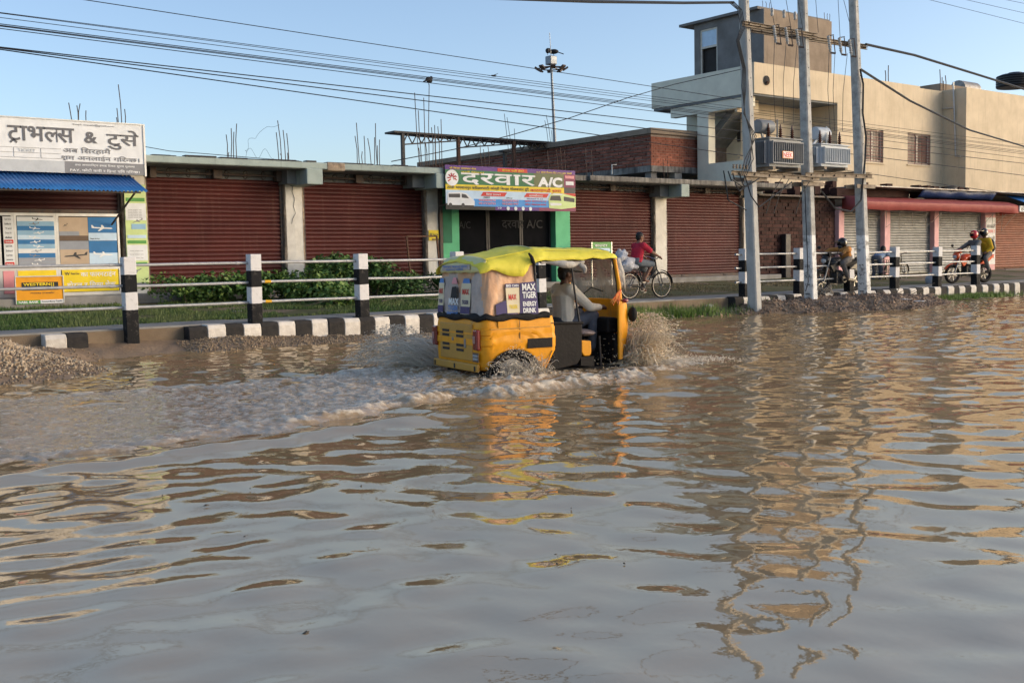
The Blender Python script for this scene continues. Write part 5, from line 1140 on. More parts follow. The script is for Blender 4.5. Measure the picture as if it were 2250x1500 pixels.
for i,(x,y) in enumerate(PR):
    on_side = abs(y) > HWD-.001; lo = low(x) if on_side else .10; hi = .735; row = []; nn = nrm(i)
    for k in zs:
        z = lo+(hi-lo)*k
        if k == 0: z = lo
        off = (.014 if (.40 < z < .475 or .53 < z < .60) else 0)+.018*math.sin(max(0,min(1,(z-.1)/.63))*math.pi)-.02*max(0,(z-.66)/.08)
        fx_ = 0
        if on_side and x > .80: fx_ = ((z-.33)*-.06+.03)*(x-.8)/.18 if z > .33 else (-.55*(.33-z)+.03)*(x-.8)/.18
        row.append((x+nn.x*off+fx_, y+nn.y*off, z))
    G.append(row)
q.sheet(G); bd = q.build('body','rick_yellow',RK,smooth=.7,local=True,solid=.016)
# rear engine door with cooling slots
q = MB(); q.box(-.035,-.012,-.47,.49,.20,.655); dr = q.build('engine_door','rick_dull',RK,bevel=.012,local=True)
for z in (.555,.50,.385,.325):
    for y in (.30,-.12):
        q = MB(); q.box(-.040,-.0355,y-.105,y+.105,z-.017,z+.017); q.build('vent_slot','inside',dr,bevel=.006,local=True)
        q = MB(); q.bar((-.042,y-.11,z+.02),(-.042,y+.11,z+.02),.008,.006); q.build('slot_lip','rick_dull',dr,local=True)
q = MB(); q.box(-.046,-.036,.06,.11,.435,.475); q.box(-.045,-.036,-.30,-.25,.36,.47); q.build('door_latch','metal_grey',dr,bevel=.004,local=True)
q = MB(); q.box(-.062,-.018,-.645,.665,.075,.175); bp_ = q.build('bumper','rick_dull',RK,bevel=.02,local=True)
for y in (-.58,0,.6): q = MB(); q.box(-.066,-.0625,y-.02,y+.02,.09,.15); q.build('bumper_slot','inside',bp_,local=True)
for y in (-.595,.625):
    q = MB(); q.box(-.065,-.005,y-.062,y+.062,.345,.60); tl = q.build('tail_light','tail_red',RK,bevel=.02,local=True)
    q = MB(); q.box(-.071,-.0655,y-.02,y+.045,.43,.52); q.build('reverse_lens','tail_clear',tl,bevel=.004,local=True)
q = MB(); q.box(-.05,-.036,-.655,-.50,.20,.315); npl = q.build('number_plate','ink_brown',RK,bevel=.006,local=True)
for z in (.225,.265):
    for k in range(4): q = MB(); q.box(-.0525,-.0505,-.64+.034*k,-.618+.034*k,z,z+.028); q.build('plate_mark','paper_grey',npl,local=True)
q = MB(); q.box(.60,.955,-.732,-.722,.345,.465); q.build('side_patch','panel_dark',RK,bevel=.004,local=True)
for z in (.43,.60): q = MB(); q.bar((.10,-.722,z),(.58 if z < .5 else .93,-.722,z+.005),.008,.012); q.build('body_crease','rick_dull',bd,local=True)
q = MB(); q.box(.20,.38,-.722,-.70,.60,.69); q.build('fuel_flap','rick_yellow',bd,bevel=.003,local=True)
q = MB(); G = []
for k in range(25):
    a = math.pi*(-.05+1.1*k/24); c_, s_ = math.cos(a), math.sin(a); G.append([(.42-.405*c_,-.725,-.06+.405*s_),(.42-.375*c_,-.725,-.06+.375*s_),(.42-.375*c_,-.40,-.06+.375*s_)])
q.sheet(G); q.build('wheel_arch','rubber',RK,smooth=.8,solid=.012,local=True)
def wheel(x, y, z, R, w_, parent=RK):
    q = MB(); q.torus((x,y,z),(0,1,0),R-.055,.055,32,10,sy=w_/.11); wh = q.build('wheel','rubber',parent,smooth=1,local=True)
    q = MB(); q.lathe([(.03,-.05),(R-.1,-.045),(R-.085,-.06),(R-.085,.06),(.03,.05)],(x,y,z),(0,1,0),24); q.build('rim','metal_grey',wh,local=True,smooth=.6); return wh
wheel(.42,-.60,.06,.26,.11); wheel(.42,.60,.06,.26,.11); wheel(2.10,0,.06,.25,.10)
for (xa,za,xb_,zb_) in ((.50,.36,.50,.70),(.06,.205,.10,.205),(.86,.12,.955,.30)):
    q = MB(); q.bar((xa,-.7195,za),(xb_,-.7195,zb_),.006,.006); q.build('panel_seam','ink_brown',bd,local=True)
q = MB()
rr_ = random.Random(5)
for k in range(26): x_ = rr_.uniform(.62,1.0); z_ = rr_.uniform(.08,.33); q.ball((x_,-.707,z_),(rr_.uniform(.004,.014),.006,rr_.uniform(.003,.008)),6,4)
q.build('mud_spatter','mud',bd,local=True)['kind'] = 'stuff'
# crumpled black strip where the side cloth is tucked in
q = MB(); G = []
for i,(x,y) in enumerate(PR[1:-1]):
    nn = nrm(i+1); a = random.uniform(-.02,.02); G.append([(x-nn.x*.012,y-nn.y*.012,.78+.02*math.sin(i*.9)),(x+nn.x*(.02+a),y+nn.y*(.02+a),.765+random.uniform(-.012,.014)),(x+nn.x*(.032-a),y+nn.y*(.032-a),.735+.014*math.sin(i*1.7)),(x+nn.x*.012,y+nn.y*.012,.70+.016*math.sin(i*.63))])
q.sheet(G); q.build('rubber_flap','rubber',RK,smooth=1,solid=.008,sub=1,local=True)
# rear cloth with printed advertisements
def hedge(x):   # lower edge of the yellow hood along the side
    return float(np.interp(x,[0,.15,.30,.45,.58,.64,.68,.80,1.0,1.3,1.6,1.95],[1.29,1.32,1.285,1.25,1.245,1.30,1.385,1.415,1.435,1.44,1.44,1.445]))
def cloth_pt(i, z):
    x, y = PR[i]; nn = nrm(i); k = (z-.74)/.7; ins = .012+.055*k+.012*math.sin(i*.55+z*6)*(.4+k*(1-k)*3)+.006*math.sin(i*1.9+z*17)
    return (x-nn.x*ins, y-nn.y*ins, z)
ia = next(i for i,p in enumerate(PR) if p[0] <= .80); ib = len(PR)-1-ia
q = MB(); G = []; mi = []
for i in range(ia, ib+1):
    x, y = PR[i]; top = 1.33 if abs(y) < HWD-.001 else hedge(x)+.05; G.append([cloth_pt(i, .74+(top-.74)*k/14) for k in range(15)])
q.sheet(G); tp = q.build('rear_cloth',['tarp','tarp_grey'],RK,smooth=1,local=True,solid=.004)
me = tp.data
me.polygons.foreach_set('material_index',[1 if (p.center.x < .05) else 0 for p in me.polygons])
def on_side(x, z): return (x, -HWD+.012+.055*(z-.74)/.7-.022, z)
def on_rear(y, z): return (.012+.055*(z-.74)/.7-.022, y, z)
def patch(nm, m, fn, poly, d=0):
    q = MB(); n = 8; (a0,b0),(a1,b1),(a2,b2),(a3,b3) = poly; G = []
    for i in range(n+1):
        u = i/n; r = []
        for j in range(n+1):
            v = j/n; a = (a0*(1-u)+a1*u)*(1-v)+(a3*(1-u)+a2*u)*v; b = (b0*(1-u)+b1*u)*(1-v)+(b3*(1-u)+b2*u)*v; p = fn(a,b); r.append((p[0]-(d if fn is on_rear else 0), p[1]-(d if fn is on_side else 0), p[2]))
        G.append(r)
    q.sheet(G); return q.build(nm, m, tp, local=True)
patch('print_field','ad_purple',on_side,[(.52,.775),(.785,.755),(.77,1.17),(.54,1.155)]); patch('print_field','ad_purple',on_side,[(.19,.775),(.50,.775),(.34,.95),(.19,.90)])
patch('can_print','ad_cream',on_side,[(.345,.79),(.515,.79),(.525,1.10),(.335,1.10)],.003); patch('can_lid_print','ad_purple',on_side,[(.335,1.10),(.525,1.10),(.525,1.15),(.335,1.15)],.003)
def stext(s,x,z,w_,h_,m,fn=on_side,d=.007,bold=.03):
    if fn is on_side: text('lettering',s,(0,0,0),EX,EZ,w_,h_,m,tp,bold,local=True,fn=lambda a,b: (lambda p: (p[0],p[1]-d,p[2]))(fn(x+a,z+b)))
    else: text('lettering',s,(0,0,0),EX,EZ,w_,h_,m,tp,bold,local=True,fn=lambda a,b: (lambda p: (p[0]-d,p[1],p[2]))(fn(x-a,z+b)))
stext('MAX',.565,1.06,.19,.085,'ink_white'); stext('TIGER',.565,.965,.195,.08,'ink_white'); stext('ENERGY',.565,.865,.195,.06,'ink_white'); stext('DRINK',.565,.785,.18,.06,'ink_white'); stext('BIG CAN',.345,1.11,.17,.03,'ink_white',d=.006); stext('MAX',.37,.95,.11,.07,'b_red',d=.006); stext('TIGER',.37,.84,.12,.05,'b_yellow',d=.006)
for yc,w_ in ((.52,.17),(-.22,.27)):
    patch('can_print','ad_cream',on_rear,[(yc+w_/2,.775),(yc-w_/2,.775),(yc-w_/2,1.16),(yc+w_/2,1.16)]); patch('can_lid_print','ad_blue',on_rear,[(yc+w_/2*.8,1.16),(yc-w_/2*.8,1.16),(yc-w_/2*.6,1.22),(yc+w_/2*.6,1.22)]); patch('can_band_print','ad_purple',on_rear,[(yc+w_/2,.78),(yc-w_/2,.78),(yc-w_/2,.87),(yc+w_/2,.87)],.003); stext('MAX',yc+w_*.35,1.02,w_*.7,.07,'b_red',on_rear,.006); stext('TIGER',yc+w_*.35,.90,w_*.7,.05,'ad_purple',on_rear,.006)
stext('MAX',.27,.885,.30,.085,'ink_white',on_rear,.005); stext('TIGER',.28,.815,.30,.06,'ad_blue',on_rear,.005,.04); stext('ENERGY',.31,.76,.34,.04,'ad_blue',on_rear,.005,.04)
patch('torn_hole','inside',on_rear,[(.22,.97),(.02,.965),(.06,1.12),(.19,1.11)],.004); patch('crest_print','b_pink',on_rear,[(.22,1.15),(.04,1.15),(.09,1.23),(.17,1.23)])
# yellow hood
def roof_z(x): return float(np.interp(x,[-.02,.10,.3,.55,.80,1.1,1.5,1.86,2.0],[1.41,1.495,1.53,1.57,1.615,1.60,1.59,1.58,1.555]))
q = MB(); G = []
xs_ = [0.0,.03,.08,.15,.22,.30,.38,.45,.52,.58,.62,.65,.68,.72,.80,.90,1.0,1.15,1.3,1.45,1.6,1.75,1.86,1.93,1.97]
for x in xs_:
    row = []; e = hedge(x); zc = roof_z(x); hw = HWD-.035-.03*(x < .05)
    for k in range(-10,11):
        u = k/10; a = abs(u)
        if a <= .7: y = u/.7*(hw-.10); z = zc-.055*(a/.7)**2.5
        else: v = (a-.7)/.3; y = math.copysign(hw-.10+.125*math.sin(v*math.pi/2), u); z = (zc-.055)*(1-v**1.5)+e*v**1.5
        z += .006*math.sin(x*19+u*3)+.004*math.sin(u*23+x*7)+.010*float(fbm(np.array([x*5.]),np.array([u*4.]),55,3)[0])-(.012*math.sin((x-.1)/.7*math.pi)*(1-a) if .1 < x < .8 else .010*math.sin((x-.8)/1.1*math.pi)*(1-a))-.012*a*a*abs(math.sin(x*8.5+1.2*u))
        row.append((x, y, z))
    G.append(row)
q.sheet(G); hd = q.build('hood','hood',RK,smooth=1.2,local=True,solid=.006)
q = MB(); G = []                                  # sloping back of the hood
for k in range(-10,11):
    y = k/10*(HWD-.07); r_ = .05*(abs(k)/10)**4; G.append([(.005+r_,y,1.29+.006*math.sin(k*1.3)),(-.002+r_,y,1.33),(.004+r_,y,1.39-.02*(abs(k)/10)**3),(.055+r_,y,1.475-.05*(abs(k)/10)**3),(.10,y,1.50-.055*(abs(k)/10)**2.5+.004)])
q.sheet(G); q.build('hood_back','hood_pale',hd,smooth=1.2,local=True,solid=.005)
q = MB(); q.add([(-.012,.44,1.315),(-.012,-.40,1.33),(-.004,-.38,1.395),(-.004,.42,1.385)],[(0,1,2,3)]); lb = q.build('hood_label','tarp_grey',hd,local=True)
text('lettering','सिरहा बजार सेवा',(-.018,.40,1.352),(0,-1,0),(.0,0,1),.74,.034,'ad_blue',hd,.04,local=True); text('lettering','यातायात समिति',(-.018,.30,1.318),(0,-1,0),(0,0,1),.52,.03,'ad_blue',hd,.04,local=True)
for x,z in ((.70,1.40),): q = MB(); q.tube([(x-.03,-.67,1.52),(x,-.69,1.47),(x+.02,-.69,1.41),(x+.05,-.68,1.37)],[.012,.022,.026,.012],7); q.build('strap','rubber',hd,smooth=1,local=True)
for u0 in (-.7,.7):                             # welted seams and bows of the hood
    q = MB(); q.tube([(x, u0/.7*(HWD-.135), roof_z(x)-.055+.008) for x in np.linspace(.10,1.93,30)],.006,5); q.build('hood_seam','hood',hd,smooth=1,local=True)
for xb in (.80,1.93):
    q = MB(); q.tube([(xb,y,roof_z(xb)+.006-.055*(abs(y)/(HWD-.135))**2.5) for y in np.linspace(-.55,.55,17)],.007,5); q.build('hood_seam','hood_pale',hd,smooth=1,local=True)
# frame, pillars
q = MB()
for s in (-1,1):
    q.tube([(2.04,s*.60,.80),(2.0,s*.62,1.15),(1.95,s*.61,1.44)],.022,8); q.tube([(.78,s*.66,.72),(.76,s*.65,1.40)],.016,8); q.tube([(.78,s*.63,1.41),(1.3,s*.63,1.43),(1.95,s*.61,1.44)],.014,8)
q.tube([(1.95,-.61,1.44),(1.95,.61,1.44)],.016,8); q.tube([(.80,-.6,1.50),(.80,0,1.58),(.80,.6,1.50)],.014,8); q.build('hood_frame','black_iron',RK,smooth=1,local=True)
q = MB(); q.tube([(1.29,-.655,1.40),(1.33,-.66,1.05),(1.40,-.665,.60)],.014,8); q.tube([(1.05,-.62,1.38),(1.29,-.655,1.36)],.01,6); q.build('door_post','black_iron',RK,smooth=1,local=True)
for s in (-1,1):
    q = MB(); q.tube([(2.055,s*.605,.82),(2.02,s*.63,1.1),(1.965,s*.625,1.43)],[.034,.03,.026],8); q.build('windscreen_pillar','rick_yellow',RK,smooth=1,local=True)
# front cowl: shield shaped nose
q = MB(); G = []
for k in range(-12,13):
    u = k/12; y = .64*math.sin(u*math.pi/2); x = 2.04+.27*math.cos(u*math.pi/2)**.8; row = []
    for z,dx,wd in ((.10,-.12,.80),(.20,-.05,.9),(.35,0,.97),(.55,.02,1),(.72,.015,1),(.83,-.01,1.0),(.90,-.06,.98)): row.append((x+dx*math.cos(u*math.pi/2), y*wd, z))
    G.append(row)
q.sheet(G); cw = q.build('front_cowl','rick_yellow',RK,smooth=1,solid=.016,sub=1,local=True)
for s in (-1,1):
    q = MB(); q.box(1.985,2.05,s*.655-.02,s*.655+.02,.12,.88); q.build('cowl_edge','rick_yellow',cw,bevel=.015,local=True)
    q = MB(); q.ball((2.10,s*.66,.885),(.055,.03,.028),10,8); q.build('turn_signal','tail_red',cw,local=True,smooth=1)
    q = MB(); q.ball((2.24,s*.62,.70),(.055,.075,.10),12,8); q.bar((2.2,s*.55,.70),(2.24,s*.64,.70),.03,.03); q.build('head_lamp','rubber',cw,smooth=1,local=True)
q = MB(); q.torus((2.36,0,.55),(1,0,0),.08,.02,20,8); q.build('lamp_ring','chrome',cw,local=True,smooth=1)
m, N, L, b = node_mat('dusty_glass'); tc = N.new('ShaderNodeTexCoord'); n1 = N.new('ShaderNodeTexNoise'); n1.inputs['Scale'].default_value = 5; n1.inputs['Detail'].default_value = 5; L.new(tc.outputs['Object'], n1.inputs['Vector']); r1 = N.new('ShaderNodeMapRange'); r1.inputs[1].default_value = .40; r1.inputs[2].default_value = .60; r1.inputs[3].default_value = .40; r1.inputs[4].default_value = .92; L.new(n1.outputs['Fac'], r1.inputs[0]); L.new(r1.outputs[0], b.inputs['Alpha']); b.inputs['Base Color'].default_value = (.46,.42,.37,1); b.inputs['Roughness'].default_value = .3
q = MB(); G = []
for k in range(-8,9):
    u = k/8; y = .585*u; xx = .10*math.cos(u*math.pi/2); G.append([(2.06+xx,y,.90),(2.04+xx*.8,y*1.01,1.07),(2.01+xx*.6,y*1.01,1.25),(1.965+xx*.4,y,1.425)])
q.sheet(G); ws = q.build('windscreen','dusty_glass',RK,smooth=1,local=True)
q = MB(); q.tube([G[0][0]]+[g_[0] for g_ in G]+[g for g in G[-1]]+[g_[3] for g_ in G[::-1]]+[g for g in G[0][::-1]],.012,6); q.build('gasket','rubber',ws,smooth=1,local=True)
q = MB(); q.tube([(2.05,.35,.93),(2.03,.05,1.05),(2.02,-.25,1.0)],.008,5); q.build('wiper','rubber',ws,local=True)
# cabin: floor, bulkhead, seats, dashboard, handlebar
q = MB(); q.box(.12,2.06,-.62,.62,-.02,.045); q.build('floor_pan','cabin_black',RK,local=True)
q = MB(); q.prism([(.97,.63),(1.42,.62),(1.415,.20),(1.34,.10),(1.0,.045),(.90,.06),(1.02,.33)],'y',-.685,-.655); q.build('side_panel','panel_dark',RK,bevel=.01,local=True); q = MB(); q.tube([(.95,-.69,.64),(1.43,-.69,.625)],.018,8); q.build('side_rail','rubber',RK,local=True,smooth=1)
q = MB(); q.prism([(1.425,.40),(1.57,.385),(1.575,.24),(1.55,.195),(1.46,.195),(1.425,.25)],'y',-.66,-.60); q.build('seat_base','rick_yellow',RK,bevel=.012,local=True)
q = MB(); q.prism([(1.40,.19),(1.60,.19),(1.60,.06),(1.40,.08)],'y',-.68,-.6); q.build('sill','panel_dark',RK,local=True)
q = MB(); q.box(1.42,1.58,-.595,.5,.10,.40); q.build('driver_seat_box','cabin_black',RK,local=True)
q = MB(); q.ball((1.64,-.12,.47),(.22,.42,.055),16,8); q.build('driver_seat','seat_print',RK,smooth=1,local=True)
q = MB(); q.box(.98,1.03,-.6,.6,.05,.66); q.build('bulkhead','cabin_black',RK,local=True); q = MB(); q.box(.25,.80,-.6,.6,.30,.46); q.box(.2,.32,-.6,.6,.46,.85); q.build('passenger_seat','cabin_black',RK,bevel=.04,local=True)
q = MB(); q.box(1.92,2.10,-.50,.50,.46,.66); q.box(1.98,2.05,-.58,.58,.05,.46); q.build('dashboard','cabin_black',RK,bevel=.03,local=True)
q = MB(); q.tube([(2.12,.05,.06),(2.02,.05,.74)],.03,8); q.tube([(1.93,-.24,.76),(2.0,-.1,.79),(2.02,.05,.76),(2.0,.2,.79),(1.93,.36,.76)],.014,8); q.build('handlebar','rubber',RK,smooth=1,local=True)
q = MB(); q.tube([(1.72,-.62,.44),(1.74,-.62,.05)],.012,6); q.build('foot_rail','black_iron',RK,local=True)
# rolled side curtain under the hood, ribbon
q = MB(); P_ = []; R_ = []
for k in range(15): u = k/14; P_.append((.84+.66*u,-.655+.02*math.sin(u*9),1.395+.016*math.sin(u*7)-.015*math.sin(u*3.1))); R_.append(.018+.055*math.sin(min(1,u*1.15)*math.pi*.8)**2+.008*math.sin(k*2.1))
q.tube(P_,[r_*.72 for r_ in R_],10); q.tube([(1.40,-.66,1.37),(1.47,-.67,1.34),(1.49,-.675,1.28),(1.47,-.67,1.25)],[.03,.045,.035,.012],8); q.build('rolled_curtain','cloth_white',RK,smooth=1,sub=1,local=True)
q = MB(); q.sheet([[(1.97+.10*u,-.58+.03*math.sin(u*6),1.44-.0*u),(2.02+.10*u,-.62,1.25),(2.07+.06*u,-.63,1.05+.06*math.sin(u*5))] for u in (0,.3,.6,1)]); q.build('front_flap','cloth_white',RK,smooth=1,solid=.006,local=True)
q = MB()
for k in range(7): q.tube([(2.03,-.66,1.03),(2.0-.01*k,-.68,.95+.01*(k%3)),(1.985-.016*k,-.68+.008*k,.83+.02*(k%4))],[.012,.013,.005],5)
q.build('ribbon','ribbon',RK,smooth=1,local=True)
q = MB(); q.box(.86,1.0,.50,.56,.74,1.18); q.build('inner_panel','black_paint',RK,local=True)
# driver
def rk(x, y, z): return (x, y, z)
DJ = dict(head=(1.60,0,1.235), neck=(1.57,0,1.10), chest=(1.55,0,.95), pelvis=(1.56,0,.58), sh=[(1.57,.19,1.03),(1.57,-.19,1.03)], el=[(1.78,.27,.82),(1.80,-.28,.80)], wr=[(1.96,.32,.79),(2.0,-.22,.79)],
          hip=[(1.60,.10,.56),(1.60,-.10,.56)], kn=[(1.92,.20,.70),(1.90,-.20,.70)], an=[(1.90,.16,.22),(1.88,-.17,.22)], toe=[(2.00,.16,.11),(1.98,-.18,.11)])
person('driver in a cream long sleeved shirt leaning to the rickshaw handlebar', DJ, 'skin', 'shirt_cream', 'long', 'trouser_grey', False, 'hair', (1,-.05,-.08), cap='hair', vox=.009, root=RO, rz=RTH)

# ------------------------------------------------------------------ wake and spray
def rw_(x, y): c, s = math.cos(RTH), math.sin(RTH); return RO.x+c*x-s*y, RO.y+s*x+c*y
dxy = .022
gx3, gy3 = np.arange(-2.0, 12.2, dxy), np.arange(7.6, 14.2, dxy); X, Y = np.meshgrid(gx3, gy3, indexing='ij')
loY = np.interp(X, [-2,1.9,2.8,4.0,5.7,6.8,8.0,9.4,10.6,11.4], [8.2,8.35,8.35,8.65,8.95,9.05,9.05,9.15,9.7,10.3]); upY = np.interp(X, [-2,3.07,4.54,6.13,7.6,8.4,9.2,10.2,11.2], [13.6,13.3,13.1,12.8,12.95,13.2,12.9,12.0,10.6])
nn = fbm(X*1.4, Y*1.4, 21, 3)*.22
m1 = sstep(0, .40, Y-loY+nn)*sstep(0, .45, upY-Y+nn)*(1-sstep(10.6, 11.6, X))
near = np.exp(-(((X-9.2)/4.2)**2)); fall = .34+.66*sstep(2.5, 7.5, X)
ridge = np.exp(-(((Y-loY-.42-.1*np.sin(X*2.3)))/.24)**2); ridge2 = np.exp(-((upY-Y-.45)/.30)**2)
def billow(x, y, s, o=3): return 1-np.abs(fbm(x, y, s, o))*1.1
b1 = billow(X*2.6+.5*fbm(X*1.2,Y*1.2,30,2), Y*2.0, 22); b2 = billow(X*7+nn*3, Y*6, 25); b3 = fbm(X*17, Y*17, 27, 3, .6)
Zw = -.03+m1*(.035+fall*(.030*b1*(.5+ridge)+.018*b2+.009*b3)+.045*ridge*fall*(.2+.8*b1)+.03*ridge2*fall*b1)
foam = m1*(.08+.36*fall*(ridge*.7+ridge2*.5)+.22*near*(b2-.3)+.45*(.4+.6*fall)*(b2-.6)+.34*b3*(.4+.6*fall)+.18*(b1-.5))
faces = grid_faces(len(gx3), len(gy3)); keep = (m1.ravel()[faces] > .002).any(1); faces = faces[keep]
ids = np.unique(faces); mp_ = -np.ones(X.size, int); mp_[ids] = np.arange(len(ids))
me = np_mesh('wake_foam', np.stack([X, Y, Zw], -1).reshape(-1, 3)[ids], mp_[faces], 'wake', {'foam': np.clip(foam, -.3, 1.2).ravel()[ids]})
tag(link('wake_foam', me), 'churned foamy muddy wake trailing behind the rickshaw', 'wake', kind='stuff')
rng = np.random.default_rng(8)
def spray(name, label, n, fn, m, rmin, rmax, seed, st=1.6):
    c = []; d = []; r = []
    for k in range(n):
        p, v = fn(rng.random(), rng.random(), rng.normal(), rng.normal(), rng.random()); c.append(p); d.append(v); r.append(rmin+(rmax-rmin)*rng.random()**2.4)
    v = np.array(d); v = v/np.maximum(np.linalg.norm(v, axis=1, keepdims=True), 1e-6)*(st*rng.random((n,1))); R = np.array(r)[:, None]*np.ones((1,3))
    return tag(blobs(name, np.array(c), R, m, None, v, seed), label, 'splash', kind='stuff')
def lump(name, label, base, fnG, m, foamv, nu, nv):
    U, Vv = np.meshgrid(np.linspace(0,1,nu), np.linspace(0,1,nv), indexing='ij'); P, fo = fnG(U, Vv)
    me = np_mesh(name, P.reshape(-1,3), grid_faces(nu,nv), m, {'foam': fo.ravel()}); return tag(link(name, me), label, 'splash', kind='stuff')
# front plume: a lumpy dome thrown up by the front wheel
fx0, fy0 = rw_(2.28,-.45)
def plume(U, Vv):
    a = U*2*math.pi; h = Vv; r = (.10+.30*(1-h)**1.5)*(1+.40*fbm(np.cos(a)*1.7+7, h*4+np.sin(a)*1.7, 61, 4)); r = np.maximum(r,.02)*np.where(h > .97, .02, 1)
    lean = .10*h; z = .44*h*(1+.25*fbm(np.cos(a)*2.4, np.sin(a)*2.4+h*2, 65, 3))-.03
    return np.stack([fx0+.10+lean*.6+r*np.cos(a)*1.25, fy0-.05-lean*.9+r*np.sin(a)*.8, z], -1), .62+.15*fbm(a*3, h*9, 66, 3)-.22*h
lump('front_splash','tan splash thrown up in front of the rickshaw by its front wheel',None,plume,'splash_sheet',0,150,90)
spray('splash_drops','flying tan droplets around the splash at the rickshaw front',9000,lambda a,b,c,d,e: ((fx0+.12+.24*c*(1-.3*a)+.12*a, fy0-.05+.20*d-.10*a, abs(.02+.72*a**1.25*(1-.25*min(1,abs(c)*.6)))), (.6*c+.3, .6*d-.4, 1.1-1.2*a)),'spray',.0018,.0085,11,4.5)
spray('splash_fan','fine spray skimming the water ahead of the rickshaw',1800,lambda a,b,c,d,e: ((fx0+.2+1.5*a+.15*c, fy0-.25+.55*a*(b-.35)+.2*d, .01+.24*e*(1-a)**1.6), (1,.2,.4-e)),'spray_pale',.0015,.006,12,6)
wx0, wy0 = rw_(.42,-.75)
def wheel_sp(U, Vv):
    s = U; x = -.35+1.0*s; hh = .08*np.exp(-((x-.2)/.30)**2)+.04; a = Vv*math.pi; rr = .14*(1+.5*fbm(s*9, Vv*5, 71, 3)); z = hh*np.sin(a)*(1+.4*fbm(s*9, Vv*4, 73, 3))-.02; y = -.10-.14*np.cos(a)*1.2+.03*fbm(s*8,Vv*8,75,2)
    cx = RO.x+math.cos(RTH)*(.42+x)-math.sin(RTH)*(-.72+y); cy = RO.y+math.sin(RTH)*(.42+x)+math.cos(RTH)*(-.72+y)
    return np.stack([cx, cy, z], -1), .52+.2*fbm(s*20, Vv*9, 76, 3)
lump('wheel_splash','foamy splash against the rear wheel of the rickshaw',None,wheel_sp,'splash_sheet',0,160,60)
spray('wheel_drops','droplets flung up over the rickshaw rear wheel arch',1300,lambda a,b,c,d,e: (((lambda p: (p[0],p[1],.02+.40*a*(1-.4*abs(c))))(rw_(.45+.26*c-.1*a,-.80-.08*abs(d)))), (-.5,-.3,1-a)),'spray_pale',.002,.0075,13,4)
def flank(U, Vv):
    x = -.2+2.7*U; a = Vv*math.pi; z = (.050+.03*fbm(U*14, Vv*3, 81, 3))*np.sin(a)*(1.0+.35*fbm(U*22,Vv*4,82,2))-.02; y = -.98-.05*np.sin(U*8)-.20*np.cos(a)
    cx = RO.x+math.cos(RTH)*x-math.sin(RTH)*y; cy = RO.y+math.sin(RTH)*x+math.cos(RTH)*y; return np.stack([cx,cy,z],-1), .55+.5*fbm(U*40,Vv*8,83,3)
lump('flank_foam','line of broken foam along the near side of the rickshaw',None,flank,'wake',0,320,34)
bx_, by_ = rw_(-.15,.75)
def fan(U, Vv):
    t = U; x = .35-1.0*t; out = .25+.55*t+.30*Vv; z = .24*np.sin(np.clip(t*1.05,0,1)*math.pi)**.8*Vv*(1+.35*fbm(t*5,Vv*3,91,3)); cx = RO.x+math.cos(RTH)*x-math.sin(RTH)*(.62+out); cy = RO.y+math.sin(RTH)*x+math.cos(RTH)*(.62+out)
    return np.stack([cx+.04*fbm(t*12,Vv*9,92,2),cy+.05*fbm(t*11,Vv*9,93,2),z-.03],-1), .62-.28*Vv+.2*fbm(t*22,Vv*14,94,3)
lump('rear_fan','curved sheet of water thrown off the far rear wheel of the rickshaw',None,fan,'splash_sheet',0,120,60)
spray('fan_drops','spray flying off the far rear wheel over the water',7000,lambda a,b,c,d,e: (((lambda p: (p[0],p[1],.03+.55*math.sin(min(1,a*1.0)*3.0)*b**.7))(rw_(.45-1.15*a+.08*c,.95+.75*a+.35*b+.1*d))), (-1,.8,.8-1.6*a)),'spray_pale',.0015,.007,14,5)

def strands(name, label, n, src, vel, m, seed, T=(.18,.42), r0=.010):
    """ragged threads of water along the arcs the wheel throws them"""
    r = random.Random(seed); q = MB()
    for k in range(n):
        p = V(src(r)); v = V(vel(r)); t0 = r.uniform(0,.08); t1 = t0+r.uniform(*T); P = []; R = []
        for j in range(8):
            t = t0+(t1-t0)*j/7; c = p+v*t+V((0,0,-4.9*t*t))+V((r.gauss(0,.008),r.gauss(0,.008),r.gauss(0,.008)))
            P.append(c); R.append(max(.0012, r0*r.uniform(.25,1)*math.sin(math.pi*(j+.4)/8)))
        if min(c.z for c in P) > -.15: q.tube(P, R, 5)
    o = q.build(name, m, smooth=1.5); return tag(o, label, 'splash', kind='stuff')
cR, sR = math.cos(RTH), math.sin(RTH)
def rv(a, b, c): return (cR*a-sR*b, sR*a+cR*b, c)
def rp(x, y, z): return (*rw_(x, y), z)
strands('splash_threads','threads of tan water arching up at the front of the rickshaw',420,lambda r: rp(2.22+r.uniform(-.05,.22),-.45+r.uniform(-.25,.15),.0),lambda r: rv(r.uniform(-.3,1.0),r.uniform(-1.1,.1),r.uniform(1.4,3.2)),'spray',21)
strands('low_threads','low threads of water skimming ahead of the rickshaw',260,lambda r: rp(2.25+r.uniform(0,.3),-.5+r.uniform(-.3,.2),.0),lambda r: rv(r.uniform(.8,3.0),r.uniform(-1.4,.2),r.uniform(.5,1.4)),'spray_pale',22,(.12,.25),.006)
strands('wheel_threads','threads of water thrown up over the rickshaw rear wheel',150,lambda r: rp(.35+r.uniform(-.1,.45),-.78+r.uniform(-.08,.05),.0),lambda r: rv(r.uniform(-1.2,.6),r.uniform(-.7,-.1),r.uniform(1.0,2.3)),'spray_pale',23,(.1,.24),.007)
strands('fan_threads','threads of water fanning off the far rear wheel of the rickshaw',380,lambda r: rp(.40+r.uniform(-.5,.25),.80+r.uniform(-.05,.2),.0),lambda r: rv(r.uniform(-2.6,-.3),r.uniform(.4,2.0),r.uniform(1.2,2.9)),'spray_pale',24,(.12,.36),.007)
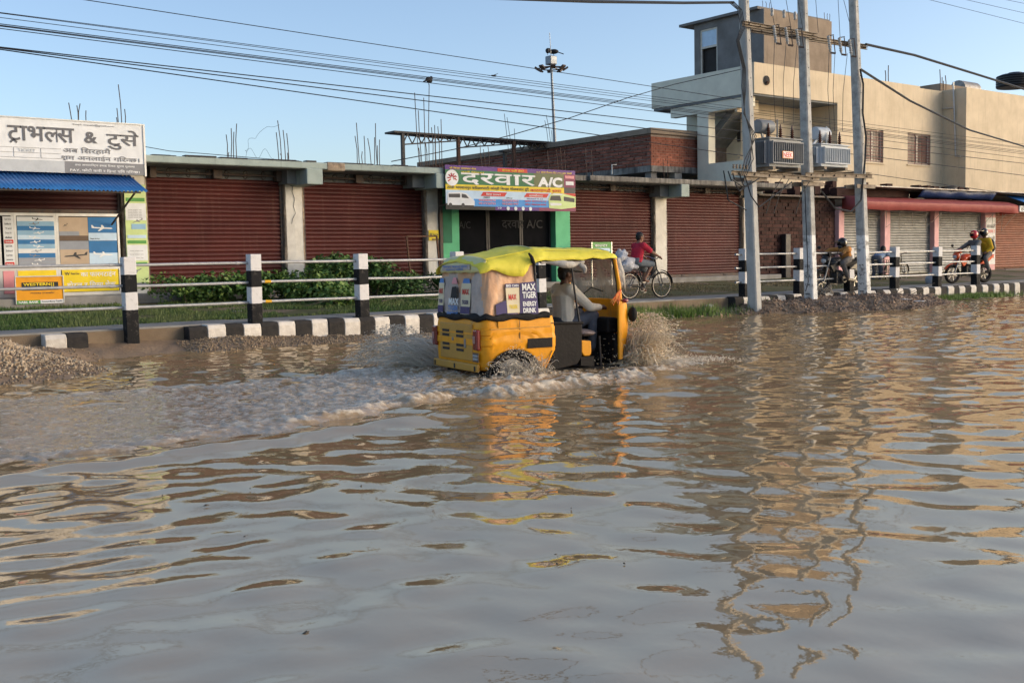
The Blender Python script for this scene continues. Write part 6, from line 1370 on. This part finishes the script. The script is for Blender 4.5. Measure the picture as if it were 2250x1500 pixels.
rng = np.random.default_rng(77); xx = rng.uniform(1.5,14,60); yy = rng.uniform(3.5,9.5,60)
tag(blobs('floating_bits', np.stack([xx,yy,np.full(60,.006)],1), np.stack([rng.uniform(.004,.02,60),rng.uniform(.003,.008,60),np.full(60,.004)],1),'twig',seed=78),'tiny leaves and twigs floating on the muddy water','debris',kind='stuff')
# ------------------------------------------------------------------ cyclist
def bicycle(label, loc, rz, basket=False):
    t = thing('bicycle', label, 'bicycle', loc, rz); R = .335; wb = 1.06
    for x in (0, wb):
        q = MB(); q.torus((x,0,R),(0,1,0),R-.02,.02,40,8); wh = q.build('wheel','rubber',t,smooth=1,local=True)
        q = MB(); q.torus((x,0,R),(0,1,0),R-.045,.010,36,6); q.build('rim','metal_grey',wh,smooth=1,local=True)
        q = MB(); q.tube([(x,-.05,R),(x,.05,R)],.02,8)
        for k in range(16): a = k*math.pi/8; q.tube([(x,.02*(-1)**k,R),(x+(R-.05)*math.cos(a),0,R+(R-.05)*math.sin(a))],.003,4,cap=False)
        q.build('spokes','metal_grey',wh,local=True)
        q = MB(); q.sheet([[(x+(R+.03)*math.cos(a),-.035,R+(R+.03)*math.sin(a)),(x+(R+.045)*math.cos(a),0,R+(R+.045)*math.sin(a)),(x+(R+.03)*math.cos(a),.035,R+(R+.03)*math.sin(a))] for a in ([.25+2.6*k/14 for k in range(15)] if x == 0 else [.1+1.5*k/14 for k in range(15)])]); q.build('mudguard','moto_black',wh,smooth=1,solid=.004,local=True)
    bb, st, hd_, hd2 = (.46,0,.29),(.30,0,.80),(.86,0,.86),(.90,0,.74)
    q = MB(); q.tube([bb,st],.016,8); q.tube([bb,hd2],.018,8); q.tube([(.31,0,.77),hd_],.016,8)
    for s in (-1,1): q.tube([(0,s*.06,R),(.44,s*.03,.29)],.010,6); q.tube([(0,s*.06,R),(.31,s*.02,.76)],.009,6); q.tube([hd2,(.97,s*.05,.60),(wb,s*.055,R)],.013,6)
    q.tube([(.845,0,.98),hd2],.018,8); q.build('frame','moto_black',t,smooth=1,local=True)
    q = MB(); q.tube([(.70,.28,1.02),(.80,.24,1.06),(.86,.06,1.0),(.86,-.06,1.0),(.80,-.24,1.06),(.70,-.28,1.02)],.012,8); q.build('handlebar','chrome',t,smooth=1,local=True)
    q = MB(); q.ball((.26,0,.90),(.14,.09,.035),12,7); q.tube([(.30,0,.80),(.27,0,.88)],.013,6); q.build('saddle','rubber',t,smooth=1,local=True)
    q = MB(); q.torus((.46,.05,.29),(0,1,0),.09,.008,24,6); q.tube([(.46,.07,.29),(.56,.09,.16)],.010,6); q.tube([(.46,-.07,.29),(.36,-.09,.42)],.010,6); q.bar((.51,.10,.16),(.61,.10,.16),.08,.02); q.bar((.31,-.10,.42),(.41,-.10,.42),.08,.02); q.build('crank','metal_grey',t,local=True)
    q = MB()
    for s in (-1,1): q.tube([(-.2,s*.07,.72),(.26,s*.07,.72)],.007,5); q.tube([(-.12,s*.07,.72),(0,s*.07,R)],.006,5)
    for k in range(5): q.tube([(-.2+.1*k,-.07,.72),(-.2+.1*k,.07,.72)],.006,5)
    q.build('carrier','metal_grey',t,local=True); return t
cf = onZ(1455,655,.42); cl = V((cf.x-1.06, cf.y+.08, .42)); CY = -.06
bicycle('black bicycle ridden by the man in red along the pavement', cl, CY)
person('man in a red shirt and grey shorts riding the bicycle', dict(head=(.36,.0,1.53), neck=(.32,0,1.39), chest=(.29,0,1.24), pelvis=(.22,0,.93), sh=[(.32,.18,1.32),(.32,-.18,1.32)], el=[(.54,.25,1.15),(.55,-.25,1.15)], wr=[(.72,.27,1.05),(.73,-.27,1.05)], hip=[(.25,.09,.91),(.25,-.09,.91)], kn=[(.62,.12,.72),(.64,-.12,.86)], an=[(.50,.11,.27),(.40,-.11,.50)], toe=[(.63,.11,.20),(.53,-.11,.44)]), 'skin_mid','shirt_red','short','denim',True,'hair',(1,-.25,-.05), root=cl, rz=CY)
q = MB(); q.ball((0,0,0),(.25,.16,.15),20,16); vv = np.array(q.v); q.v = [tuple(a) for a in vv*(1+.42*fbm(vv[:,0]*9+3,vv[:,1]*9+vv[:,2]*8,41,3))[:,None]]; o = q.build('sack','sack',smooth=1); o.location = cl+V((-.06,0,.86)); tag(o,'white plastic sack on the bicycle carrier behind the cyclist','sack')
q = MB(); q.ball((0,0,0),(.15,.12,.17),20,16); vv = np.array(q.v); q.v = [tuple(a) for a in vv*(1+.42*fbm(vv[:,0]*9+9,vv[:,1]*9+vv[:,2]*8,44,3))[:,None]]; o = q.build('sack','sack',smooth=1); o.location = cl+V((-.24,.02,1.05)); tag(o,'smaller white bundle on top of the sack behind the cyclist','sack')

# ------------------------------------------------------------------ motorcycles
def motorcycle(label, loc, rz, paint):
    t = thing('motorcycle', label, 'motorcycle', loc, rz); R = .31; wb = 1.33
    for x,w_ in ((0,.065),(wb,.05)):
        q = MB(); q.torus((x,0,R),(0,1,0),R-w_,w_,36,10); wh = q.build('wheel','rubber',t,smooth=1,local=True)
        q = MB(); q.torus((x,0,R),(0,1,0),R-w_*2+.01,.014,30,6); q.tube([(x,-.08,R),(x,.08,R)],.04,10)
        for k in range(6): a = k*math.pi/3+.3; q.bar((x,0,R),(x+(R-w_*2)*math.cos(a),0,R+(R-w_*2)*math.sin(a)),.03,.03,up=(0,1,0))
        q.build('rim','metal_grey',wh,local=True)
        q = MB(); q.torus((x,-.06,R),(0,1,0),.11,.012,24,4); q.build('brake_disc','chrome',wh,local=True)
    q = MB()
    for s in (-1,1): q.tube([(wb,s*.09,R),(wb-.20,s*.09,.78),(wb-.27,s*.09,.98)],[.026,.022,.02],8)
    q.build('fork','metal_grey',t,smooth=1,local=True)
    q = MB(); q.sheet([[(wb+(R+.03)*math.cos(a),-.06,R+(R+.03)*math.sin(a)),(wb+(R+.05)*math.cos(a),0,R+(R+.05)*math.sin(a)),(wb+(R+.03)*math.cos(a),.06,R+(R+.03)*math.sin(a))] for a in [.5+1.7*k/10 for k in range(11)]]); q.build('mudguard',paint,t,smooth=1,solid=.006,local=True)
    q = MB(); q.ball((.76,0,.84),(.28,.15,.13),18,12); q.ball((.92,0,.80),(.16,.19,.12),14,10); q.prism([(.95,.78),(1.16,.74),(1.02,.56),(.90,.66)],'y',-.19,-.14); q.prism([(.95,.78),(1.16,.74),(1.02,.56),(.90,.66)],'y',.14,.19); q.build('fuel_tank',paint,t,smooth=1,local=True)
    q = MB(); q.prism([(.58,.82),(.30,.80),(-.06,.88),(-.26,.98),(-.24,.90),(.0,.76),(.45,.68)],'y',-.11,.11); q.build('seat','rubber',t,bevel=.03,local=True)
    q = MB(); q.prism([(.05,.78),(-.30,.92),(-.34,.86),(0,.62),(.3,.62)],'y',-.10,.10); q.build('tail',paint,t,bevel=.02,local=True)
    q = MB(); q.box(.42,.86,-.13,.13,.26,.58); q.ball((.66,0,.45),(.25,.17,.17),12,8); q.lathe([(.12,-.20),(.12,.20)],(.60,0,.36),(0,1,0),14); q.build('engine','moto_black',t,bevel=.02,local=True)
    q = MB(); q.tube([(.84,-.1,.42),(.80,-.16,.22),(.4,-.18,.22),(-.05,-.19,.34),(-.22,-.19,.42)],[.025,.025,.03,.05,.055],10); q.build('exhaust','metal_grey',t,smooth=1,local=True)
    q = MB(); q.tube([(.98,0,.80),(.72,0,.62),(.35,0,.40)],.03,8); q.tube([(.95,0,.74),(.88,0,.3),(.5,0,.24)],.022,8); q.bar((.42,.1,.36),(0,.1,R),.04,.06); q.bar((.42,-.1,.36),(0,-.1,R),.04,.06); q.tube([(.3,.0,.72),(.12,0,.4)],.03,8); q.build('frame','moto_black',t,smooth=1,local=True)
    q = MB(); q.tube([(.86,.36,1.02),(.94,.26,1.06),(1.04,.08,1.02),(1.04,-.08,1.02),(.94,-.26,1.06),(.86,-.36,1.02)],.014,8); q.build('handlebar','moto_black',t,smooth=1,local=True)
    for s in (-1,1): q = MB(); q.tube([(.98,s*.25,1.06),(1.0,s*.34,1.20)],.007,5); q.ball((1.0,s*.36,1.24),(.015,.07,.045),10,7); q.build('mirror','moto_black',t,smooth=1,local=True)
    q = MB(); q.ball((1.17,0,.90),(.09,.13,.12),14,10); q.prism([(1.10,.98),(1.16,1.10),(1.05,1.12),(1.0,1.0)],'y',-.11,.11); hl = q.build('headlight_cowl',paint,t,smooth=.8,local=True); q = MB(); q.ball((1.225,0,.88),(.04,.09,.075),12,8); q.build('headlight','lamp_clear',hl,smooth=1,local=True); return t
# orange motorcycle with two riders, seen beyond the railing
mf = onZ(2092,622,.44); d_ = V((-.96,.29,0)).normalized(); ml = V((mf.x,mf.y,.42))-d_*1.33; mz = math.atan2(d_.y,d_.x)
motorcycle('orange and black motorcycle with two riders by the pink shop', ml, mz, 'moto_orange')
RJ = dict(head=(.44,0,1.56), neck=(.40,0,1.40), chest=(.38,0,1.24), pelvis=(.30,0,.92), sh=[(.41,.19,1.33),(.41,-.19,1.33)], el=[(.66,.30,1.16),(.66,-.30,1.16)], wr=[(.84,.33,1.06),(.84,-.33,1.06)], hip=[(.34,.12,.90),(.34,-.12,.90)], kn=[(.72,.22,.80),(.72,-.22,.80)], an=[(.48,.20,.40),(.48,-.20,.40)], toe=[(.62,.20,.33),(.62,-.20,.33)])
person('rider in a grey jacket and red and black helmet steering the orange motorcycle', RJ, 'skin','jacket_grey','long','jacket_grey',False,'hair',(1,.1,-.05),helmet='helmet_red', root=ml, rz=mz)
RP = {k: ([(p[0]-.42,p[1],p[2]+.06) for p in v] if isinstance(v,list) else (v[0]-.42,v[1],v[2]+.06)) for k,v in RJ.items()}
RP['el'] = [(-.02,.30,1.14),(-.02,-.30,1.14)]; RP['wr'] = [(.16,.24,1.02),(.16,-.24,1.02)]; RP['kn'] = [(.22,.28,.80),(.22,-.28,.80)]; RP['an'] = [(.05,.25,.42),(.05,-.25,.42)]; RP['toe'] = [(.18,.25,.36),(.18,-.25,.36)]
person('passenger in a yellow top and dark helmet behind the rider on the orange motorcycle', RP, 'skin','yellow_cloth','long','jacket_grey',False,'hair',(1,.15,-.05),helmet='helmet_black', root=ml, rz=mz)
q = MB(); q.ball((0,0,0),(.13,.19,.24),14,10); q.ball((-.06,0,-.06),(.10,.15,.14),12,8); o = q.build('backpack','moto_black',smooth=1); c = Matrix.Rotation(mz,3,'Z') @ V((-.26,0,1.22)); o.location = ml+c; o.rotation_euler = (0,.15,mz); tag(o,'black backpack worn by the passenger in yellow','backpack')
# dark motorcycle behind the third pole
mf2 = onZ(1812,642,.42); ml2 = V((mf2.x+1.45,mf2.y+.1,.40)); mz2 = math.pi-.08
motorcycle('dark motorcycle behind the railing between the second and third utility poles', ml2, mz2, 'moto_black')
person('rider in a black helmet and orange brown top on the dark motorcycle', {**RJ,'head':(.46,0,1.33),'neck':(.42,0,1.22),'chest':(.38,0,1.12),'sh':[(.42,.19,1.17),(.42,-.19,1.17)]}, 'skin','orange_cloth','long','jacket_grey',False,'hair',(1,-.3,-.25),helmet='helmet_black', root=ml2, rz=mz2)
# cargo cycle with a man bending over it
kf = onZ(2040,618,.44); kl = V((kf.x-1.0,kf.y+.9,.42))
bicycle('old bicycle with a wire crate parked behind the railing before the grey shutters', kl, .1)
q = MB()
for k in range(9):
    u = k/8; q.bar((-.55+1.0*u,-.24,.35),(-.55+1.0*u,-.24,.80),.02,.02)
    if k < 6: q.bar((-.55,-.24,.35+.09*k),(.45,-.24,.35+.09*k),.018,.018); q.bar((-.55,.24,.35+.09*k),(.45,.24,.35+.09*k),.018,.018)
q.box(-.55,.45,-.23,.23,.34,.36); o = q.build('wire_crate','moto_black'); o.location = kl+V((-.25,-.1,.0)); o.rotation_euler = (0,0,.1); tag(o,'black wire crate beside the old bicycle at the railing','crate')
person('man in a blue grey shirt bending behind the railing at the old bicycle', dict(head=(.02,.25,1.16), neck=(-.06,.25,1.08), chest=(-.16,.25,1.0), pelvis=(-.46,.25,.86), sh=[(-.08,.44,1.02),(-.08,.06,1.02)], el=[(.20,.44,.92),(.22,.04,.94)], wr=[(.46,.36,.94),(.48,.10,.96)], hip=[(-.44,.36,.84),(-.44,.15,.84)], kn=[(-.36,.38,.46),(-.34,.14,.46)], an=[(-.46,.38,.09),(-.42,.14,.09)], toe=[(-.32,.38,.04),(-.28,.14,.04)]), 'skin','blue_shirt','long','trouser_grey',False,'hair',(.9,-.3,-.35), root=kl, rz=.1)
# ------------------------------------------------------------------ plants
def leaves(name, pts, size, m, parent, seed, up=.5, asp=.62):
    rng = np.random.default_rng(seed); n = len(pts); pts = np.asarray(pts)
    d = rng.normal(size=(n,3)); d[:,2] = d[:,2]*.6-.15; d /= np.linalg.norm(d,axis=1,keepdims=True)
    nrm_ = rng.normal(size=(n,3))*.7+np.array([0,-.25,up]); s = np.cross(d,nrm_); s /= np.linalg.norm(s,axis=1,keepdims=True); u = np.cross(s,d)
    L_ = (size*rng.uniform(.6,1.3,n))[:,None]; W_ = L_*asp/2
    v = np.stack([pts, pts+d*L_*.45+s*W_+u*L_*.06, pts+d*L_-u*L_*.10, pts+d*L_*.45-s*W_+u*L_*.06],1).reshape(-1,3)
    b = np.arange(n)[:,None]*4; f = np.concatenate([b+[[0,1,2]], b+[[0,2,3]]],0)
    return link(name, np_mesh(name, v, f, m, smooth=False), parent)
def bush(label, c, rx, ry, h, n, size, mats, seed, stems=8, nm='bush', group='bushes before the shutters'):
    rng = np.random.default_rng(seed); t = thing(nm, label, nm, c, 0, group); c = V(c)
    k = 9; cc = np.stack([rng.uniform(-rx,rx,k), rng.uniform(-ry,ry,k), rng.uniform(.25,.8,k)*h],1); rr = rng.uniform(.28,.48,k)
    for j,(m_,share) in enumerate(mats):
        i = rng.integers(0,k,int(n*share)); d = rng.normal(size=(len(i),3)); d /= np.linalg.norm(d,axis=1,keepdims=True); r = rr[i]*rng.uniform(.55,1.05,len(i))
        p = cc[i]+d*r[:,None]*np.array([1,.8,.75]); p = p[p[:,2] > .01]; leaves('crown', p+np.array(c), size, m_, t, seed+j)
    q = MB()
    for j in range(stems):
        a = cc[j%k]; q.tube([(c.x+a[0]*.4,c.y+a[1]*.4,c.z-.05),(c.x+a[0]*.8,c.y+a[1]*.8,c.z+a[2]*.6),(c.x+a[0],c.y+a[1],c.z+a[2]+rr[j%k]*.5)],[.012,.009,.004],5)
    q.build('stems','stem',t)
LM = [('leaf',.5),('leaf2',.28),('leaf3',.22)]
DM = [('leaf3',.55),('leaf',.40),('leaf2',.05)]
bl = [('low yellow green bush at the pillar beside the agency',(9.5,23.8,.58),.7,.5,.50,1300,.10,LM),('round leafed green bush below the first maroon shutter',(10.9,23.7,.58),.8,.5,.58,1700,.12,LM),('bright green low bush left of the second railing post',(12.0,23.2,.55),.6,.5,.55,1300,.12,LM),
      ('tall dark bush climbing against the white pillar',(13.1,23.9,.6),.75,.45,1.05,2000,.11,DM),('tall dark green bush below the second shutter',(14.2,23.9,.6),.7,.45,.80,1600,.11,DM),('dark low bush behind the third railing post',(15.6,23.8,.6),.8,.5,.45,1500,.09,DM),('dark scrub at the foot of the green pillar',(17.0,23.5,.58),.7,.5,.40,1200,.08,DM),
      ('broad leafed plant in front of the dark bush by the second post',(12.3,21.9,.5),.35,.3,.34,420,.16,[('leaf',.6),('leaf2',.4)])]
for k,(lab,c,rx,ry,h,n,s,mm) in enumerate(bl): bush(lab,c,rx,ry,h*1.15,int(n*1.5),s,mm,100+k*7)
# grass on the verge
rng = np.random.default_rng(31)
def grass(name, label, x, y, z, h, m, seed, lean=.5):
    rng = np.random.default_rng(seed); n = len(x); a = rng.uniform(0,6.28,n); H_ = h*rng.uniform(.4,1.3,n); w_ = .006+.006*rng.random(n)
    dx, dy = np.cos(a), np.sin(a); ln = lean*H_*rng.random(n)
    p0 = np.stack([x-dy*w_, y+dx*w_, z],1); p1 = np.stack([x+dy*w_, y-dx*w_, z],1); p2 = np.stack([x+dx*ln, y+dy*ln, z+H_],1)
    v = np.stack([p0,p1,p2],1).reshape(-1,3); f = np.arange(n*3).reshape(-1,3); o = link(name, np_mesh(name, v, f, m, smooth=False)); return tag(o, label, 'grass', kind='stuff')
def vz(x, y): return .404+np.interp(y,[19.95,22,24.6],[0,.1,.25])
n = 60000; x = rng.uniform(2,19,n); y = rng.uniform(19.85,24.4,n); k = (fbm(x*.7,y*.9,33,3) > -.45); x, y = x[k], y[k]
grass('grass','short green grass on the verge behind the left railing',x,y,vz(x,y),.075,'blade',1)
n = 16000; x = rng.uniform(18,31,n); y = rng.uniform(20.3,24.2,n); k = (fbm(x*.6,y*.8,35,3) > -.05); x, y = x[k], y[k]
grass('dry_grass','thin dry grass on the ground before the right shutters',x,y,vz(x,y),.05,'dry',2)
x = rng.normal(18.3,1.2,7000); y = 18.2+rng.normal(0,.20,7000)-.06*(x-18.9); z = bank(x,y); k = z > -.01
grass('weeds','clump of green weeds at the water edge right of the rickshaw',x[k],y[k],z[k],.20,'leaf2',3,.8)
x = np.r_[rng.normal(31.8,1.3,5200)]; y = 18.15+rng.normal(0,.14,5200); grass('kerb_grass','green grass growing along the kerb at the right water edge',x,y,np.full(len(x),.01),.16,'leaf2',4,.7)
x = rng.uniform(7,16,2500); y = 20.0+rng.normal(0,.05,2500); grass('edge_grass','grass fringe hanging over the pavement edge',x,y,np.full(2500,.41),.06,'blade',5,.9)
# loose branches
def twigs(label, c, n, L_, m, seed, flat=.2):
    r = random.Random(seed); q = MB()
    for k in range(n):
        a = r.uniform(-.6,.6)+(math.pi if r.random() < .5 else 0); p = V(c)+V((r.uniform(-.4,.4),r.uniform(-.25,.25),r.uniform(.0,.15))); d = V((math.cos(a),math.sin(a)*.5,r.uniform(-.05,flat)))*L_*r.uniform(.5,1)
        q.tube([p,p+d*.5+V((0,0,r.uniform(-.03,.1))),p+d],[.014,.010,.005],5)
    return tag(q.build('dead_branch',m,smooth=1),label,'branch','dead branches on the ground')
twigs('pale dry branch lying on the grass right of the third post',(14.6,21.2,.5),9,1.0,'pale_twig',3); twigs('dark tangled dead branch on the grass behind the rickshaw',(15.2,21.4,.52),12,.9,'twig',4,.6); twigs('thin dead branch on the grass before the second shutter',(12.6,21.5,.52),4,1.1,'twig',5,.1)
c = onZ(2010,668,.02); twigs('dark branch sticking out of the water below the rubble',(c.x+.3,c.y+.6,.12),8,1.1,'twig',6,.5); c = onZ(2145,668,.0); twigs('bent black branch floating near the grassy kerb',(c.x,c.y,.02),5,1.0,'twig',7,.25); c = onZ(1965,685,.0); twigs('two dark sticks poking from the water below the third pole',(c.x,c.y,.02),3,.6,'twig',8,.7)
# litter
def scrap(label, c, s, m, seed):
    q = MB(); r = random.Random(seed); G = [[(u*s,v*s*.6,.02+r.uniform(0,.35)*s*.4) for v in (-1,-.3,.4,1)] for u in (-1,-.4,.3,1)]; q.sheet(G); o = q.build('litter',m,smooth=1,solid=.003); o.location = c; o.rotation_euler = (0,0,r.uniform(0,3)); tag(o,label,'litter','litter on the ground')
for k,(px,py,zz,s,lab) in enumerate([(520,686,.47,.10,'crumpled white paper on the grass left of the second post'),(370,688,.45,.09,'scrap of white paper on the grass right of the first post'),(405,690,.45,.07,'small white wrapper on the grass between the first posts'),(725,668,.46,.16,'pale plastic sheet on the grass before the third post'),(775,664,.46,.10,'white plastic bag on the grass beside the third post'),(10,678,.5,.08,'white scrap on the ground under the orange board'),(80,680,.5,.06,'small pale scrap on the grass below the orange board'),(110,705,.45,.07,'tan leaf scrap on the grass below the left rails')]):
    scrap(lab, onZ(px,py,zz), s, 'litter', k)
c = onZ(2040,620,.44); q = MB(); q.ball((0,0,0),(.25,.2,.26),14,10); vv = np.array(q.v); q.v = [tuple(a) for a in vv*(1+.3*fbm(vv[:,0]*5,vv[:,1]*5+vv[:,2]*4,47,3))[:,None]]; o = q.build('plastic_bag','sack',smooth=1); o.location = (c.x-.7,c.y-.6,.52); tag(o,'white plastic bag on the pavement beside the fifth post of the right railing','bag')
for k,(px,py) in enumerate([(1885,652),(1990,660),(2020,664),(1600,660),(2190,636)]): scrap(['white rag in the rubble at the last pole','crumpled pale plastic on the rubble by the water','flattened white plastic at the rubble tip','pale scrap in rubble by the first pole','pale scrap at the kerb near the right picture edge'][k], onZ(px,py,.25), .14, 'litter', 60+k)
q = MB(); r = random.Random(4)
for k in range(14):
    a = r.uniform(0,6.28); q.tube([(.28*math.cos(a),.2*math.sin(a),.02),(.2*math.cos(a+.8),.15*math.sin(a+.8),.16+.1*r.random()),(.26*math.cos(a+1.7),.2*math.sin(a+1.7),.05)],.012,5)
o = q.build('rope_tangle','pale_twig',smooth=1); c = onZ(1812,648,.35); o.location = (c.x,c.y,.36); tag(o,'tangle of pale rope on the rubble beside the middle pole','rope')
